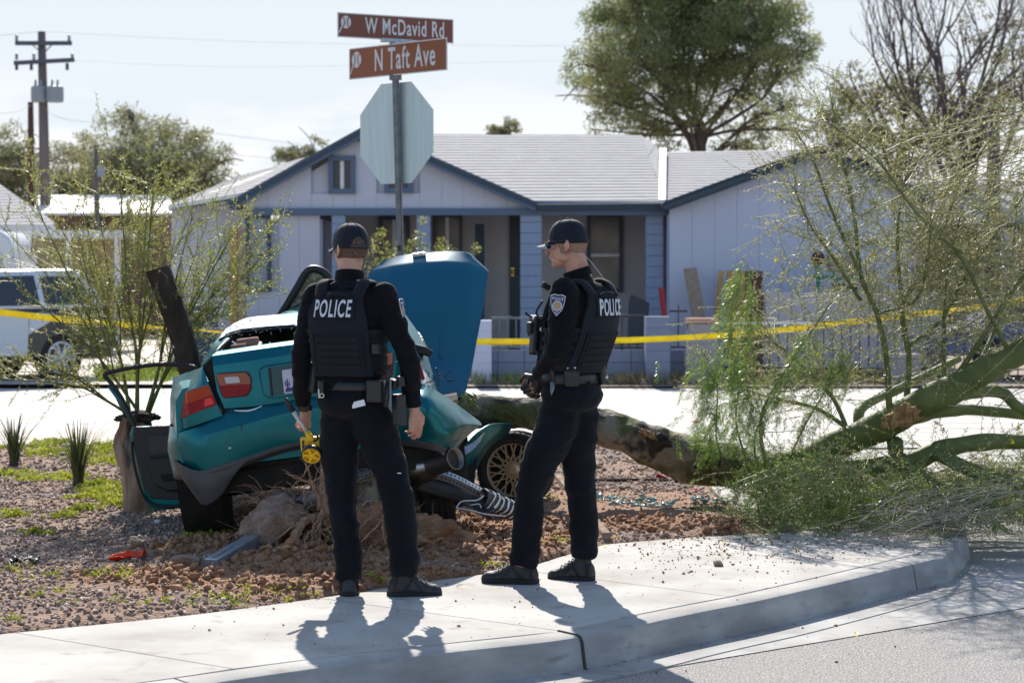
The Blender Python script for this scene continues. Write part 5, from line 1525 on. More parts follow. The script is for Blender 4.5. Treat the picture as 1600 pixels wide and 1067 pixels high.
for i, c in enumerate(C):
    d = (C[min(i + 1, len(C) - 1)] - C[max(0, i - 1)]).normalized(); s = d.cross(Vector((0, 1, 0))).normalized(); w = .076 * (1 + .06 * fbm(i * .5, 3)); y = Vector((0, .05, 0))
    rg.append([c - s * w - y * .5, c - s * w * .6 - y, c + s * w * .6 - y, c + s * w - y * .5, c + s * w + y, c - s * w + y])
mb.rings(rg); mb.build('trunk', bark_dk, pz, fixn=True)
for px, py in ((272, 541), (288, 592), (264, 468), (278, 512)):
    MB().lathe(W(px, py, 12.86 + (py - 420) * .0013), (0, 1, 0), [(.012, 0), (.012, .03)], 8).build('bolt_hole', white_p if py > 520 else joint_dark, pz)

# ---- twigs with fine pinnate leaves
def twig_system(starts, lev, n_child, r, leafstep, leafsize, droop=0.0, jitter=.18, spread=.6, leaf_lev=1, up=0.0):
    """starts: list of (p, d, L, r, lev). returns segs, leafC, leafD"""
    segs = []; LC = []; LD = []
    st = list(starts)
    while st:
        p, d, L_, r, lv = st.pop()
        n = max(4, int(L_ / .07)); n = min(n, 12); q = p.copy(); dd = d.normalized(); pts = [q.copy()]
        for i in range(n):
            dd = (dd + Vector([random.gauss(0, jitter) for _ in range(3)]) * .5 + Vector((0, 0, -droop + up)) * (i / n)).normalized()
            q = q + dd * (L_ / n); pts.append(q.copy())
        segs.append((pts, r, max(.0012, r * .4)))
        if lv <= leaf_lev:
            m = int(L_ / leafstep)
            for k in range(m):
                t = (k + random.random()) / m
                if t < .12 and lv == leaf_lev: continue
                i = min(int(t * n), n - 1); c = pts[i].lerp(pts[i + 1], t * n - i); tg = (pts[i + 1] - pts[i]).normalized()
                for _ in range(2):
                    s = tg.cross(Vector([random.gauss(0, 1) for _ in range(3)])).normalized()
                    LC.append(c); LD.append((s * .8 + tg * .7))
        if lv > 0:
            for _ in range(random.randint(*n_child)):
                k = random.randint(1, n); a = pts[k]; tg = (pts[k] - pts[k - 1]).normalized()
                nd = (tg + Vector([random.gauss(0, spread) for _ in range(3)])).normalized()
                st.append((a, nd, L_ * random.uniform(.35, .65), max(.0016, r * .5), lv - 1))
    return segs, LC, LD
def emit_twigs(parent, segs, LC, LD, tm, lm, size, sides=4, name='twigs', lname='leaves', wf=.24):
    V, F = thin_tubes(segs, sides); link(name, mesh_np(name, V, F, True), tm, parent, kind='stuff')
    if LC:
        C = np.array([tuple(c) for c in LC]); D = np.array([tuple(c) for c in LD]); s = size * (.5 + rng.random(len(C)))
        V, F = leaf_arrays(C, D, s, s * wf); link(lname, mesh_np(lname, V, F), lm, parent, kind='stuff')
# sapling growing behind the stump
sap = thing('palo_verde_sapling', G(215, 700), 'young palo verde with many thin feathery stems fanning out at the left', 'tree')
B00 = B0 = W(214, 657, 13.35); mains = []
starts = []
for px, py, r, Y in [(20, 440, .010, 12.8), (60, 330, .010, 12.9), (130, 330, .011, 13.3), (185, 250, .012, 13.2), (240, 290, .012, 13.2), (300, 340, .012, 13.3), (360, 370, .011, 13.2), (410, 400, .010, 13.4), (-20, 590, .010, 12.9),
                     (105, 330, .009, 13.2), (150, 300, .010, 13.4), (200, 330, .010, 13.6), (232, 270, .012, 13.1), (262, 300, .012, 13.5), (292, 350, .010, 13.0),
                     (330, 330, .011, 13.4), (360, 360, .010, 13.1), (400, 380, .010, 13.4), (-30, 560, .011, 12.9), (20, 580, .009, 13.0), (90, 420, .009, 13.6), (385, 430, .009, 13.3), (130, 400, .012, 13.0), (330, 480, .008, 13.2),
                     (430, 340, .009, 13.5), (45, 270, .009, 13.3), (-20, 330, .01, 13.1), (150, 480, .009, 12.8), (250, 420, .01, 12.9), (225, 380, .011, 13.5), (305, 430, .01, 13.6)]:
    e = W(px, py, Y); sec = bool(mains) and len(mains) > 8
    if sec:
        dv = (e - B00).normalized(); Cm = max(mains, key=lambda c: (c[len(c) // 2] - B00).normalized().dot(dv)); B0 = Cm[random.randint(5, 9)]; r *= .6
    else: B0 = B00 + Vector((random.gauss(0, .03), random.gauss(0, .03), 0))
    m_ = B0.lerp(e, .45) + Vector((0, 0, .02 + abs(e.x - B0.x) * .10)); C = catmull([B0, B0.lerp(m_, .5) + Vector((random.gauss(0, .02), 0, .03)), m_, e], 6)
    n = len(C); mains.append(C)
    MB().tube(C, [r * (1.25 - 1.0 * i / n) for i in range(n)], 6).build('stem', bark_g, sap, smooth=True)
    for k in range(int(n * .3), n):
        for _ in range(random.choice((1, 1, 2)) if k < n * .8 else 2):
            tg = (C[k] - C[k - 1]).normalized(); d = (tg + Vector([random.gauss(0, .75) for _ in range(3)]) + Vector((0, 0, .2))).normalized()
            starts.append((C[k], d, random.uniform(.16, .36), .0028, 1))
segs, LC, LD = twig_system(starts, 1, (1, 3), 0, .014, 0, up=.10, spread=.5)
emit_twigs(sap, segs, LC, LD, twig_m, leaf_yel, .020, sides=3)
MB().tube([B00 + Vector((0, 0, -.7)), B00 + Vector((0, 0, .02))], [.05, .035], 8).build('trunk', bark_g, sap, smooth=True)
# a few blossoms on it
# ================================================================== FALLEN TREE
ftr = thing('fallen_palo_verde', G(1150, 780), 'fallen palo verde with a thick snapped green brown trunk and spread feathery crown', 'tree')
def limb(pts, rpx, name='limb', m=bark_g, n=10, rough=.10, parent=ftr, sides=16, seed=0):
    C = catmull([W(*p) for p in pts], n); R_ = catn(rpx, n); V_ = MB()
    rr = [r * c.y / FPX * (.9 if name == 'limb' else 1) for r, c in zip(R_, C)]
    V_.tube(C, rr, sides)
    vs = []
    for i, v in enumerate(V_.v[:len(C) * sides]):
        c = C[i // sides]; v = Vector(v); d = v - c
        k = 1 + rough * fbm(v.x * 5 + seed, v.y * 5, v.z * 5, 4) * 2.2
        vs.append(tuple(c + d * k))
    V_.v = vs
    return V_.build(name, m, parent, smooth=True)
limb([(728, 640, 13.55), (760, 643, 13.5), (800, 645, 13.45), (870, 648, 13.4), (930, 662, 13.4), (990, 684, 13.4), (1050, 706, 13.4), (1090, 722, 13.4), (1130, 728, 13.35), (1180, 740, 13.3)],
     [26, 26, 25, 26, 28, 30, 34, 39, 34, 28], 'trunk', bark_trunk, 12, .12, sides=40)
limb([(1160, 745, 13.3), (1230, 728, 13.25), (1300, 700, 13.2), (1360, 672, 13.1), (1410, 648, 13.0), (1460, 622, 12.9), (1520, 590, 12.8), (1580, 556, 12.7), (1680, 505, 12.6)], [26, 27, 26, 25, 26, 26, 25, 24, 22])
limb([(1210, 752, 13.2), (1290, 742, 13.1), (1350, 732, 13.0), (1420, 722, 13.0), (1480, 700, 12.9), (1550, 690, 12.9), (1650, 690, 12.9)], [20, 20, 18, 17, 16, 13, 11])
limb([(1250, 752, 13.5), (1330, 748, 13.5), (1400, 745, 13.5), (1450, 752, 13.5), (1500, 770, 13.5)], [12, 11, 10, 8, 6])
limb([(1440, 640, 13.1), (1500, 618, 13.2), (1560, 612, 13.3), (1590, 635, 13.3), (1640, 665, 13.3)], [12, 11, 11, 9, 7])
limb([(1390, 665, 13.3), (1440, 650, 13.4), (1510, 640, 13.5), (1620, 650, 13.6)], [13, 11, 10, 8])
limb([(1460, 708, 12.9), (1520, 735, 12.8), (1580, 752, 12.7), (1660, 775, 12.7)], [13, 12, 11, 9])
limb([(1400, 690, 13.0), (1395, 720, 13.1), (1350, 745, 13.2)], [14, 12, 10])
limb([(1430, 730, 12.8), (1480, 765, 12.7), (1560, 790, 12.6), (1640, 800, 12.6)], [7, 6, 5, 4])
limb([(1200, 740, 13.2), (1215, 770, 13.0), (1235, 800, 12.9)], [16, 13, 9], m=bark_br)
limb([(1150, 750, 13.3), (1190, 775, 13.1), (1190, 805, 13.0)], [14, 10, 7], m=bark_br)
limb([(1370, 665, 13.1), (1350, 690, 13.4), (1345, 640, 13.6), (1400, 610, 13.9), (1500, 560, 14.1)], [8, 9, 9, 8, 6])
# torn wound where a limb broke off
lump('torn_wound', W(1408, 651, 12.83), (.105, .045, .058), wood_raw, ftr, 7, .45, Matrix.Rotation(radians(-28), 3, 'Y'))
mb = MB()
for _ in range(26):
    a = W(1408 + random.gauss(0, 12), 652 + random.gauss(0, 6), 12.80); mb.tube([a, a + Vector((random.uniform(.02, .09), -.02, random.uniform(.0, .05)))], [.006, .001], 4)
mb.build('splinters', wood_raw, ftr, kind='stuff')
# splintered butt end of the trunk resting on the fender
mb = MB()
for _ in range(60):
    a = W(733 + random.uniform(-5, 14), 640 + random.uniform(-24, 24), 13.45 + random.uniform(-.12, .1)); mb.tube([a, a + Vector((-random.uniform(.02, .11), random.gauss(0, .02), random.gauss(.01, .03)))], [.009, .001], 4)
mb.build('splinters', mat('green_splinter', (.22, .24, .08), .8), ftr, kind='stuff')
lump('bark_tear', W(1012, 678, 13.24), (.07, .03, .02), wood_raw, ftr, 3, .4, Matrix.Rotation(radians(25), 3, 'Y'))
lump('knot', W(1110, 716, 13.22), (.055, .05, .05), bark_dk, ftr, 3, .4)
lump('knot', W(1030, 690, 13.26), (.07, .04, .05), bark_dk, ftr, 13, .5)
# upright shoots
SH = [([(1390, 650, 13.0), (1385, 560, 13.0), (1370, 490, 13.0), (1345, 430, 13.0), (1335, 340, 13.0), (1318, 250, 13.0), (1300, 160, 13.0)], 5),
      ([(1415, 640, 13.0), (1420, 560, 13.1), (1410, 480, 13.1), (1440, 430, 13.2), (1470, 370, 13.2), (1500, 290, 13.2), (1560, 200, 13.2)], 5),
      ([(1345, 470, 13.0), (1300, 400, 12.9), (1265, 350, 12.9), (1240, 290, 12.9)], 3), ([(1345, 430, 13.0), (1300, 330, 13.1), (1270, 250, 13.1), (1240, 200, 13.2)], 3),
      ([(1410, 480, 13.1), (1402, 380, 13.1), (1410, 300, 13.2), (1430, 230, 13.2)], 3.2), ([(1420, 540, 13.1), (1470, 500, 13.2), (1510, 430, 13.2), (1560, 360, 13.3), (1620, 280, 13.3)], 3.5),
      ([(1475, 615, 12.9), (1475, 520, 13.0), (1480, 430, 13.0), (1500, 340, 13.0)], 4), ([(1370, 490, 13.0), (1430, 470, 12.9), (1450, 400, 12.8), (1455, 320, 12.8)], 3),
      ([(1330, 690, 13.2), (1300, 620, 13.3), (1240, 560, 13.3), (1190, 520, 13.3)], 4), ([(1480, 610, 12.9), (1540, 520, 12.7), (1600, 430, 12.6), (1650, 380, 12.6)], 5),
      ([(1350, 690, 13.4), (1280, 640, 13.6), (1200, 620, 13.7), (1140, 600, 13.7)], 4), ([(1520, 590, 12.8), (1560, 500, 13.2), (1580, 420, 13.4), (1590, 300, 13.4)], 4),
      ([(1180, 745, 13.2), (1150, 660, 13.0), (1165, 560, 12.9), (1175, 480, 12.9), (1168, 412, 12.9)], 4), ([(1190, 745, 13.2), (1180, 680, 12.8), (1230, 580, 12.7), (1265, 510, 12.7)], 4),
      ([(1150, 745, 13.2), (1120, 690, 12.9), (1120, 600, 12.8), (1095, 545, 12.8)], 4), ([(1220, 745, 13.2), (1260, 660, 12.9), (1310, 580, 12.8), (1340, 540, 12.8)], 4),
      ([(1200, 745, 13.2), (1190, 650, 12.8), (1240, 560, 12.9), (1300, 470, 13.0)], 3.2), ([(1580, 556, 12.7), (1540, 480, 12.5), (1500, 400, 12.4), (1430, 330, 12.4), (1370, 250, 12.4), (1290, 190, 12.4)], 3.5)]
starts_u = []
for pts_, r in SH:
    C = catmull([W(*p) for p in pts_], 8); n = len(C); rr = [r * C[0].y / FPX * (1.1 - .8 * i / n) for i in range(n)]
    if r == 4 and pts_[0][0] <= 1220 and pts_[0][1] >= 740: rr = [q * .42 for q in rr]
    MB().tube(C, rr, 7).build('shoot', bark_g, ftr, smooth=True)
    left = pts_[-1][0] < 1200 and pts_[0][0] < 1200
    if r == 4 and pts_[0][0] <= 1220 and pts_[0][1] >= 740: continue
    for k in range(int(n * .25), n):
        for _ in range(2):
            tg = (C[k] - C[k - 1]).normalized(); d = (tg * .6 + Vector((random.gauss(0, .7), random.gauss(0, .6), random.gauss(0, .6)))).normalized()
            starts_u.append((C[k], d, random.uniform(.2, .55), .0032, 1))
# big sweeping twigs filling the upper right
for _ in range(130):
    px = random.uniform(1400, 1640); py = random.uniform(230, 640) if random.random() < .55 else random.uniform(150, 560)
    if px < 1450 and py < 330: continue
    a = W(px, py, random.uniform(12.2, 14.6)); ang = random.gauss(.55, .5) if random.random() < .65 else random.uniform(0, 6.3)
    d = Vector((cos(ang), random.gauss(0, .5), sin(ang))); d.x *= random.choice((1, 1, -1))
    starts_u.append((a, d, random.uniform(.3, .75), .0036, 1))
for _ in range(70):
    px = random.uniform(1200, 1400); py = random.uniform(330, 640)
    a = W(px, py, random.uniform(12.4, 13.8)); ang = random.uniform(0, 6.3)
    starts_u.append((a, Vector((cos(ang), random.gauss(0, .5), sin(ang))), random.uniform(.2, .55), .003, 1))
for _ in range(85):
    px = random.uniform(1470, 1700); py = random.uniform(150, 520); a = W(px, py, random.uniform(12.2, 14.0)); ang = random.gauss(2.75, .28)
    starts_u.append((a, Vector((cos(ang), random.gauss(0, .2), -sin(ang) * .8)), random.uniform(.5, .95), .0042, 1))
    if random.random() < .5: starts_u.append((a, Vector((-cos(ang), random.gauss(0, .2), sin(ang))), random.uniform(.4, .8), .0042, 1))
segs, LC, LD = twig_system(starts_u, 1, (2, 4), 0, .020, 0, spread=.55)
emit_twigs(ftr, segs, LC, LD, twig_m, leaf_pv, .018, sides=3, name='upper_twigs', lname='upper_leaves')
# hanging green fronds at the left of the crown
starts_g = []; FR = []
for pts_ in [[(1172, 750, 13.0), (1150, 660, 12.9), (1165, 560, 12.8), (1175, 480, 12.8), (1160, 410, 12.8)], [(1190, 745, 13.0), (1185, 670, 12.7), (1230, 590, 12.6), (1265, 520, 12.6)], [(1150, 745, 13.0), (1115, 690, 12.8), (1118, 620, 12.7), (1090, 545, 12.7)],
             [(1150, 745, 13.0), (1120, 700, 12.8), (1100, 640, 12.7), (1125, 560, 12.7)], [(1220, 745, 13.0), (1260, 660, 12.8), (1300, 590, 12.7), (1320, 550, 12.7)], [(1160, 745, 13.0), (1170, 640, 12.7), (1150, 560, 12.7), (1140, 500, 12.7), (1150, 440, 12.7)]]:
    C = catmull([W(*p) for p in pts_], 8)
    for k in range(7, len(C)):
        for _ in range(3):
            FR.append((C[k] + Vector([random.gauss(0, .03) for _ in range(3)]), Vector((random.gauss(-.35, .35), random.gauss(0, .35), -.75 + random.gauss(0, .25))), random.uniform(.10, .20)))
for _ in range(130):
    px = random.gauss(1165, 45); py = random.uniform(560, 730)
    if py > 690 and px < 1140: continue
    FR.append((W(px, py, random.uniform(12.6, 13.1)), Vector((random.gauss(-.4, .5), random.gauss(0, .4), -.6 + random.gauss(0, .35))), random.uniform(.08, .17)))
NH = len(FR)
for _ in range(1150):
    px = random.gauss(1270, 90) if random.random() < .55 else random.uniform(1180, 1660); py = random.uniform(712 if px < 1290 else 745, 832)
    if px < 1135 + max(0, 770 - py) * .8 or px > 1670: continue
    a = W(px, py, random.uniform(11.95, 14.2))
    if a.z < .02: a.z = .02 + random.random() * .08
    FR.append((a, Vector((random.gauss(0, .9), random.gauss(-.2, .6), random.gauss(-.05, .4))), random.uniform(.07, .16)))
def frond_mesh(FR, size=.026):
    segs = []; LC = []; LD = []
    for p, d, L_ in FR:
        d = d.normalized(); n = 7; q = p.copy(); pts = [q.copy()]; dd = d.copy()
        for i in range(n):
            dd = (dd + Vector((0, 0, -.06)) + Vector([random.gauss(0, .05) for _ in range(3)])).normalized(); q = q + dd * (L_ / n); pts.append(q.copy())
        segs.append((pts, .0016, .0008)); side = dd.cross(Vector((random.gauss(0, .3), 1, random.gauss(0, .3)))).normalized()
        m = int(L_ / .0095)
        for k in range(m):
            t = (k + .5) / m * n; i = min(int(t), n - 1); c = pts[i].lerp(pts[i + 1], t - i); tg = (pts[i + 1] - pts[i]).normalized()
            for sg in (-1, 1): LC.append(c); LD.append(side * sg * .8 + tg * .75 + Vector((0, 0, -.15)))
    return segs, LC, LD
fs, fc, fd = frond_mesh(FR); ok_ = [i for i, c in enumerate(fc) if c.z > .005]; fc = [fc[i] for i in ok_]; fd = [fd[i] for i in ok_]
emit_twigs(ftr, fs, fc, fd, twig_m, leaf_pvg, .026, sides=3, name='hanging_stalks', lname='hanging_fronds', wf=.17)
# dense green mass along the ground
for _ in range(520):
    px = random.gauss(1265, 80) if random.random() < .6 else random.uniform(1180, 1640); py = random.uniform(715 if px < 1290 else 748, 828)
    if px < 1135 + max(0, 770 - py) * .8 or px > 1660: continue
    py = min(py, 835); Yg = 1.55 * FPX / max(1, (835 - 435)) + random.uniform(-.2, 1.6)
    a = W(px, py, Yg)
    if a.z < .03: a.z = .03 + random.random() * .05
    starts_g.append((a, Vector((random.gauss(0, .8), random.gauss(-.2, .6), random.gauss(.0, .35))), random.uniform(.15, .40), .0028, 1))
segs, LC, LD = twig_system(starts_g, 1, (1, 3), 0, .016, 0, droop=.12, spread=.45)
LCf = [(c, d) for c, d in zip(LC, LD) if c.z > .004]
emit_twigs(ftr, segs, [c for c, d in LCf], [d for c, d in LCf], twig_m, leaf_pvg, .023, sides=3, name='lower_twigs', lname='lower_leaves', wf=.2)
# tangle of olive twigs on the right, resting on the ground
starts_t = []
for _ in range(620):
    px = random.uniform(1250, 1680); py = random.uniform(735, 834)
    a = W(px, py, random.uniform(12.0, 14.6)); 
    if a.z < .02: a.z = .02 + random.random() * .06
    ang = random.gauss(.25, .5) * random.choice((1, -1)); d = Vector((cos(ang) * random.choice((1, -1)), random.gauss(-.1, .5), sin(ang) * .6))
    starts_t.append((a, d, random.uniform(.25, .65), .003, 1))
segs, LC, LD = twig_system(starts_t, 1, (2, 4), 0, .024, 0, droop=.05, spread=.5)
LCf = [(c, d) for c, d in zip(LC, LD) if c.z > .004]
segs = [s for s in segs if min(p.z for p in s[0]) > -.05]
emit_twigs(ftr, segs, [c for c, d in LCf], [d for c, d in LCf], twig_m, leaf_pv, .022, sides=3, name='ground_twigs', lname='ground_leaves')
# pale bare twigs reaching over the curb
segs = []
for _ in range(44):
    a = W(random.uniform(1420, 1660), random.uniform(745, 815), random.uniform(11.6, 12.6)); e = W(random.uniform(1330, 1560), random.uniform(800, 850), random.uniform(11.2, 12.2))
    if e.z < .01: e.z = .01
    m_ = a.lerp(e, .5) + Vector((random.gauss(0, .05), 0, random.uniform(.0, .12))); segs.append((catmull([a, m_, e], 6), random.uniform(.003, .006), .0012))
    for _ in range(3):
        b_ = m_.lerp(e, random.random()); segs.append((catmull([b_, b_ + Vector((random.gauss(-.08, .1), random.gauss(0, .05), random.gauss(0, .04))), b_ + Vector((random.gauss(-.2, .1), random.gauss(0, .05), -.02))], 4), .002, .0008))
for _ in range(60):
    a = W(random.uniform(1250, 1600), random.uniform(250, 640), random.uniform(12.2, 13.6)); ang = random.uniform(-.3, .8); L_ = random.uniform(.12, .4)
    segs.append((catmull([a, a + Vector((cos(ang), 0, sin(ang))) * L_ * .5 + Vector((0, 0, .02)), a + Vector((cos(ang), 0, sin(ang) * .6)) * L_], 5), .004, .0015))
V, F = thin_tubes(segs, 4); link('pale_twigs', mesh_np('pale_twigs', V, F, True), twig_pale, ftr, kind='stuff')
# blossoms caught in the crown
C = []; D = []
for px, py in [(1213, 405), (1278, 552), (1363, 398), (1576, 552), (1590, 668), (1302, 570), (1440, 560), (1580, 690)]:
    a = W(px, py, 12.7)
    for k in range(7): C.append(tuple(a)); D.append((random.gauss(0, 1), random.gauss(0, 1), random.gauss(0, 1)))
V, F = leaf_arrays(np.array(C), np.array(D), .022, .018); link('blossoms', mesh_np('blossoms', V, F), yellow_fl, ftr, kind='stuff')

# ================================================================== WHITE SUV ACROSS THE STREET
SU = thing('police_suv', (-7.25, 32.0, -.125), 'white and dark SUV parked across the street at the left behind the sapling', 'suv', rotz=radians(45))
# local: +x to the rear (away right), y into the body (left of flank), z up; rear wheel at origin
def sv(x, y, z): return Vector((x, y, z))
secs = []
prof_s = [(-4.2, .55, 1.0), (-4.15, .9, 1.05), (-3.9, 1.12, 1.12), (-2.9, 1.18, 1.2)]
body = MB()
ring = lambda x, pts: [sv(x, y, z) for y, z in pts]
lower = [(-4.0, .35), (-4.1, .6), (-4.05, .95), (-3.8, 1.10), (-2.75, 1.18), (.88, 1.20), (.98, .95), (1.0, .55), (.93, .36)]
flat = MB(); flat.prism([sv(x, .0, z) for x, z in lower], (0, 1.95, 0)); flat.build('body', suv_k, SU, world=False, bevel=.07, fixn=True)
cab = MB(); 
cp_ = [(-2.7, 1.17), (-2.0, 1.70), (-1.6, 1.80), (.35, 1.83), (.62, 1.76), (.92, 1.18)]
cab.rings([[sv(x, y + (.16 if z > 1.3 else .02) * s, z) for x, z in cp_] for y, s in ((0, 1), (1.95, -1))]); cab.build('cabin', suv_w, SU, world=False, bevel=.06, fixn=True)
MB().prism([sv(-2.15, -.012, .45), sv(-.62, -.012, .45), sv(-.58, -.012, 1.12), sv(-2.2, -.012, 1.12)], (0, .03, 0)).build('front_door', suv_w, SU, world=False, bevel=.01, fixn=True)
MB().prism([sv(-.60, -.014, .78), sv(-.20, -.014, .98), sv(-.12, -.014, 1.12), sv(-.565, -.014, 1.12)], (0, .03, 0)).build('rear_door', suv_w, SU, world=False, bevel=.01, fixn=True)
MB().prism([sv(-2.25, .035, 1.24), sv(-1.75, .115, 1.68), sv(-.42, .125, 1.72), sv(-.35, .035, 1.24)], (0, .02, 0)).build('side_window', glass_d, SU, world=False, fixn=True)
MB().prism([sv(-.26, .035, 1.24), sv(-.30, .12, 1.71), sv(.42, .12, 1.70), sv(.62, .04, 1.26)], (0, .02, 0)).build('side_window', glass_d, SU, world=False, fixn=True)
MB().box((-1.3, -.03, 1.02), (.16, .03, .03)).build('door_handle', suv_w, SU, world=False)
MB().box((.94, .10, 1.05), (.06, .16, .28)).build('tail_lamp', lamp_red, SU, world=False, bevel=.01)
for wx, wy in ((0, .0), (-2.9, .0), (0, 1.72), (-2.9, 1.72)):
    t_ = MB().lathe((wx, wy - .02, .40), (0, 1, 0), [(.22, .03), (.30, .0), (.36, .0), (.395, .03), (.40, .08), (.40, .20), (.37, .24), (.2, .24)], 28).build('wheel', tyre_m, SU, world=False, smooth=True)
    mb = MB().torus((wx, wy + .0, .40), (0, 1, 0), .25, .022, 28, 6)
    for k in range(6):
        a = k * pi / 3
        for da in (-.16, .16): mb.bar(Vector((wx, wy, .40)), Vector((wx + .25 * cos(a + da), wy, .40 + .25 * sin(a + da))), .035, .03, up=Vector((0, 1, 0)))
    mb.lathe((wx, wy - .03, .40), (0, 1, 0), [(.05, 0), (.06, .03)], 12)
    mb.build('alloy_rim', chrome, t_, world=False) if False else link('alloy_rim', mb.mesh('alloy_rim'), trafo if False else sign_white, t_, world=False)
# ================================================================== WRECKED TEAL CAR
car = thing('wrecked_car', (-1.09, 11.96, .09), 'wrecked teal two door car seen from behind, tilted, with open hood, open left door and missing rear glass', 'car', rot=(0, radians(-7), radians(3)))
car['label'] = 'wrecked tilted teal two door car seen from behind with hood up and door open'
MC = wmat(car); MCI = MC.inverted()
def CL(px, py, yl=-.70):
    """pixel -> point on the car's own plane y = yl (a function of x may be given)"""
    o = MCI @ Vector((0, 0, CAMZ)); p = MCI @ W(px, py, 12.0); d = p - o
    y = yl(0) if callable(yl) else yl
    for _ in range(4):
        t = (y - o.y) / d.y; q = o + d * t
        if callable(yl): y = yl(q.x)
    return q
rear = lambda x: -.70 + .10 * (min(abs(x), .86) / .82) ** 4
rearT = lambda x: -.64 + .08 * (min(abs(x), .86) / .82) ** 4
def loc(mb, name, m, parent=car, **k): return mb.build(name, m, parent, world=False, **k)
def tween(P, t):
    n = len(P) - 1; i = min(int(t * n), n - 1); return P[i].lerp(P[i + 1], t * n - i)
def ruled(name, rows, m, parent=car, nu=24, th=.004, smooth=True, sub=4, sm=True, wav=0.0):
    """rows: list of polylines (local points), lofted top to bottom"""
    R_ = [resamp(r, nu + 1) for r in rows]
    V = []
    if sm and len(R_) > 2:
        cols = []
        for i in range(nu + 1): cols.append(catmull([r[i] for r in R_], sub))
        R_ = [[c[j] for c in cols] for j in range(len(cols[0]))]
    for r in R_: V += r
    F = [(j * (nu + 1) + i, j * (nu + 1) + i + 1, (j + 1) * (nu + 1) + i + 1, (j + 1) * (nu + 1) + i) for j in range(len(R_) - 1) for i in range(nu)]
    if wav: V = [v + Vector((0, wav * fbm(v.x * 2.3 + 7, v.y * 2.3, v.z * 4, 3), wav * .4 * fbm(v.x * 5, v.z * 5, 2, 2))) for v in V]
    me = mesh_np(name, V, F, smooth); fix_normals(me)
    if th: me = apply_mods(me, solid=th)
    me.polygons.foreach_set('use_smooth', [smooth] * len(me.polygons)); me.name = name
    if smooth: me.set_sharp_from_angle(angle=radians(26))
    return link(name, me, m, parent, world=False)
def mirx(P, keep=-.02):
    Q = [p for p in P if p.x < keep]; return Q + [Vector((-p.x, p.y, p.z)) for p in reversed(Q)]
XR = .80
# --- lower body shell
mb = MB(); rg = []
for y, w, zt, zb in [(-.60, .78, .93, .46), (-.45, .815, .96, .40), (-.1, .83, .97, .38), (.4, .835, .95, .30), (1.2, .84, .94, .26), (2.0, .84, .94, .26), (2.6, .835, .92, .40), (3.0, .82, .88, .42), (3.25, .78, .80, .45)]:
    rg.append([Vector((s * x, y, z)) for s, x, z in ((-1, w - .12, zb), (-1, w - .01, zb + .05), (-1, w, .62), (-1, w - .02, zt - .07), (-1, w - .07, zt - .005), (-1, w - .20, zt + .02), (1, w - .28, zt - .0), (1, w - .19, zt - .035), (1, w - .14, zt - .12), (1, w - .10, .62), (1, w - .10, zb + .05), (1, w - .14, zb))])
mb.rings(rg); loc(mb, 'body_shell', teal, fixn=True, angle=40)
# rear wheel arches: dark wells
for s in (-1, 1):
    loc(MB().lathe((s * .60, 0, .33), (s, 0, 0), [(.33, 0), (.345, .245)], 28), 'wheel_well', dark_void)
loc(MB().box((0, .6, .36), (1.35, 2.4, .12)), 'floor_pan', dark_void)
# messy underside parts seen below the bumper
mb = MB(); mb.box((0, -.40, .44), (1.3, .34, .20)); loc(mb, 'spare_wheel_tub', dark_void, bevel=.04)
loc(MB().tube([(-.62, .02, .26), (-.2, .0, .27), (.25, .0, .27), (.66, .02, .28)], .035, 8), 'rear_axle_beam', dark_void, smooth=True)
loc(MB().tube(catmull([Vector((-.5, .3, .3)), Vector((-.1, -.2, .33)), Vector((.2, -.35, .36)), Vector((.5, -.45, .36))], 5), .028, 8), 'exhaust_pipe', steel, smooth=True)
for i, (x, y, z, r) in enumerate([(-.40, -.2, .32, .05), (-.55, -.3, .37, .045), (.05, -.3, .31, .06), (-.25, -.35, .37, .05)]):
    loc(MB().tube([(x, y, z), (x + .1, y + .25, z - .03)], r, 8), 'suspension_arm', dark_void, smooth=True)
# muffler and big exhaust tip
q0, q1 = MCI @ W(674, 728, 11.42), MCI @ W(722, 713, 11.24)
d = (q1 - q0).normalized()
loc(MB().lathe(q0 - d * .25, d, [(.03, 0), (.085, .03), (.085, .22), (.05, .27), (.05, .30)], 20), 'muffler', steel, smooth=True)
tipm = loc(MB().lathe(q0, d, [(.060, 0), (.061, .20), (.065, .21), (.059, .21), (.056, .05)], 24, cap=False), 'exhaust_tip', mat('sooty_steel', (.22, .20, .19), .4, .9), smooth=True)
loc(MB().lathe(q0 + d * .17, d, [(.0575, 0), (.0575, .002)], 20), 'tip_inside', joint_dark, parent=tipm)
# --- rear bumper
top = [CL(284, 677, -.30), CL(286.8, 675.3, rear), CL(347.6, 649.5, rear), CL(445.6, 627.8, rear)]
zr = top[-1].z
top = [Vector((-.835, -.10, top[1].z + .01)), Vector((-.84, -.40, top[1].z))] + top[1:] + [Vector((.0, rear(0), zr + .01)), Vector((.35, rear(.35), zr + .0)), Vector((.62, rear(.6) + .0, zr - .02))]
cre = [CL(304.3, 704, lambda x: rear(x) - .045), CL(385, 683, lambda x: rear(x) - .05), CL(466, 661, lambda x: rear(x) - .05)]
cre = [Vector((-.855, -.10, cre[0].z)), Vector((-.86, -.42, cre[0].z))] + cre + [Vector((.2, -.75, cre[-1].z + .01)), Vector((.45, -.74, cre[-1].z)), Vector((.66, -.70, cre[-1].z - .02))]
bot = [CL(313, 735.5, lambda x: rear(x) - .03), CL(385, 713, lambda x: rear(x) - .03), CL(455, 690.5, lambda x: rear(x) - .03)]
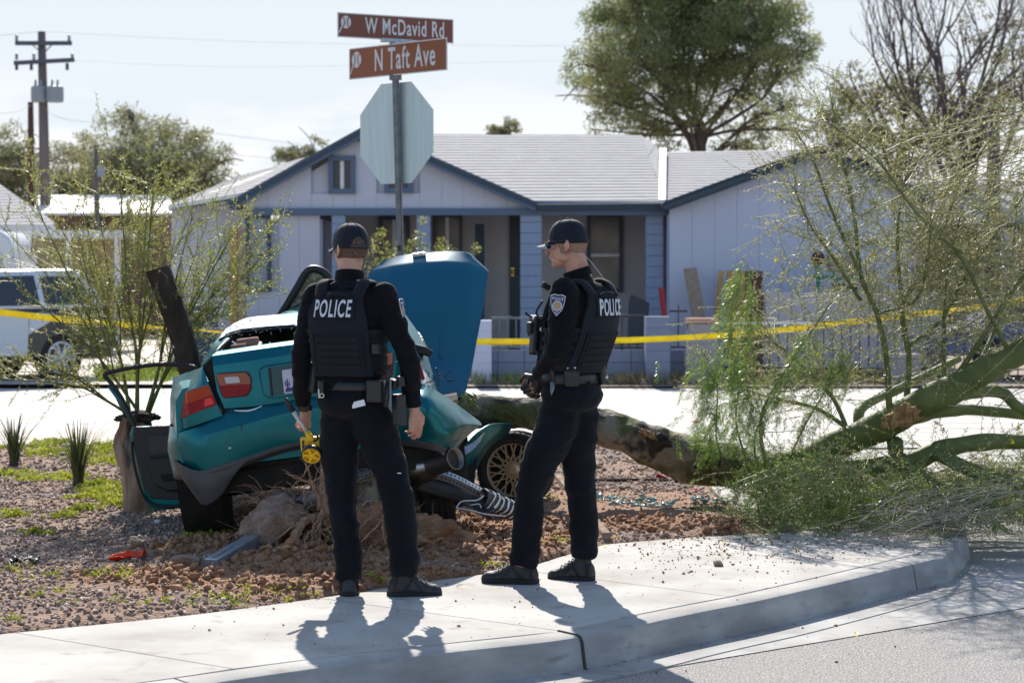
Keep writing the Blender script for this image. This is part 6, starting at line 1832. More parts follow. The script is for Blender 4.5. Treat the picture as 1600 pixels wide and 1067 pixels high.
bot = [Vector((-.835, -.10, bot[0].z)), Vector((-.845, -.42, bot[0].z))] + bot + [Vector((.2, -.73, bot[-1].z)), Vector((.45, -.72, bot[-1].z)), Vector((.66, -.68, bot[-1].z - .02))]
lip = [p + Vector((0, .05, .03)) for p in top]
ruled('rear_bumper', [lip, top, [a.lerp(b, .5) + Vector((0, -.022, 0)) for a, b in zip(resamp(top, 9), resamp(cre, 9))], cre, bot], teal, nu=40, sm=False, wav=.010)
bot2 = [p + Vector((.0, .03, -.05)) for p in bot]
ruled('lower_valance', [[p + Vector((0, .002, .004)) for p in bot], [p + Vector((0, -.004, -.025)) for p in bot], bot2], grey_pl, nu=30)
# scuffed left corner and hanging mud flap in faded black plastic
rc = lambda off: (lambda x: rear(x) - off)
cA = [CL(267, 714, -.42), CL(286, 727, rc(.045)), CL(313, 735.5, rc(.042)), CL(345, 727, rc(.036)), CL(392, 711, rc(.034))]
cM = [CL(271, 727, -.42), CL(290, 743, rc(.055)), CL(314, 753, rc(.052)), CL(346, 745, rc(.040)), CL(388, 718, rc(.034))]
cB = [CL(277, 737, -.42), CL(295, 757, rc(.045)), CL(318, 771, rc(.042)), CL(347, 759, rc(.030)), CL(378, 728, rc(.028))]
cC = [CL(284, 745, -.38), CL(303, 772, rc(.020)), CL(320, 789, rc(.015)), CL(347, 771, rc(.010)), CL(362, 745, rc(.012))]
ruled('bumper_corner', [cA, cM, cB, cC], grey_pl, nu=20)
# --- left quarter corner, above the bumper
qa = [Vector((-.80, -.20, .985)), CL(313, 575, -.42), CL(317, 573, rearT)]
qb = [Vector((-.835, -.20, .86)), CL(294, 610, rear), CL(326, 600, rear)]
qc = [Vector((-.85, -.20, .74)), CL(286.8, 652, rear), CL(340.4, 633.5, rear)]
qd = [Vector((-.855, -.20, .66)), CL(289, 670, rear), CL(348, 649, rear)]
ruled('quarter_panel', [qa, qb, qc, qd], teal, nu=16, sm=False, wav=.006)
lo = [CL(284.5, 628, -.45) , CL(294, 611.3, rear), CL(326, 601, rear)]
def lampface(rows, name, m, off, parent=car):
    return ruled(name, [[p + Vector((0, -off, 0)) for p in r] for r in rows], m, parent=parent, nu=8, sm=False, th=.006)
L0 = [CL(284.5, 622, -.42), CL(294, 611.3, rear), CL(326, 601, rear)]
L3 = [CL(283.5, 655, -.42), CL(287.2, 651.5, rear), CL(339.4, 632, rear)]
mix = lambda t: [a.lerp(b, t) for a, b in zip(L0, L3)]
ol = lampface([mix(0), mix(.5)], 'tail_lamp', lamp_amber, .016)
lampface([mix(.5), mix(1)], 'red_lens', lamp_red, .016, ol)
lampface([[CL(312, 626, rear), CL(331, 620, rear)], [CL(315, 636.5, rear), CL(335.5, 630, rear)]], 'bright_reflector', lamp_bright, .022, ol)
# dark seam between quarter panel and lid
ruled('lid_seam', [[CL(316, 574, rearT) + Vector((0, .01, 0)), CL(333, 556, rearT) + Vector((0, .02, 0))], [CL(349, 648, rear) + Vector((0, .01, 0)), CL(356, 640, rear) + Vector((0, .01, 0))]], dark_void, nu=4, sm=False)
loc(MB().tube([CL(330, 590, rearT), CL(347, 644, rear)], .010, 6), 'seam_weatherstrip', black_pl)
# --- trunk lid
tt = mirx([CL(331.8, 556.7, lambda x: rearT(x)), CL(395, 547, rearT), CL(461, 538, rearT)], -.02)
tm = mirx([CL(332.6, 572, lambda x: rear(x) + .01), CL(395, 563, lambda x: rear(x) + .01), CL(462, 553, lambda x: rear(x) + .01)], -.02)
tl = mirx([CL(339.4, 611, rear), CL(395, 603, rear), CL(463, 592, rear)], -.02)
tb = mirx([CL(350.7, 638, lambda x: rear(x) + .0), CL(408, 633, lambda x: rear(x)), CL(464, 624, rear)], -.02)
tf = [p + Vector((0, .30, .015)) for p in tt]
lid = ruled('trunk_lid', [tf, [p + Vector((0, .03, .006)) for p in tt], tt, [p + Vector((0, .01, 0)) for p in tm], tl, tb], teal, nu=36, sm=False, wav=.004)
def onrear(P, off): return [CL(px, py, lambda x: rear(x) - off) for px, py in P]
def poly_panel(name, pts, m, parent, th=.006):
    mb = MB(); mb.prism(pts, (0, th, 0)); return mb.build(name, m, parent, world=False, fixn=True)
def rounded(P, r=.25, n=4):
    out = []
    for i in range(len(P)):
        a, b, c = P[i - 1], P[i], P[(i + 1) % len(P)]
        p = b.lerp(a, r); q = b.lerp(c, r)
        for k in range(n + 1):
            t = k / n; out.append(p * (1 - t) ** 2 + b * 2 * t * (1 - t) + q * t * t)
    return out
for mir in (False, True):
    def MX(P): return [Vector((-p.x, p.y, p.z)) for p in reversed(P)] if mir else P
    rim = MX(rounded(onrear([(335.5, 583), (386, 579.5), (393, 590), (393.5, 609), (386, 619.5), (347.5, 623)], .006), .2)); il = poly_panel('inner_tail_lamp', rim, black_pl, lid)
    up_ = MX(rounded(onrear([(337.3, 585), (384, 582), (391, 590.7), (391.2, 600), (343, 603)], .014), .12)); poly_panel('amber_lens', up_, mat('lamp_dark_amber', (.30, .05, .012), .2, coat=.8) if not mir else MATS['lamp_dark_amber'], il)
    lw_ = MX(rounded(onrear([(342.8, 602.5), (391.2, 599.6), (391.3, 607.2), (384, 617), (348.6, 620.6)], .0145), .12)); poly_panel('red_lens', lw_, lamp_red, il)
    cl_ = MX(rounded(onrear([(350.3, 589.3), (372.5, 588), (375.8, 597.6), (353, 599.2)], .020), .15)); poly_panel('reverse_lens', cl_, lamp_clear, il)
# number plate recess and plate
rec = rounded(onrear([(421, 574.5), (500, 563), (502, 607), (425, 618.5)], .008), .1); poly_panel('plate_recess', rec, mat('teal_recess_shade', (0, .055, .07), .35, .3, coat=.6), lid, .004)  # shade inside the recess put into a darker teal
mb = MB(); oc_ = onrear([(404, 578), (414, 571), (500, 559), (506, 566), (508, 612), (500, 612), (425, 622.5), (412, 617)], .004)
mb.tube(rounded(oc_, .2) + [rounded(oc_, .2)[0]], .0035, 5); mb.build('recess_lip', teal, lid, world=False, smooth=True)
mb = MB(); mb.tube([onrear([(421, 574.5)], .010)[0], onrear([(425, 618.5)], .010)[0]], .007, 6); mb.build('recess_edge', black_pl, lid, world=False)
pl = poly_panel('number_plate', rounded(onrear([(440.4, 578.4), (487, 571.5), (490, 608.5), (444, 615.5)], .016), .06), plate_m, lid, .003)
def pp(px, py): return onrear([(px, py)], .0185)[0]
mb = MB(); mb.prism([pp(446, 609), pp(450, 605), pp(455, 606), pp(460, 602), pp(466, 605), pp(475, 600), pp(484, 600), pp(486, 606), pp(447, 612.5)], (0, .002, 0)); mb.build('mountain_print', purple, pl, world=False, fixn=True)
mb = MB(); mb.tube([pp(449.5, 607), pp(448.5, 592)], .0035, 5); mb.tube([pp(449, 602), pp(446, 601), pp(445.7, 596)], .0025, 5); mb.tube([pp(449, 603), pp(452, 601.5), pp(451.8, 597)], .0025, 5); mb.build('cactus_print', purple, pl, world=False)
# chrome strip of bright metal showing below the lid
ruled('bent_metal_edge', [[CL(366, 640.5, rear), CL(390, 640, lambda x: rear(x) - .01), CL(409, 633.5, rear)], [CL(367, 642, rear), CL(390, 642.5, lambda x: rear(x) - .01), CL(409, 635.5, rear)]], paper, nu=8, sm=False)
ruled('bumper_gap', [[CL(348, 641, lambda x: rear(x) + .03), CL(408, 634, lambda x: rear(x) + .03), CL(464, 625, lambda x: rear(x) + .03)], [CL(348, 652, lambda x: rear(x) + .03), CL(408, 642, lambda x: rear(x) + .03), CL(464, 631, lambda x: rear(x) + .03)]], dark_void, nu=8, sm=False)
loc(MB().box(CL(377, 667, lambda x: rear(x) - .055), (.004, .01, .045)), 'bumper_scratch', joint_dark)
loc(MB().ell(CL(359, 700, lambda x: rear(x) - .06), (.010, .006, .008), nu=8, nv=6), 'bumper_chip', lamp_clear)
# --- right rear quarter: crushed and flared
r0 = [MCI @ W(610, 596, 11.6), MCI @ W(640, 597, 11.35), MCI @ W(662, 600, 11.25), MCI @ W(685, 612, 11.3), MCI @ W(718, 634, 11.5), MCI @ W(748, 656, 11.7)]
r1 = [MCI @ W(612, 625, 11.35), MCI @ W(642, 622, 11.12), MCI @ W(668, 625, 11.08), MCI @ W(694, 640, 11.18), MCI @ W(724, 653, 11.4), MCI @ W(752, 663, 11.65)]
r2 = [MCI @ W(612, 655, 11.30), MCI @ W(645, 655, 11.08), MCI @ W(672, 664, 11.05), MCI @ W(700, 672, 11.15), MCI @ W(726, 669, 11.4), MCI @ W(746, 668, 11.62)]
r3 = [MCI @ W(612, 685, 11.35), MCI @ W(645, 690, 11.15), MCI @ W(668, 694, 11.12), MCI @ W(690, 700, 11.2), MCI @ W(706, 702, 11.35), MCI @ W(715, 698, 11.5)]
ruled('crushed_quarter_panel', [r0, r1, r2, r3], teal, nu=40, sub=6, wav=.035)
r4 = [p + Vector((.012, .05, -.035)) for p in r3]
ruled('torn_liner', [[p + Vector((0, -.004, .01)) for p in r3], r4], grey_pl, nu=18, sm=False)
u0 = [MCI @ W(622, 478, 12.3), MCI @ W(650, 515, 12.0), MCI @ W(664, 545, 11.9), MCI @ W(676, 585, 11.8)]
u1 = [MCI @ W(600, 500, 11.7), MCI @ W(630, 545, 11.5), MCI @ W(650, 570, 11.4), MCI @ W(662, 600, 11.35)]
ruled('right_rear_pillar', [u0, u1], teal, nu=14)
tl_ = ruled('right_tail_lamp', [[MCI @ W(651, 566, 11.38), MCI @ W(662, 580, 11.4), MCI @ W(678, 598, 11.55)], [MCI @ W(648, 598, 11.24), MCI @ W(660, 600, 11.24), MCI @ W(672, 603, 11.35)]], lamp_clear, nu=8, sm=False)
mb = MB(); mb.tube([MCI @ W(655, 570, 11.34), MCI @ W(661, 592, 11.28)], .012, 6); mb.build('lamp_shard', lamp_red, tl_, world=False)
mb = MB()
for _ in range(14):
    a = MCI @ W(random.uniform(655, 700), random.uniform(585, 620), 11.3); mb.tube([a, a + Vector((random.uniform(-.02, .05), -.02, random.uniform(-.01, .05)))], .003, 4)
loc(mb, 'torn_plastic_bits', black_pl, kind='stuff')
mb = MB(); mb.tube(catmull([MCI @ W(652, 538, 11.7), MCI @ W(672, 548, 11.6), MCI @ W(668, 553, 11.6), MCI @ W(650, 546, 11.7)], 5), .008, 6)
loc(MB().rings([[MCI @ W(px, py, y) for px, py in ((644, 536), (664, 541), (678, 549), (672, 558), (650, 552))] for y in (11.65, 11.75)]), 'door_mirror', black_pl, fixn=True, bevel=.008)
# glass crumbs area with teal
ruled('crumpled_pillar_skin', [[MCI @ W(636, 512, 12.4), MCI @ W(655, 520, 12.3), MCI @ W(668, 545, 12.2)], [MCI @ W(636, 545, 12.2), MCI @ W(655, 550, 12.1), MCI @ W(668, 556, 12.1)]], brown_glass, nu=10)
# --- roof, pillars, cabin
roofL = [CL(344.5, 528, .15), CL(358, 514, .30), CL(375.5, 506, .40)]
rt0 = mirx([CL(345, 529, .10), CL(358, 522, .20), CL(382, 516, .26), CL(420, 512, .28), CL(463, 509, .28)], -.02)
rtA = mirx([CL(347, 523, .20), CL(362, 512, .38), CL(385, 503, .50), CL(420, 499, .54), CL(463, 496.5, .54)], -.02)
rt1 = [Vector((p.x * .97, p.y + .45, p.z + .012)) for p in rtA]
rt2 = [Vector((p.x * .96, p.y + 1.05, p.z - .015)) for p in rtA]
roof_ = ruled('roof_panel', [rt0, rtA, rt1, rt2], teal, nu=30, th=.012, sm=False)
# sun glare on the roof's rear edge, drawn as a white strip
n_ = 10; A_ = resamp(rt0, 61)[3:27]; B_ = resamp(rtA, 61)[3:27]
ruled('roof_glare', [[p + Vector((0, -.012, .010)) for p in A_], [p + Vector((0, -.006, .014)) for p in B_], [p + Vector((0, .20, .022)) for p in B_]], white_p, nu=20, sm=False, th=.002)
# rear edge trim of the roof with glass crumbs
tr_ = [p + Vector((0, -.012, -.008)) for p in rt0]
loc(MB().tube(tr_, .012, 6), 'roof_edge_trim', black_pl, smooth=True)
mb = MB()
for _ in range(60):
    q = tween(tr_, random.random()); mb.ell(q + Vector((random.gauss(0, .01), -.012, random.gauss(-.012, .01))), (.004, .004, .004), nu=5, nv=4)
loc(mb, 'glass_crumbs', lamp_clear, kind='stuff')
# C pillars
for s in (1, -1):
    a = [Vector((s * p.x, p.y, p.z)) for p in [CL(316, 573, -.10), CL(330, 545, .05), CL(345, 528, .18)]]
    b = [Vector((s * p.x, p.y, p.z)) for p in [CL(334, 556, -.42), CL(345, 543, -.1), CL(358, 531, .1)]]
    c = [a[0] + Vector((0, .6, -.0)), a[1] + Vector((0, .5, 0)), a[2] + Vector((0, .35, 0))]
    ruled('rear_pillar', [c, a, b], teal, nu=10, sm=False, th=.02)
    loc(MB().tube([p + Vector((0, -.015, .004)) for p in b], .010, 6), 'window_seal', black_pl, smooth=True)
mb = MB()
for _ in range(36):
    t = random.random(); q = CL(316 + 30 * t, 573 - 45 * t, -.10 + .25 * t); mb.ell(q + Vector((random.gauss(0, .006), -.02, random.gauss(0, .006))), (.005, .005, .005), nu=5, nv=4)
loc(mb, 'glass_crumbs', sign_white, kind='stuff')
# interior
loc(MB().box((0, .55, 1.0), (1.30, 1.0, .12)), 'parcel_shelf', dark_void)
loc(MB().box((-.12, 1.1, .92), (1.0, .12, .52)), 'seat_back', dark_void, bevel=.05)
mb = MB().box(CL(388, 541, .05), (.13, .10, .10)); loc(mb, 'junk_box', salmon, bevel=.01)
loc(MB().box(CL(374, 545, .0), (.10, .10, .06)), 'junk_box', salmon, bevel=.01)
loc(MB().tube([CL(401, 547, -.1), CL(407, 536, .1)], .012, 6), 'junk_stick', paper)
loc(MB().tube([CL(363, 534, .05), CL(375, 542, .0)], .006, 6), 'junk_stick', paper)
loc(MB().tube([CL(419, 545, .05), CL(422, 535, .1)], .005, 6), 'junk_stick', paper)
# --- windscreen torn up with its frame, left of the first officer
sp_ = [(437, 494), (452, 470), (466, 446), (478, 426), (489, 420), (504, 424), (515, 434)]
mb = MB(); mb.tube(catmull([MCI @ W(x, y, 13.4) for x, y in sp_], 6), .026, 8); loc(mb, 'bent_windscreen_frame', black_pl, smooth=True)
g0 = [MCI @ W(x, y, 13.42) for x, y in [(446, 488), (466, 455), (481, 430), (490, 425), (503, 428)]]
g1 = [MCI @ W(x, y, 13.42) for x, y in [(458, 492), (478, 482), (495, 466), (506, 458), (515, 450)]]
ruled('shattered_windscreen', [g0, g1], brown_glass, nu=14, sm=False)
g2 = [MCI @ W(x, y, 13.40) for x, y in [(457, 485), (475, 474), (492, 461), (508, 452)]]
ruled('hanging_trim', [[p + Vector((0, -.02, .02)) for p in g2], [p + Vector((0, -.02, -.01)) for p in g2]], black_pl, nu=8, sm=False)
h0 = [MCI @ W(x, y, 13.3) for x, y in [(421, 500), (440, 490), (465, 478), (490, 468), (520, 462)]]
h1 = [MCI @ W(x, y, 13.0) for x, y in [(421, 503), (440, 503), (465, 502), (490, 500), (520, 500)]]
ruled('crumpled_front_fender', [h0, [a.lerp(b, .5) + Vector((0, -.05, .0)) for a, b in zip(h0, h1)], h1], teal, nu=12)
# --- raised hood
def HW(x, y, Y): return MCI @ W(x, y, Y)
hr = [[HW(598, 409, 14.85), HW(622, 402, 14.86), HW(655, 396.5, 14.88), HW(695, 394.5, 14.88), HW(728, 396, 14.86), HW(735, 400, 14.84)],
      [HW(578, 428, 14.78), HW(610, 420, 14.75), HW(650, 414, 14.72), HW(695, 412, 14.72), HW(735, 416, 14.74), HW(762, 425, 14.78)],
      [HW(560, 470, 14.70), HW(600, 468, 14.62), HW(650, 466, 14.58), HW(700, 466, 14.58), HW(735, 468, 14.60), HW(756, 470, 14.66)],
      [HW(548, 520, 14.55), HW(600, 520, 14.45), HW(650, 520, 14.42), HW(695, 520, 14.42), HW(728, 520, 14.46), HW(747, 520, 14.5)],
      [HW(545, 575, 14.35), HW(600, 575, 14.25), HW(650, 575, 14.22), HW(690, 575, 14.22), HW(718, 575, 14.26), HW(737, 575, 14.3)],
      [HW(548, 622, 14.15), HW(600, 622, 14.05), HW(650, 622, 14.02), HW(685, 622, 14.02), HW(708, 622, 14.06), HW(726, 618, 14.1)]]
def dens(r):
    out = []
    for a, b in zip(r, r[1:]): out += [a.lerp(b, q / 6) for q in range(6)]
    return out + [r[-1]]
HR_ = [dens(r) for r in hr]; HV = []
for a, b in zip(HR_, HR_[1:]): HV += [[p.lerp(q, t / 4) for p, q in zip(a, b)] for t in range(4)]
HV.append(HR_[-1]); nc = len(HV[0]); VV = [p + Vector((0, .012 * fbm(p.x * 2, p.z * 2, 4), 0)) for r in HV for p in r]
me = mesh_np('raised_hood', VV, [(j * nc + i, j * nc + i + 1, (j + 1) * nc + i + 1, (j + 1) * nc + i) for j in range(len(HV) - 1) for i in range(nc - 1)], True)
fix_normals(me); me = apply_mods(me, solid=.02); me.name = 'raised_hood'; me.polygons.foreach_set('use_smooth', [True] * len(me.polygons)); me.set_sharp_from_angle(angle=radians(50))
hood = link('raised_hood', me, blue_hood, car, world=False)
mb = MB(); mb.tube(catmull([HW(698, 425, 14.70), HW(694, 480, 14.55), HW(688, 560, 14.25)], 6), .006, 6); mb.build('hood_crease', blue_hood, hood, world=False, smooth=True)
ed = [HW(650, 396, 14.87), HW(700, 394.3, 14.88), HW(730, 396.5, 14.86), HW(740, 404, 14.83), HW(762, 425, 14.78)]
mb = MB(); mb.tube(catmull(ed, 5), .010, 6); mb.build('hood_front_edge', mat('edge_paint', (.45, .50, .52), .35, .3), hood, world=False, smooth=True)
mb = MB().box(HW(655, 398, 14.82), (.10, .03, .03)); mb.build('hood_latch', steel, hood, world=False, bevel=.005)
ruled('engine_bay', [[HW(548, 600, 14.2), HW(720, 600, 14.2)], [HW(548, 720, 14.0), HW(735, 720, 14.0)]], dark_void, nu=6, sm=False, th=.05)
# --- front right fender and torn wheel
fr0 = [HW(700, 722, 12.95), HW(722, 700, 12.95), HW(745, 676, 12.98), HW(768, 662, 13.1), HW(802, 662, 13.25)]
fr1 = [HW(706, 752, 13.0), HW(730, 728, 13.02), HW(752, 700, 13.06), HW(775, 682, 13.2), HW(796, 674, 13.4)]
fr2 = [HW(712, 778, 13.1), HW(734, 752, 13.15), HW(752, 718, 13.2), HW(770, 694, 13.3), HW(790, 682, 13.5)]
ruled('front_fender', [fr0, fr1, fr2], teal, nu=14)
fA = [HW(690, 690, 12.4), HW(712, 700, 12.4), HW(735, 694, 12.4), HW(757, 676, 12.5)]
fB = [HW(692, 705, 12.35), HW(714, 714, 12.35), HW(735, 706, 12.35), HW(750, 690, 12.45)]
ruled('bent_bracket', [fA, fB], steel, nu=8, sm=False)
ruled('dark_sill', [[HW(640, 700, 12.9), HW(745, 700, 13.1)], [HW(640, 800, 12.9), HW(735, 800, 13.0)]], dark_void, nu=6, sm=False, th=.05)
loc(MB().tube(catmull([HW(635, 690, 11.9), HW(655, 694, 11.85), HW(657, 715, 11.8), HW(664, 725, 11.8)], 5), .008, 6), 'hanger_rod', steel, smooth=True)
def tyre(c, axis, R, w, name, rim, parent=car, world=True):
    axis = Vector(axis).normalized()
    t = MB().lathe(Vector(c) - axis * w / 2, axis, [(R * .70, .01), (R * .80, -.006), (R * .92, .0), (R * .985, w * .10), (R, w * .2), (R, w * .8), (R * .985, w * .9), (R * .92, w), (R * .80, w + .006), (R * .70, w - .01)], 40, cap=False)
    o = t.build(name, tyre_m, parent, world=world, smooth=True)
    a, b = frame_of(axis)
    mbg = MB()
    for f in (.25, .42, .58, .75): mbg.torus(Vector(c) - axis * w / 2 + axis * w * f, axis, R * 1.001, .004, 40, 4)
    mbg.build('tread_groove', joint_dark, o, world=world)
    mbt = MB()
    for k in range(40):
        for sgn in (-1, 1):
            th_ = 2 * pi * k / 40; u = a * cos(th_) + b * sin(th_); v = axis.cross(u)
            p0_ = Vector(c) + u * (R + .001) + axis * (sgn * w * .45); p1_ = Vector(c) + u * (R + .001) + axis * (sgn * w * .27) + v * .012
            mbt.bar(p0_, p1_, .004, .004, up=u)
    mbt.build('tread_sipes', joint_dark, o, world=world, kind='stuff')
    if rim:
        mb = MB(); cc = Vector(c) - axis * w * .40
        mb.lathe(Vector(c) - axis * (w / 2 + .004), axis, [(R * .78, .0), (R * .80, .004), (R * .78, .016), (R * .70, .03), (R * .68, .10), (R * .66, .10), (R * .66, .03), (R * .74, .008)], 40, cap=False)
        rm = mb.build('rim_lip', gold_lip, o, world=world, smooth=True)
        mb = MB(); n = 14
        for k in range(n):
            for sg in (-1, 1):
                t0 = 2 * pi * k / n; t1 = t0 + sg * 2 * pi / n * 1.75
                p0_ = cc + (a * cos(t0) + b * sin(t0)) * R * .16 + axis * .01; p1_ = cc + (a * cos(t1) + b * sin(t1)) * R * .69 + axis * .012
                mb.bar(p0_, p1_, .010, .016, up=axis)
        mb.lathe(cc - axis * .012, axis, [(.001, 0), (R * .10, .0), (R * .19, .012), (R * .19, .03)], 20)
        mb.build('rim_spokes', gold, rm, world=world)
        MB().lathe(cc + axis * .04, axis, [(.001, 0), (R * .68, 0), (R * .68, .02)], 24).build('brake_disc', dark_void, rm, world=world)
    else:
        MB().lathe(Vector(c) - axis * .02, axis, [(R * .70, 0), (R * .70, .03)], 24).build('wheel_hub', dark_void, o, world=world)
    return o
wc = W(806, 733, 13.65)
tyre(wc, (.28, 1, -.03), .262, .185, 'front_wheel', True)
rl = W(319, 797, 11.97)
tyre(Vector((rl.x + .01, 11.97, .275)), (1, .14, .03), .285, .185, 'rear_wheel', False)
rrw = W(676, 760, 12.0); tyre(Vector((rrw.x, 12.05, .29)), (1, .1, .2), .275, .185, 'rear_wheel', False)
# --- open left door, inner side towards the camera
YD = 12.7
dr_parent = car
def DW(x, y, dy=0.0): return MCI @ W(x, y, YD + dy)
rim = [(286, 664), (207, 666), (203, 680), (211, 712), (218, 745), (230, 792), (250, 797), (290, 793)]
mb = MB(); P0 = [DW(x, y) for x, y in rim]; P1 = [DW(x, y, .10) for x, y in rim]
mb.add(P0 + P1, [tuple(range(8)), tuple(range(15, 7, -1))] + [((k + 1) % 8, k, 8 + k, 8 + (k + 1) % 8) for k in range(8)])
door_ = mb.build('left_door', teal, car, world=False, fixn=True, bevel=.008)
card = [(292, 664), (208, 667), (207, 690), (214, 720), (224, 760), (236, 779), (292, 781)]
mb = MB(); mb.prism([DW(x, y, -.03) for x, y in card], MCI.to_3x3() @ Vector((0, .03, 0))); mb.build('door_card', black_pl, door_, world=False, fixn=True, bevel=.006)
fr_ = [(212, 668), (203, 648), (190, 622), (175, 600), (163, 586), (178, 580), (215, 573), (255, 569), (290, 571), (306, 574)]
C = catmull([DW(x, y, .03) for x, y in fr_], 5); mb = MB(); mb.tube(C, [(.020, .014)] * len(C), 8); mb.build('window_frame', black_pl, door_, world=False, smooth=True)
C2 = [DW(x, y, .05) for x, y in [(210, 664), (190, 628), (172, 603)]]; mb = MB(); mb.tube(C2, .018, 6); mb.build('frame_edge', teal, door_, world=False, smooth=True)
mb = MB(); mb.prism([DW(x, y, -.045) for x, y in rounded([Vector((232, 684, 0)), Vector((294, 678, 0)), Vector((294, 708, 0)), Vector((236, 712, 0))], .15) and [(232, 686), (238, 681), (294, 678), (294, 706), (236, 710)]], MCI.to_3x3() @ Vector((0, .012, 0))); mb.build('card_inset', grey_pl, door_, world=False, fixn=True)
mb = MB(); mb.prism([DW(x, y, -.075) for x, y in [(230, 716), (292, 712), (292, 765), (262, 768), (240, 758)]], MCI.to_3x3() @ Vector((0, .05, 0))); mb.build('door_pocket', black_pl, door_, world=False, fixn=True, bevel=.012)
mb = MB(); mb.prism([DW(x, y, -.085) for x, y in [(250, 742), (292, 738), (292, 750), (254, 752)]], MCI.to_3x3() @ Vector((0, .01, 0))); mb.build('armrest_slot', dark_void, door_, world=False, fixn=True)
mb = MB(); mb.tube(catmull([DW(x, y, -.03) for x, y in [(206, 690), (207, 712), (214, 745), (224, 774), (238, 788), (262, 791), (292, 790)]], 4), .010, 6); mb.build('door_seal', black_pl, door_, world=False, smooth=True)
loc(MB().box(CL(300, 640, 1.2), (.01, .01, .01)), 'door_hinge', black_pl)
# ================================================================== OFFICERS
def sup(t, e):  # superellipse param
    c, s = cos(t), sin(t); return math.copysign(abs(c) ** (2 / e), c), math.copysign(abs(s) ** (2 / e), s)
TOR = [(.84, .165, .125, -.01), (.90, .178, .138, -.02), (.96, .172, .132, -.018), (1.02, .158, .115, -.005), (1.10, .155, .112, .0), (1.22, .168, .122, .0), (1.33, .186, .128, .0), (1.41, .188, .118, .0), (1.465, .165, .098, -.004), (1.51, .115, .078, -.006), (1.545, .082, .068, -.004)]
class Officer:
    def __init__(s, root, yaw, Y0, cxf, k=1.0):
        s.root = root; s.Y0 = Y0; s.M = wmat(root); s.I = s.M.inverted(); s.cx = cxf; s.k = k
    def J(s, px, py, dY=0.0): return s.I @ W(px, py, s.Y0 + dY)
    def tor(s, z):
        z = z / s.k
        for a, b in zip(TOR, TOR[1:]):
            if a[0] <= z <= b[0]:
                t = (z - a[0]) / (b[0] - a[0]); r = [a[i] + (b[i] - a[i]) * t for i in range(4)]; break
        else: r = TOR[0] if z < TOR[0][0] else TOR[-1]
        cx, cy = s.cx(z * s.k); return r[1], r[2], cx, cy + r[3]
    def ring(s, z, off=0.0, n=40, e=2.5, off2=None):
        hw, hd, cx, cy = s.tor(z); out = []
        for k in range(n):
            c, q = sup(2 * pi * k / n, e); out.append(Vector((cx + (hw + off) * c, cy + (hd + (off if off2 is None else off2)) * q, z)))
        return out
    def back(s, x, z, off=0.0, e=2.5, front=False):
        """point on the back (or chest) surface; x measured from the spine"""
        hw, hd, cx, cy = s.tor(z); u = min(.999, abs(x) / (hw + off)); y = (hd + off) * (1 - u ** e) ** (1 / e)
        return Vector((cx + x, cy + (y if front else -y), z))
    def panel(s, name, xf, z0, z1, off, th, m, parent=None, nx=16, nz=14, front=False, x0f=None):
        V = []
        for j in range(nz + 1):
            z = z0 + (z1 - z0) * j / nz
            xa, xb = (x0f(z) if x0f else -xf(z)), xf(z)
            for i in range(nx + 1): V.append(s.back(xa + (xb - xa) * i / nx, z, off, front=front))
        F = [(j * (nx + 1) + i, j * (nx + 1) + i + 1, (j + 1) * (nx + 1) + i + 1, (j + 1) * (nx + 1) + i) for j in range(nz) for i in range(nx)]
        me = mesh_np(name, V, F, True); fix_normals(me); me = apply_mods(me, solid=th); me.name = name
        me.polygons.foreach_set('use_smooth', [True] * len(me.polygons)); me.set_sharp_from_angle(angle=radians(50))
        return link(name, me, m, parent or s.root, world=False)
    def strap(s, name, x0, x1, z, h, off, m, parent=None, front=False, slope=0.0):
        return s.panel(name, lambda zz: x1, z, z + h, off, .004, m, parent, 14, 1, front, x0f=lambda zz: x0)

def hand_prims(mb, w, d, pn, side, curls, k=1.0, spread=.06, thumb=(.55, .35)):
    """w wrist, d towards knuckles, pn out of the palm, side vector towards the thumb"""
    d = d.normalized(); pn = (pn - d * pn.dot(d)).normalized(); sv_ = d.cross(pn); sv_ = sv_ if sv_.dot(side) > 0 else -sv_
    mb.tube([w - d * .02, w, w + d * .03 * k, w + d * .065 * k, w + d * .092 * k], [(.020 * k, .026 * k), (.020 * k, .027 * k), (.016 * k, .036 * k), (.0145 * k, .042 * k), (.012 * k, .041 * k)], 14, upv=sv_)
    L = [.074, .082, .076, .060]
    for i in range(4):
        base = w + d * (.086 - .006 * abs(i - 1.2)) * k + sv_ * (.030 - .0195 * i) * k
        dd = (d + sv_ * spread * (1.3 - i)).normalized(); pts = [base - dd * .02 * k, base]; q = base
        c = curls[i]; ang = 0
        for j, fr in enumerate((.45, .31, .24)):
            ang += c * (1.0, 1.15, .8)[j]
            v = dd * cos(ang) + pn * sin(ang); q = q + v * L[i] * fr * k; pts.append(q)
        r = (.0090, .0094, .0090, .0080)[i] * k
        mb.tube(pts, [r, r * 1.02, r, r * .92, r * .78], 8)
        mb.ell(pts[-1], (r * .78,) * 3, nu=8, nv=6)
    b = w + d * .018 * k + sv_ * .024 * k; t1 = b + (d * thumb[1] + sv_ * thumb[0] + pn * .35).normalized() * .045 * k
    t2 = t1 + (d * .9 + sv_ * thumb[0] * .2 + pn * .45).normalized() * .034 * k; t3 = t2 + (d * .8 - sv_ * .05 + pn * .6).normalized() * .026 * k
    mb.tube([b - sv_ * .012 * k, b, t1, t2, t3], [.014 * k, .016 * k, .0115 * k, .0105 * k, .0085 * k], 9); mb.ell(t3, (.0085 * k,) * 3, nu=8, nv=6)

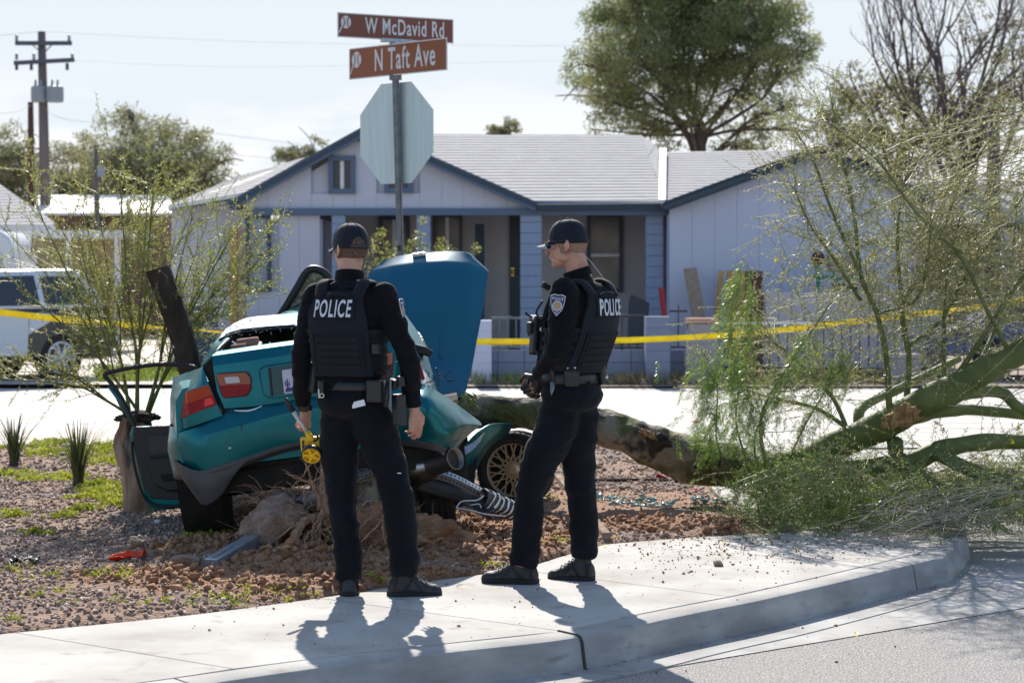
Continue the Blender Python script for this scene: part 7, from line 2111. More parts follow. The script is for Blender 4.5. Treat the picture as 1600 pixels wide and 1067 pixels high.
def head_prims(mb, c, R, k=1.0):
    def P(x, y, z): return c + R @ Vector((x * k, y * k, z * k))
    def E(p, r, rr=None): mb.ell(P(*p), tuple(a * k for a in r), R if rr is None else R @ rr, nu=20, nv=14)
    E((0, -.004, .022), (.075, .096, .092)); E((0, .030, -.030), (.061, .068, .078)); E((0, .045, -.078), (.046, .048, .040))
    E((0, .078, -.102), (.021, .018, .016)); E((0, .084, .018), (.050, .018, .014)); E((.033, .066, -.028), (.022, .022, .024)); E((-.033, .066, -.028), (.022, .022, .024))
    mb.tube([P(0, .094, .010), P(0, .108, -.012), P(0, .118, -.030)], [.009 * k, .011 * k, .014 * k], 10); mb.ell(P(0, .114, -.034), (.016 * k, .012 * k, .010 * k), R)
    E((.0, .095, -.060), (.023, .010, .0065)); E((.0, .093, -.071), (.020, .011, .0075))
    E((-.050, .012, -.068), (.012, .034, .022)); E((.050, .012, -.068), (.012, .034, .022))
    for s in (-1, 1):
        Re = Matrix.Rotation(s * radians(22), 3, 'Z') @ Matrix.Rotation(radians(-10), 3, 'X')
        E((s * .078, -.012, -.010), (.007, .016, .026), Re)
        ring = [P(s * .081 - s * .004 * cos(t), -.014 + .014 * cos(t), -.008 + .024 * sin(t)) for t in [2 * pi * q / 14 for q in range(15)]]
        mb.tube(ring, .0040 * k, 6)
        mb.ell(P(s * .076, -.004, -.034), (.005 * k, .007 * k, .008 * k), R)

def boot(root, I, heel, toe, name='boot', z0=0.0, k=1.0, label=None):
    """heel, toe: world ground points"""
    h = I @ heel; t = I @ toe; d = (t - h); L = d.length; d.normalize(); s = Vector((d.y, -d.x, 0)); up = Vector((0, 0, 1)); h.z = 0; 
    P = lambda a, b, c: h + d * (a * L) + s * b + up * c
    mb = MB(); rg = []
    for a, w, hh, ww in [(.02, .026, .05, .024), (.06, .036, .085, .033), (.2, .038, .10, .036), (.36, .036, .115, .034), (.5, .039, .100, .034), (.64, .045, .075, .036), (.78, .047, .062, .038), (.9, .042, .056, .034), (.97, .028, .044, .022), (.995, .012, .034, .010)]:
        rg.append([P(a, b, c) for b, c in ((-w, .022), (-w * 1.0, hh * .5), (-ww * .85, hh * .85), (-ww * .4, hh), (ww * .4, hh), (ww * .85, hh * .85), (w * 1.0, hh * .5), (w, .022))])
    mb.rings(rg)
    mb.tube([P(.25, 0, .05), P(.25, 0, .09), P(.26, 0, .125), P(.27, 0, .14)], [(.048, .034), (.046, .033), (.042, .033), (.036, .030)], 16, upv=s)
    me = remesh(mb, .0055, 3, lambda c, n: .0012 * fbm(c.x * 60, c.y * 60, c.z * 60, 3), name)
    o = link(name, me, boot_m, root, world=False)
    mb = MB(); out = []; N_ = 24
    prof = []
    for q in range(N_):
        t_ = 2 * pi * q / N_; a = .5 - .5 * cos(t_); w = (.052 * sin(t_) * (1 - .18 * math.exp(-((a - .45) / .15) ** 2)))
        prof.append((a * 1.0, math.copysign(min(abs(w) * 1.25, .050), w)))
    mb.rings([[P(a, b, z) for a, b in prof] for z in (.001, .014, .026)]); 
    mb.build('sole', sole_m, o, world=False, fixn=True, bevel=.003)
    mb = MB()
    for q in range(5):
        a = .40 + q * .075; hh = [.115, .107, .095, .082, .072][q]
        mb.tube([P(a, -.022, hh - .004), P(a + .01, 0, hh + .006), P(a, .022, hh - .004)], .0032, 5)
    mb.build('laces', black_pl, o, world=False)
    for sg in (-1, 1):
      for pa, pb, wd in (((.30, .040, .03), (.46, .034, .085), .012), ((.62, .046, .03), (.50, .036, .075), .010), ((.12, .038, .035), (.16, .038, .10), .014)):
        mb = MB().bar(P(pa[0], sg * pa[1], pa[2]), P(pb[0], sg * pb[1], pb[2]), .004, wd, up=s); mb.build('side_overlay', sole_m, o, world=False)
    if False:
        mb.bar(P(.30, sg * .040, .03), P(.46, sg * .034, .085), .004, .012, up=s); mb.bar(P(.62, sg * .046, .03), P(.50, sg * .036, .075), .004, .010, up=s)
        mb.bar(P(.12, sg * .038, .035), P(.16, sg * .038, .10), .004, .014, up=s)
    return o

def folds(seed, amp=.006, f=9.0):
    def fn(c, n):
        a = fbm(c.x * f * .7 + seed, c.y * f * .7, c.z * f * 1.6, 3); b = 1 - abs(fbm(c.x * 5 + seed, c.y * 5 + c.z * 3, c.z * 9 - c.x * 4, 2)) * 2
        return amp * a + amp * .5 * max(-1, b)
    return fn

def leg_mesh(off, paths, pelvis_rings, I, m, name, seed, amp):
    mb = MB()
    mb.rings(pelvis_rings)
    for P_, R_ in paths:
        mb.tube(P_, R_, 18)
    return remesh(mb, .0085, 5, folds(seed, amp), name)

def patch_shield(off, c, u, v, n, h, parent):
    """shoulder emblem: shield outline, u across, v up, n outwards"""
    sh_ = [(-.5, .42), (-.25, .5), (0, .46), (.25, .5), (.5, .42), (.46, .05), (.34, -.25), (0, -.55), (-.34, -.25), (-.46, .05)]
    w = h * .72
    def lay(sc, z, th, m, name, par):
        mb = MB(); mb.prism([c + u * (x * w * sc) + v * (y * h * sc) + n * z for x, y in sh_], n * th); return mb.build(name, m, par, world=False, fixn=True)
    a = lay(1.0, .0, .0025, white_thread, 'shoulder_emblem', parent); lay(.91, .0025, .0008, blue_thread, 'emblem_field', a)
    R = Matrix((u, v, n)).transposed().to_4x4()
    mb = MB(); mb.lathe(c + n * .0030 - v * h * .06, n, [(h * .24, 0), (h * .24, .0008)], 20); mb.build('emblem_ring', white_thread, a, world=False)
    mb = MB(); mb.lathe(c + n * .0035 - v * h * .06, n, [(h * .20, 0), (h * .20, .0010)], 20); mb.build('emblem_seal', orange_thread, a, world=False)
    for words, size, dy in (('POLICE', h * .20, h * .27), ('AZ', h * .13, -h * .38)):
        me = text_mesh(words, size, extrude=.0006, offset=size * .01, sx=.85); me.transform(Matrix.Translation(c + v * dy + n * .0038) @ R); link('emblem_lettering', me, white_thread, a, world=False)

def cap_parts(root, c, R, k=1.0, opening=False, brim_m=None):
    def P(x, y, z): return c + R @ Vector((x * k, y * k, z * k))
    mb = MB(); rg = []
    tilt = lambda y: -.16 * (y + .0)
    n = 36
    for j in range(12):
        ph = (pi / 2) * j / 11.0; r = cos(ph) ** .72 if j < 11 else .02
        zz = .012 + .112 * sin(ph) ** .95
        rg.append([P(.0835 * r * cos(t), -.003 + .1035 * r * sin(t), zz + (tilt(-.10 * r * sin(t)) * .25 * (1 - sin(ph)))) for t in [2 * pi * q / n for q in range(n)]])
    rg.insert(0, [p + R @ Vector((0, 0, -.012 * k)) for p in rg[0]])
    mb.rings(rg, cap=True); cap = mb.build('cap', cap_m, root, world=False, smooth=True, fixn=True)
    MB().ell(P(0, -.003, .127), (.009 * k, .009 * k, .006 * k), R, nu=10, nv=6).build('cap_button', cap_m, cap, world=False, smooth=True)
    mb = MB()
    for q in range(6):
        t = 2 * pi * (q + .5) / 6
        mb.tube([P(.0845 * cos(ph) ** .72 * cos(t), -.003 + .1045 * cos(ph) ** .72 * sin(t), .013 + .112 * sin(ph) ** .95) for ph in [j * .14 for j in range(11)]], .0011, 4)
    mb.build('cap_seam', cap_m, cap, world=False)
    rows = []
    for v in [j / 8 for j in range(9)]:
        row = []
        for u in [-1 + i / 8 for i in range(17)]:
            a = u * 1.05; x = sin(a) * (.080 + .0 * v) * (1 - .06 * v); y0 = cos(a) * .098; row.append(P(x, y0 + v * .070 * (cos(u * 1.35) ** .5 if abs(u) < 1 else .47), .010 - .014 * v - .020 * (u ** 2) * (1 + .2 * v)))
        rows.append(row)
    V = [p for r in rows for p in r]; F = [(j * 17 + i, j * 17 + i + 1, (j + 1) * 17 + i + 1, (j + 1) * 17 + i) for j in range(8) for i in range(16)]
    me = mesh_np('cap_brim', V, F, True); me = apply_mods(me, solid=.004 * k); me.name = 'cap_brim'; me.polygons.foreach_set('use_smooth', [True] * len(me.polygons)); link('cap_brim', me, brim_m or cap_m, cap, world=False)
    if opening:
        mb = MB(); pts = []
        for t in [pi * q / 12 for q in range(13)]:
            a = -pi / 2 - .22 + .40 * cos(t); zz = .012 + .042 * sin(t); ph = math.asin(min(1, max(0, (zz - .012) / .112))); r = cos(ph) ** .72
            pts.append(P(.0845 * r * cos(a), -.003 + .1045 * r * sin(a), zz))
        low = [P(.0845 * cos(-pi / 2 - .22 + .40 * cos(t)), -.003 + .1045 * sin(-pi / 2 - .22 + .40 * cos(t)), .002) for t in [pi * q / 12 for q in range(13)]]
        V = pts + low; F = [(i, i + 1, 14 + i, 13 + i) for i in range(12)]
        me = mesh_np('cap_opening', V, F, True); me = apply_mods(me, solid=.003); me.name = 'cap_opening'; link('cap_opening', me, hair_m, cap, world=False)
        st = [P(.086 * cos(-pi / 2 - .22 + a), -.003 + .107 * sin(-pi / 2 - .22 + a), .010) for a in [-.46 + .092 * q for q in range(11)]]
        MB().tube(st, [(.002, .008)] * 11, 6, upv=R @ Vector((0, 0, 1))).build('cap_strap', mesh_m, cap, world=False, smooth=True)
    return cap

def hair_shell(root, c, R, m, z0, z1, half, off, k=1.0, name='hair'):
    V = []; nx, nz = 40, 10
    for j in range(nz + 1):
        z = z0 + (z1 - z0) * j / nz
        for i in range(nx + 1):
            a = -pi / 2 + half * (2 * i / nx - 1)
            zz = (z - .022) / .092; r = sqrt(max(.05, 1 - zz * zz)) if z > -.02 else sqrt(max(.05, 1 - (-.042 / .092) ** 2)) * (1 - (-.02 - z) * 3.2)
            V.append(c + R @ Vector(((.075 + off) * r * cos(a) * k, (-.004 + (.096 + off) * r * sin(a)) * k, z * k)))
    F = [(j * (nx + 1) + i, j * (nx + 1) + i + 1, (j + 1) * (nx + 1) + i + 1, (j + 1) * (nx + 1) + i) for j in range(nz) for i in range(nx)]
    me = mesh_np(name, V, F, True); fix_normals(me); me = apply_mods(me, solid=.004); me.name = name
    for v in me.vertices: v.co += Vector([.0012 * fbm(v.co.x * 300 + q * 9, v.co.y * 300, v.co.z * 120) for q in range(3)])
    return link(name, me, m, root, world=False)

def officer(name, label, rootpx, Y0, yaw, cxf, legs, arms, hands, head_c, head_R, boots, k, hairm, opening, seed):
    root = thing('person', Vector((rootpx, Y0, 0)), label, 'person', rotz=yaw)
    o = Officer(root, yaw, Y0, cxf, k); J = o.J
    # ---- one continuous body
    mb = MB()
    zs = [.84, .90, .96, 1.02, 1.10, 1.22, 1.33, 1.41, 1.465, 1.51, 1.545]
    mb.rings([o.ring(z * k, f, 28, 2.2) for z, f in [(.90, -.09), (.915, -.05), (.94, -.03)] + [(z, -.016) for z in zs[2:]]])
    hc = head_c; nb = o.tor(1.50 * k); nbp = Vector((nb[2], nb[3], 1.48 * k))
    mb.tube([nbp, nbp.lerp(hc, .45) + Vector((0, -.01, 0)), hc + head_R @ Vector((0, -.018, -.03))], [.066, .058, .056], 18)
    head_prims(mb, hc, head_R, k)
    for P_, R_ in legs: mb.tube(P_, [(r if not isinstance(r, tuple) else min(r)) * .74 for r in R_], 14)
    for P_, R_ in arms: mb.tube(P_, [r * .80 for r in R_], 14)
    for h in hands: hand_prims(mb, *h)
    me = remesh(mb, .0045, 3, None, 'body'); link('body', me, skin_m, root, world=False)
    # ---- trousers
    mb = MB(); mb.rings([o.ring(z * k, f, 30, 2.1) for z, f in ((.855, -.09), (.87, -.06), (.89, -.035), (.91, -.016), (.935, -.003), (.96, .004), (.99, .004), (1.02, .004), (1.035, .004))])
    for P_, R_ in legs: mb.tube(P_, R_, 20)
    link('trousers', remesh(mb, .0095, 14, folds(seed, .010, 8), 'trousers'), trouser_m, root, world=False)
    # ---- shirt
    mb = MB(); mb.rings([o.ring(z * k, .006, 34, 2.4) for z in (1.00, 1.04, 1.10, 1.16, 1.22, 1.28, 1.33, 1.37, 1.41, 1.44, 1.465, 1.49, 1.51, 1.53)])
    mb.tube([nbp, nbp.lerp(hc, .26), nbp.lerp(hc, .42)], [.080, .072, .069], 20)
    for P_, R_ in arms: mb.tube(P_, R_, 18); mb.ell(P_[0], (R_[0] * 1.03,) * 3)
    link('shirt', remesh(mb, .009, 4, folds(seed + 5, .009, 10), 'shirt'), navy, root, world=False)
    if True:
        mb = MB(); a = nbp.lerp(hc, .30); b = nbp.lerp(hc, .47); d = (b - a).normalized()
        mb.lathe(a, d, [(.071, 0), (.072, (b - a).length * .9), (.070, (b - a).length), (.066, (b - a).length)], 28, cap=False); mb.build('collar', navy, root, world=False, smooth=True)
    for h, t in boots: boot(root, o.I, h, t)
    cap_parts(root, hc, head_R, k, opening, None if opening else brim_sunlit)
    hair_shell(root, hc, head_R, hairm, -.048, .014, 1.95, .0035 if hairm is hair_m else .0018, k)
    return root, o

def vest(o, parent_root, seed, text_off=0.0):
    k = o.k
    wb = lambda z: (.150 if z < 1.34 * k else .150 - (z / k - 1.34) * .28)
    v = o.panel('vest', wb, 1.075 * k, 1.485 * k, .026, .020, vest_m, None, 22, 22)
    o.panel('front_panel', wb, 1.075 * k, 1.46 * k, .026, .020, vest_m, v, 18, 18, front=True)
    mb = MB(); rg = []
    for z in (1.085, 1.11, 1.16, 1.21, 1.26, 1.30): rg.append(o.ring(z * k, .018 + .003 * sin(z * 40), 44))
    mb.rings(rg); mb.build('cummerbund', vest_m, v, world=False, smooth=True)
    for z in (1.10, 1.145, 1.19, 1.235, 1.28):
        mb = MB(); mb.rings([o.ring(z * k, .023, 44), o.ring(z * k, .026, 44), o.ring((z + .022) * k, .026, 44), o.ring((z + .022) * k, .023, 44)], cap=False); mb.build('side_webbing', strap_m, v, world=False)
    # shoulder straps
    for s in (-1, 1):
        a = o.back(s * .095, 1.465 * k, .040); b = o.back(s * .085, 1.44 * k, .04, front=True); t = o.tor(1.5 * k); top = Vector((t[2] + s * .115, t[3] - .01, 1.535 * k))
        C = catmull([a, a.lerp(top, .6) + Vector((0, -.02, .02)), top, b.lerp(top, .6) + Vector((0, .02, .02)), b], 5)
        mb = MB(); mb.tube(C, [(.031, .010)] * len(C), 10, upv=Vector((0, 1, 0))); mb.build('shoulder_strap', vest_m, v, world=False, smooth=True)
    # molle panel, raised, with webbing rows
    pn = o.panel('molle_panel', lambda z: .118, 1.095 * k, 1.275 * k, .038, .008, vest_m, v, 14, 8)
    for i in range(5): o.strap('webbing_row', -.110, .110, (1.108 + i * .034) * k, .022 * k, .0445, strap_m, pn)
    for s in (-1, 1):
        o.panel('edge_binding', (lambda z, s=s: s * .001 + (.126 if s > 0 else -.120)), 1.09 * k, 1.28 * k, .042, .006, strap_m, pn, 2, 8, x0f=(lambda z, s=s: .120 if s > 0 else -.126))
    # drag handle
    mb = MB(); mb.tube(catmull([o.back(-.055, 1.462 * k, .05), o.back(-.03, 1.474 * k, .062), o.back(.03, 1.474 * k, .062), o.back(.055, 1.462 * k, .05)], 5), [(.004, .010)] * 16, 6); mb.build('drag_handle', strap_m, v, world=False, smooth=True)
    # name panel
    tx = text_off
    p = o.panel('back_patch', lambda z: .112 + tx, 1.355 * k, 1.447 * k, .040, .005, strap_m, v, 16, 4, x0f=lambda z: -.112 + tx)
    me = text_mesh('POLICE', .116 * k, extrude=.0008, offset=.0022, sx=.46, spacing=1.16)
    for vv in me.vertices:
        q = o.back(vv.co.x + tx, 1.400 * k + vv.co.y, .0455 + vv.co.z); vv.co = q
    link('back_lettering', me, white_thread, p, world=False)
    return v

def pouch(o, v, px, py, w, h, d, dY, m, name='pouch', yawd=0, tilt=0, bevel=.006, parent=None):
    c = o.J(px, py, dY); R = Matrix.Rotation(radians(yawd) - o.root.rotation_euler.z, 3, 'Z') @ Matrix.Rotation(radians(tilt), 3, 'Y')
    return MB().box(c, (w, d, h), R).build(name, m, parent or v, world=False, bevel=bevel)

def belt(o, root, z, h=.045, off=.014):
    k = o.k; mb = MB()
    rg = [o.ring(z * k + q, off + e, 48, 2.3) for q, e in ((0, -.004), (.003, 0), (h / 2, .001), (h - .003, 0), (h, -.004))]
    mb.rings(rg); b = mb.build('duty_belt', leather, root, world=False, smooth=True)
    return b

# ------------------------------------------------------------------ officer seen from behind
Y1 = 9.78; YAW1 = radians(-17)
X1 = W(551, 935, Y1).x
tmp = bpy.data.objects.new('t', None); tmp.location = (X1, Y1, 0); tmp.rotation_euler = (0, 0, YAW1); I1 = wmat(tmp).inverted(); bpy.data.objects.remove(tmp)
J1 = lambda px, py, dY=0.0: I1 @ W(px, py, Y1 + dY)
S1 = FPX / Y1
def cx1(z):
    py = 435 + (1.55 - z) * S1; px = float(np.interp(py, [425, 455, 500, 560, 610, 650, 700], [547, 546, 543, 546, 551, 555, 558])); p = J1(px, py, 0.0); return p.x, p.y
def R1px(px): return px / S1
legL = [J1(538, 628, .03), J1(531, 655, .03), J1(530, 690, .02), J1(532, 735, .0), J1(534, 775, -.01), J1(539, 825, -.03), J1(543, 870, -.04), J1(545, 906, -.04)]
legR = [J1(570, 628, -.03), J1(582, 655, -.03), J1(594, 690, -.04), J1(610, 735, -.06), J1(620, 775, -.08), J1(627, 825, -.05), J1(631, 870, -.07), J1(632, 899, -.08)]
rL = [.085, .098, .096, .083, .073, .070, .066, .062]; rR = [.085, .102, .102, .086, .076, .074, .072, .070]
armL = [J1(494, 464, .06), J1(484, 500, .05), J1(473, 545, .02), J1(470, 562, .02), J1(472, 600, .05), J1(475, 634, .08)]
armR = [J1(599, 462, -.06), J1(613, 500, -.08), J1(632, 545, -.11), J1(638, 562, -.11), J1(643, 600, -.08), J1(647, 636, -.05)]
rA = [.066, .060, .051, .050, .046, .040]
Rw = Matrix.Rotation(-YAW1, 3, 'Z')
def wv(x, y, z): return Rw @ Vector((x, y, z))
hand1 = (J1(475, 640, .085), wv(.02, .1, -1), wv(.55, .83, .1), wv(-.5, .6, 0), [1.05, 1.1, 1.1, 1.15])
hand1 = (J1(476, 641, .085), wv(.05, .05, -1), wv(-.75, .5, 0), wv(.6, .8, 0), [1.0, 1.05, 1.1, 1.15])
hand2 = (J1(648, 642, -.05), wv(.06, .02, -1), wv(-.55, .8, 0), wv(.6, .75, 0), [.34, .42, .50, .60])
hc1 = J1(548, 388, .04); HR1 = Matrix.Rotation(radians(36) - YAW1, 3, 'Z')
off1, o1 = officer('a', 'police officer in dark uniform and cap seen from behind holding a yellow measuring wheel', X1, Y1, YAW1, cx1, [(legL, rL), (legR, rR)], [(armL, rA), (armR, rA)], [hand1, hand2], hc1, HR1,
    [(W(545, 935, Y1 - .12), W(548, 935, Y1 + .17)), (W(604, 932, Y1 - .09) , W(691, 932, Y1 - .04))], 1.0, hair_m, True, 3)
for b in off1.children: pass
v1 = vest(o1, off1, 1, -.02)
b1 = belt(o1, off1, 1.005)
# gear on the first officer
hol = pouch(o1, b1, 624, 640, .050, .155, .06, -.14, leather, 'holster', -40, -2, .010)
pouch(o1, b1, 615, 600, .045, .05, .035, -.145, black_pl, 'pistol_grip', -40, 18, .008, parent=hol)
pouch(o1, b1, 626, 596, .028, .055, .04, -.15, leather, 'holster_hood', -40, -8, .008, parent=hol)
pouch(o1, b1, 586, 611, .080, .11, .05, -.165, leather, 'magazine_pouch', -25, 0, .010)
mb = MB(); mb.tube([o1.J(607, 570, -.17), o1.J(606, 600, -.17)], .012, 10); mb.tube([o1.J(606, 600, -.17), o1.J(603, 636, -.17)], [.014, .011], 10); mb.build('baton', black_pl, b1, world=False, smooth=True)
mb = MB().tube([o1.J(610, 592, -.185), o1.J(610, 640, -.17)], .006, 8); mb.build('key_strap', galv_dull, b1, world=False)
pouch(o1, b1, 491, 590, .045, .15, .06, .0, leather, 'radio_pouch', 30, 4, .010)
pouch(o1, b1, 501, 608, .028, .09, .04, -.11, leather, 'handcuff_case', 10, 0, .010)
mb = MB(); mb.torus(o1.J(503, 618, -.135), wv(0, 1, 0), .010, .0035, 14, 6); mb.tube([o1.J(498, 608, -.135), o1.J(499, 622, -.135)], .005, 6); mb.build('keys', chrome, b1, world=False)
pouch(o1, v1, 588, 545, .036, .05, .04, -.17, black_pl, 'camera_clip', -25, 0, .006)
nb = pouch(o1, b1, 560, 631, .066, .030, .006, -.158, paper, 'notebook', -12, -14, 0)
mb = MB()
for q in range(9): mb.torus(o1.J(549 + q * 2.6, 629 - q * 1.15, -.164), wv(1, 0, .3), .0028, .0008, 8, 4)
mb.build('spiral', black_pl, nb, world=False)
MB().rings([[o1.J(px, py, -.170 + .006 * 0) for px, py in ((528, 633), (585, 633), (585, 668), (528, 668))], [o1.J(px, py, -.155) for px, py in ((528, 633), (585, 633), (585, 668), (528, 668))]]) 
# watch
mb = MB(); d = (armL[-1] - armL[-2]).normalized(); c = armL[-1] + d * .010
mb.lathe(c - d * .010, d, [(.034, 0), (.036, .004), (.036, .016), (.034, .020)], 20, cap=False); w_ = mb.build('wristwatch', black_pl, off1, world=False, smooth=True)
mb = MB(); nn_ = wv(.75, -.62, .1).normalized(); mb.lathe(c + nn_ * .033, nn_, [(.018, 0), (.019, .006), (.016, .010), (.001, .010)], 16); mb.build('watch_case', black_pl, w_, world=False)
# earpiece cord
mb = MB(); mb.tube(catmull([hc1 + HR1 @ Vector((.082, -.01, -.02)), hc1 + HR1 @ Vector((.080, -.03, -.055)), hc1 + HR1 @ Vector((.062, -.05, -.085)), hc1 + HR1 @ Vector((.05, -.05, -.11))], 5), .0018, 5); mb.build('ear_cord_or_lit_edge', black_pl, off1, world=False)
# shoulder emblem on the right sleeve
e0 = o1.J(622, 484, -.09); nrm = wv(.95, -.22, .15).normalized(); vv_ = wv(.22, -.05, 1).normalized(); uu = vv_.cross(nrm).normalized(); vv_ = nrm.cross(uu).normalized()
patch_shield(o1, e0 + nrm * .022, uu, vv_, nrm, .105, off1)
mb = MB(); a = o1.J(496, 446, .0); mb.tube(catmull([a, o1.J(502, 438, .0), o1.J(510, 440, -.01)], 4), .006, 6); mb.build('mic_cord', strap_m, v1, world=False)
# trouser seam light thread mark
MB().box(o1.J(624, 739, -.165), (.020, .002, .004)).build('pocket_tag', paper, off1, world=False)

# measuring wheel in the left hand
mw = thing('measuring_wheel', W(486, 700, Y1 + .05), 'small folded yellow measuring wheel with black grip held in the left hand of the rear facing officer', 'tool')
mw['label'] = 'folded yellow measuring wheel with a black grip held by the rear facing officer'
def TW(px, py, dY=.05): return W(px, py, Y1 + dY)
MB().tube([TW(446, 622), TW(449, 628), TW(458, 643)], [.009, .0125, .012], 12).build('grip', black_pl, mw, smooth=True)
MB().tube([TW(457, 642), TW(470, 661), TW(480, 676)], .0095, 12).build('shaft', lamp_clear, mw, smooth=True)
hb_ = MB().box(TW(486, 695), (.098, .06, .085), Matrix.Rotation(radians(-4), 3, 'Y')).build('housing', tool_y, mw, bevel=.008)
MB().tube([TW(480, 674), TW(488, 690, .02)], [.014, .020], 10).build('bracket', tool_y, mw, smooth=True)
MB().tube(catmull([TW(492, 676, .03), TW(497, 684, .02), TW(490, 690, .01)], 4), .005, 6).build('latch', black_pl, hb_)
MB().box(TW(473.5, 695, .015), (.008, .012, .045)).build('print_strip', black_pl, hb_)
ax_ = Vector((-.05, -.86, -.50)).normalized(); wc_ = TW(487, 710, -.01)
wh = MB().lathe(wc_, ax_, [(.041, -.015), (.051, -.015), (.053, 0), (.051, .013), (.046, .016), (.043, .006)], 30, cap=False).build('wheel', black_pl, mw, smooth=True)
mb = MB().lathe(wc_, ax_, [(.001, .006), (.012, .006), (.014, .012), (.0, .012)], 16); a_, b_ = frame_of(ax_)
for q in range(5):
    t = 2 * pi * q / 5; mb.bar(wc_ + ax_ * .006, wc_ + ax_ * .006 + (a_ * cos(t) + b_ * sin(t)) * .044, .013, .007, up=ax_)
mb.torus(wc_ + ax_ * .008, ax_, .043, .0045, 28, 6); mb.lathe(wc_ - ax_ * .006, ax_, [(.0, 0), (.045, 0), (.045, .003), (0, .003)], 24)
mb.build('wheel_spokes', tool_y, wh)

# ------------------------------------------------------------------ officer seen from his left rear
Y2 = 10.12; YAW2 = radians(52)
X2 = W(872, 908, Y2).x
tmp = bpy.data.objects.new('t', None); tmp.location = (X2, Y2, 0); tmp.rotation_euler = (0, 0, YAW2); I2 = wmat(tmp).inverted(); bpy.data.objects.remove(tmp)
J2 = lambda px, py, dY=0.0: I2 @ W(px, py, Y2 + dY)
S2 = FPX / Y2
def cx2(z):
    py = 435 + (1.55 - z) * S2; px = float(np.interp(py, [415, 440, 470, 520, 570, 600, 640, 680], [902, 910, 911, 905, 892, 890, 890, 892])); p = J2(px, py, 0.0); return p.x, p.y
legL2 = [J2(882, 626, -.03), J2(874, 655, -.04), J2(857, 695, -.05), J2(838, 730, -.05), J2(828, 765, -.05), J2(826, 810, -.03), J2(821, 850, -.02), J2(817, 884, -.02)]
legR2 = [J2(902, 626, .03), J2(905, 655, .05), J2(902, 695, .05), J2(905, 735, .05), J2(908, 765, .05), J2(912, 810, .05), J2(912, 850, .05), J2(912, 872, .05)]
rL2 = [.092, .106, .104, .085, .074, .074, .074, .074]; rR2 = [.092, .104, .096, .080, .078, .071, .070, .071]
armL2 = [J2(882, 458, -.15), J2(880, 490, -.17), J2(875, 530, -.18), J2(870, 548, -.17), J2(856, 570, -.08), J2(842, 587, .03)]
armR2 = [J2(934, 456, .15), J2(930, 490, .20), J2(915, 530, .26), J2(905, 548, .27), J2(870, 572, .22), J2(850, 590, .12)]
rA2 = [.073, .070, .062, .060, .052, .043]
Rw2 = Matrix.Rotation(-YAW2, 3, 'Z')
def wv2(x, y, z): return Rw2 @ Vector((x, y, z))
h2a = (J2(840, 590, .04), wv2(-.5, .3, -.7), wv2(.3, .8, .1), wv2(.3, .6, .6), [.75, .8, .85, .9])
h2b = (J2(850, 592, .13), wv2(-.6, -.2, -.55), wv2(.2, -.8, -.2), wv2(.2, -.4, .7), [.7, .7, .75, .8])
hc2 = J2(888, 381, .0); HR2 = Matrix.Rotation(radians(72) - YAW2, 3, 'Z') @ Matrix.Rotation(radians(-4), 3, 'X')
K2 = 1.0
off2, o2 = officer('b', 'police officer in dark uniform, cap and sunglasses turned left with a shoulder emblem showing', X2, Y2, YAW2, cx2, [(legL2, rL2), (legR2, rR2)], [(armL2, rA2), (armR2, rA2)], [h2a, h2b], hc2, HR2,
    [(W(843, 912, Y2 - .04), W(752, 910, Y2 + .0)), (W(930, 906, Y2 + .06), W(856, 905, Y2 + .16))], K2, blond_m, False, 17)
v2 = vest(o2, off2, 2, .03)
b2 = belt(o2, off2, 1.02, .055)
# black gloves on the clasped hands
mb = MB(); hand_prims(mb, *h2a, 1.10)
link('glove', remesh(mb, .004, 2, None, 'glove'), leather, off2, world=False)
mb = MB(); hand_prims(mb, *h2b, 1.10)
link('glove', remesh(mb, .004, 2, None, 'glove'), leather, off2, world=False)
# sunglasses
def HP(x, y, z): return hc2 + HR2 @ Vector((x, y, z))
for s in (-1, 1):
    C = [HP(s * (.008 + .070 * q), .116 - .044 * q ** 2.2, .000) for q in [j / 8 for j in range(9)]]
    V = []
    for q, c in enumerate(C): h_ = .025 * (1 - .25 * (q / 8) ** 3); V += [c + HR2 @ Vector((0, .002, h_ * .7)), c + HR2 @ Vector((0, .0, -h_))]
    F = [(2 * i, 2 * i + 1, 2 * i + 3, 2 * i + 2) for i in range(8)]
    me = mesh_np('sunglasses', V, F, True); me = apply_mods(me, solid=.003); me.name = 'sunglasses_lens'; link('sunglasses_lens', me, shade_lens, off2, world=False)
    MB().tube([HP(s * .074, .070, .012), HP(s * .081, .03, .012), HP(s * .080, -.012, .016)], [.006, .0035, .003], 6).build('sunglasses_arm', black_pl, off2, world=False, smooth=True)
# sunlit collar edge, drawn as a pale cord from the ear downwards
mb = MB(); mb.tube(catmull([HP(-.070, -.03, -.045), HP(-.050, -.068, -.062), J2(913, 399, -.01), J2(922, 408, -.02), J2(933, 422, -.03), J2(944, 436, -.03)], 6), .0018, 6); mb.build('ear_cord_or_lit_edge', lamp_clear, off2, world=False, smooth=True)
# shoulder emblem on left sleeve, facing the camera
e0 = J2(871, 476, -.255); nrm = wv2(-.22, -.97, .08).normalized(); vv_ = wv2(.10, .05, 1).normalized(); uu = vv_.cross(nrm).normalized(); vv_ = nrm.cross(uu).normalized()
patch_shield(o2, e0, uu, vv_, nrm, .105, off2)
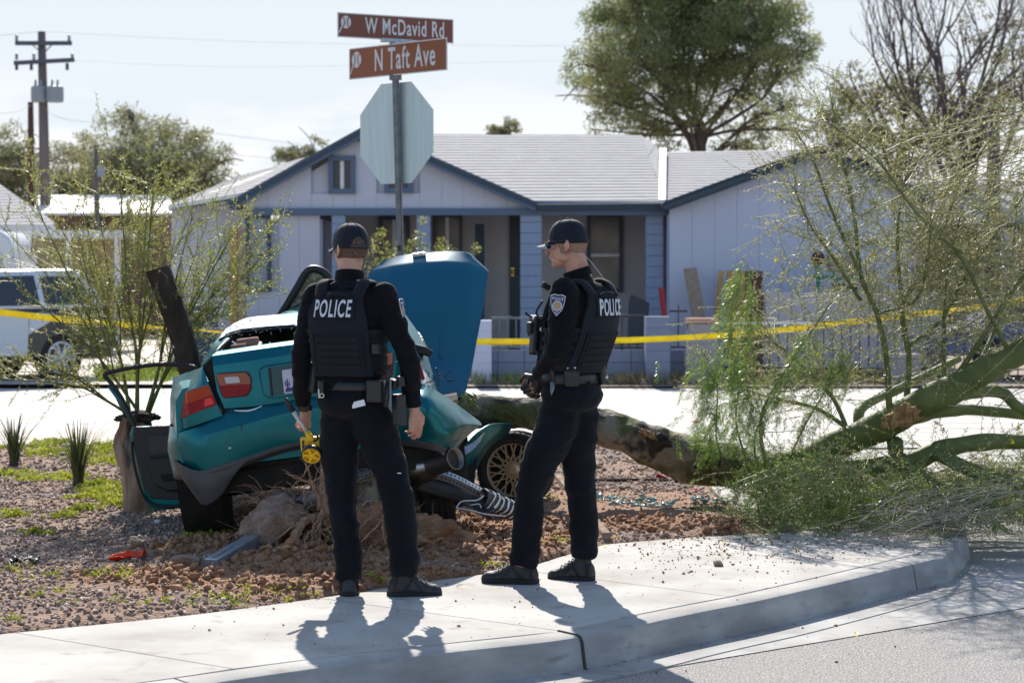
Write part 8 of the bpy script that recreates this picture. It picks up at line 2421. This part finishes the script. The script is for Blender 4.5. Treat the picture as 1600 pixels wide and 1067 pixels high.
# chest gear
rp = pouch(o2, v2, 839, 510, .07, .11, .07, .10, black_pl, 'radio', 30, 8, .010)
pouch(o2, v2, 838, 535, .06, .13, .06, .08, leather, 'magazine_pouch', 30, 4, .012)
pouch(o2, v2, 829, 512, .03, .06, .04, .08, black_pl, 'camera_clip', 30, 0, .008)
mb = MB(); mb.tube([J2(832, 497, .08), J2(823, 491, .07)], .005, 6); mb.tube([J2(823, 491, .07), J2(821, 488, .07)], .008, 6); mb.build('radio_antenna', black_pl, rp, world=False)
mb = MB(); mb.ell(J2(834, 498, .03), (.012, .01, .01), nu=10, nv=8); mb.ell(J2(846, 515, .02), (.010, .01, .014), nu=10, nv=8); mb.build('radio_knob', chrome, rp, world=False, smooth=True)
mb = MB(); mb.tube(catmull([J2(848, 470, .02), J2(838, 488, .04), J2(846, 500, .03)], 5), .006, 6); mb.build('mic_cord', black_pl, v2, world=False, smooth=True)
mb = MB(); mb.tube(catmull([J2(836, 545, .05), J2(842, 556, .02), J2(846, 548, .02)], 5), .006, 6); mb.build('mic_cord', black_pl, v2, world=False, smooth=True)
pouch(o2, v2, 853, 447, .05, .03, .03, .05, leather, 'shoulder_mic', 20, 30, .008)
# belt gear
hcase = pouch(o2, b2, 893, 590, .080, .095, .04, -.165, leather, 'handcuff_case', 10, 0, .016)
MB().prism([J2(px, py, -.19) for px, py in ((881, 580), (906, 580), (904, 592), (898, 604), (890, 604), (883, 592))], wv2(0, .012, 0)).build('case_flap', leather, hcase, world=False, bevel=.003, fixn=True)
mb = MB(); mb.tube([J2(886, 576, -.175), J2(893, 573.5, -.175), J2(900, 575, -.175)], .0055, 8); mb.build('handcuff_loop', sign_white, hcase, world=False, smooth=True)
MB().tube([J2(863.5, 572, -.14), J2(863.5, 596, -.145)], .014, 10).build('baton_holder', leather, b2, world=False, smooth=True)
MB().tube([J2(863.5, 596, -.145), J2(864, 627, -.14)], [.0125, .0135], 10).build('baton', galv_dull, b2, world=False, smooth=True)
pouch(o2, b2, 938, 583, .045, .11, .055, .0, leather, 'pouch', 50, -8, .010)
MB().ell(J2(947, 589, .0), (.012, .012, .010), nu=10, nv=8).build('snap', chrome, b2, world=False, smooth=True)
mb = MB()
for a, b in (((906, 597), (921, 637)),): pass
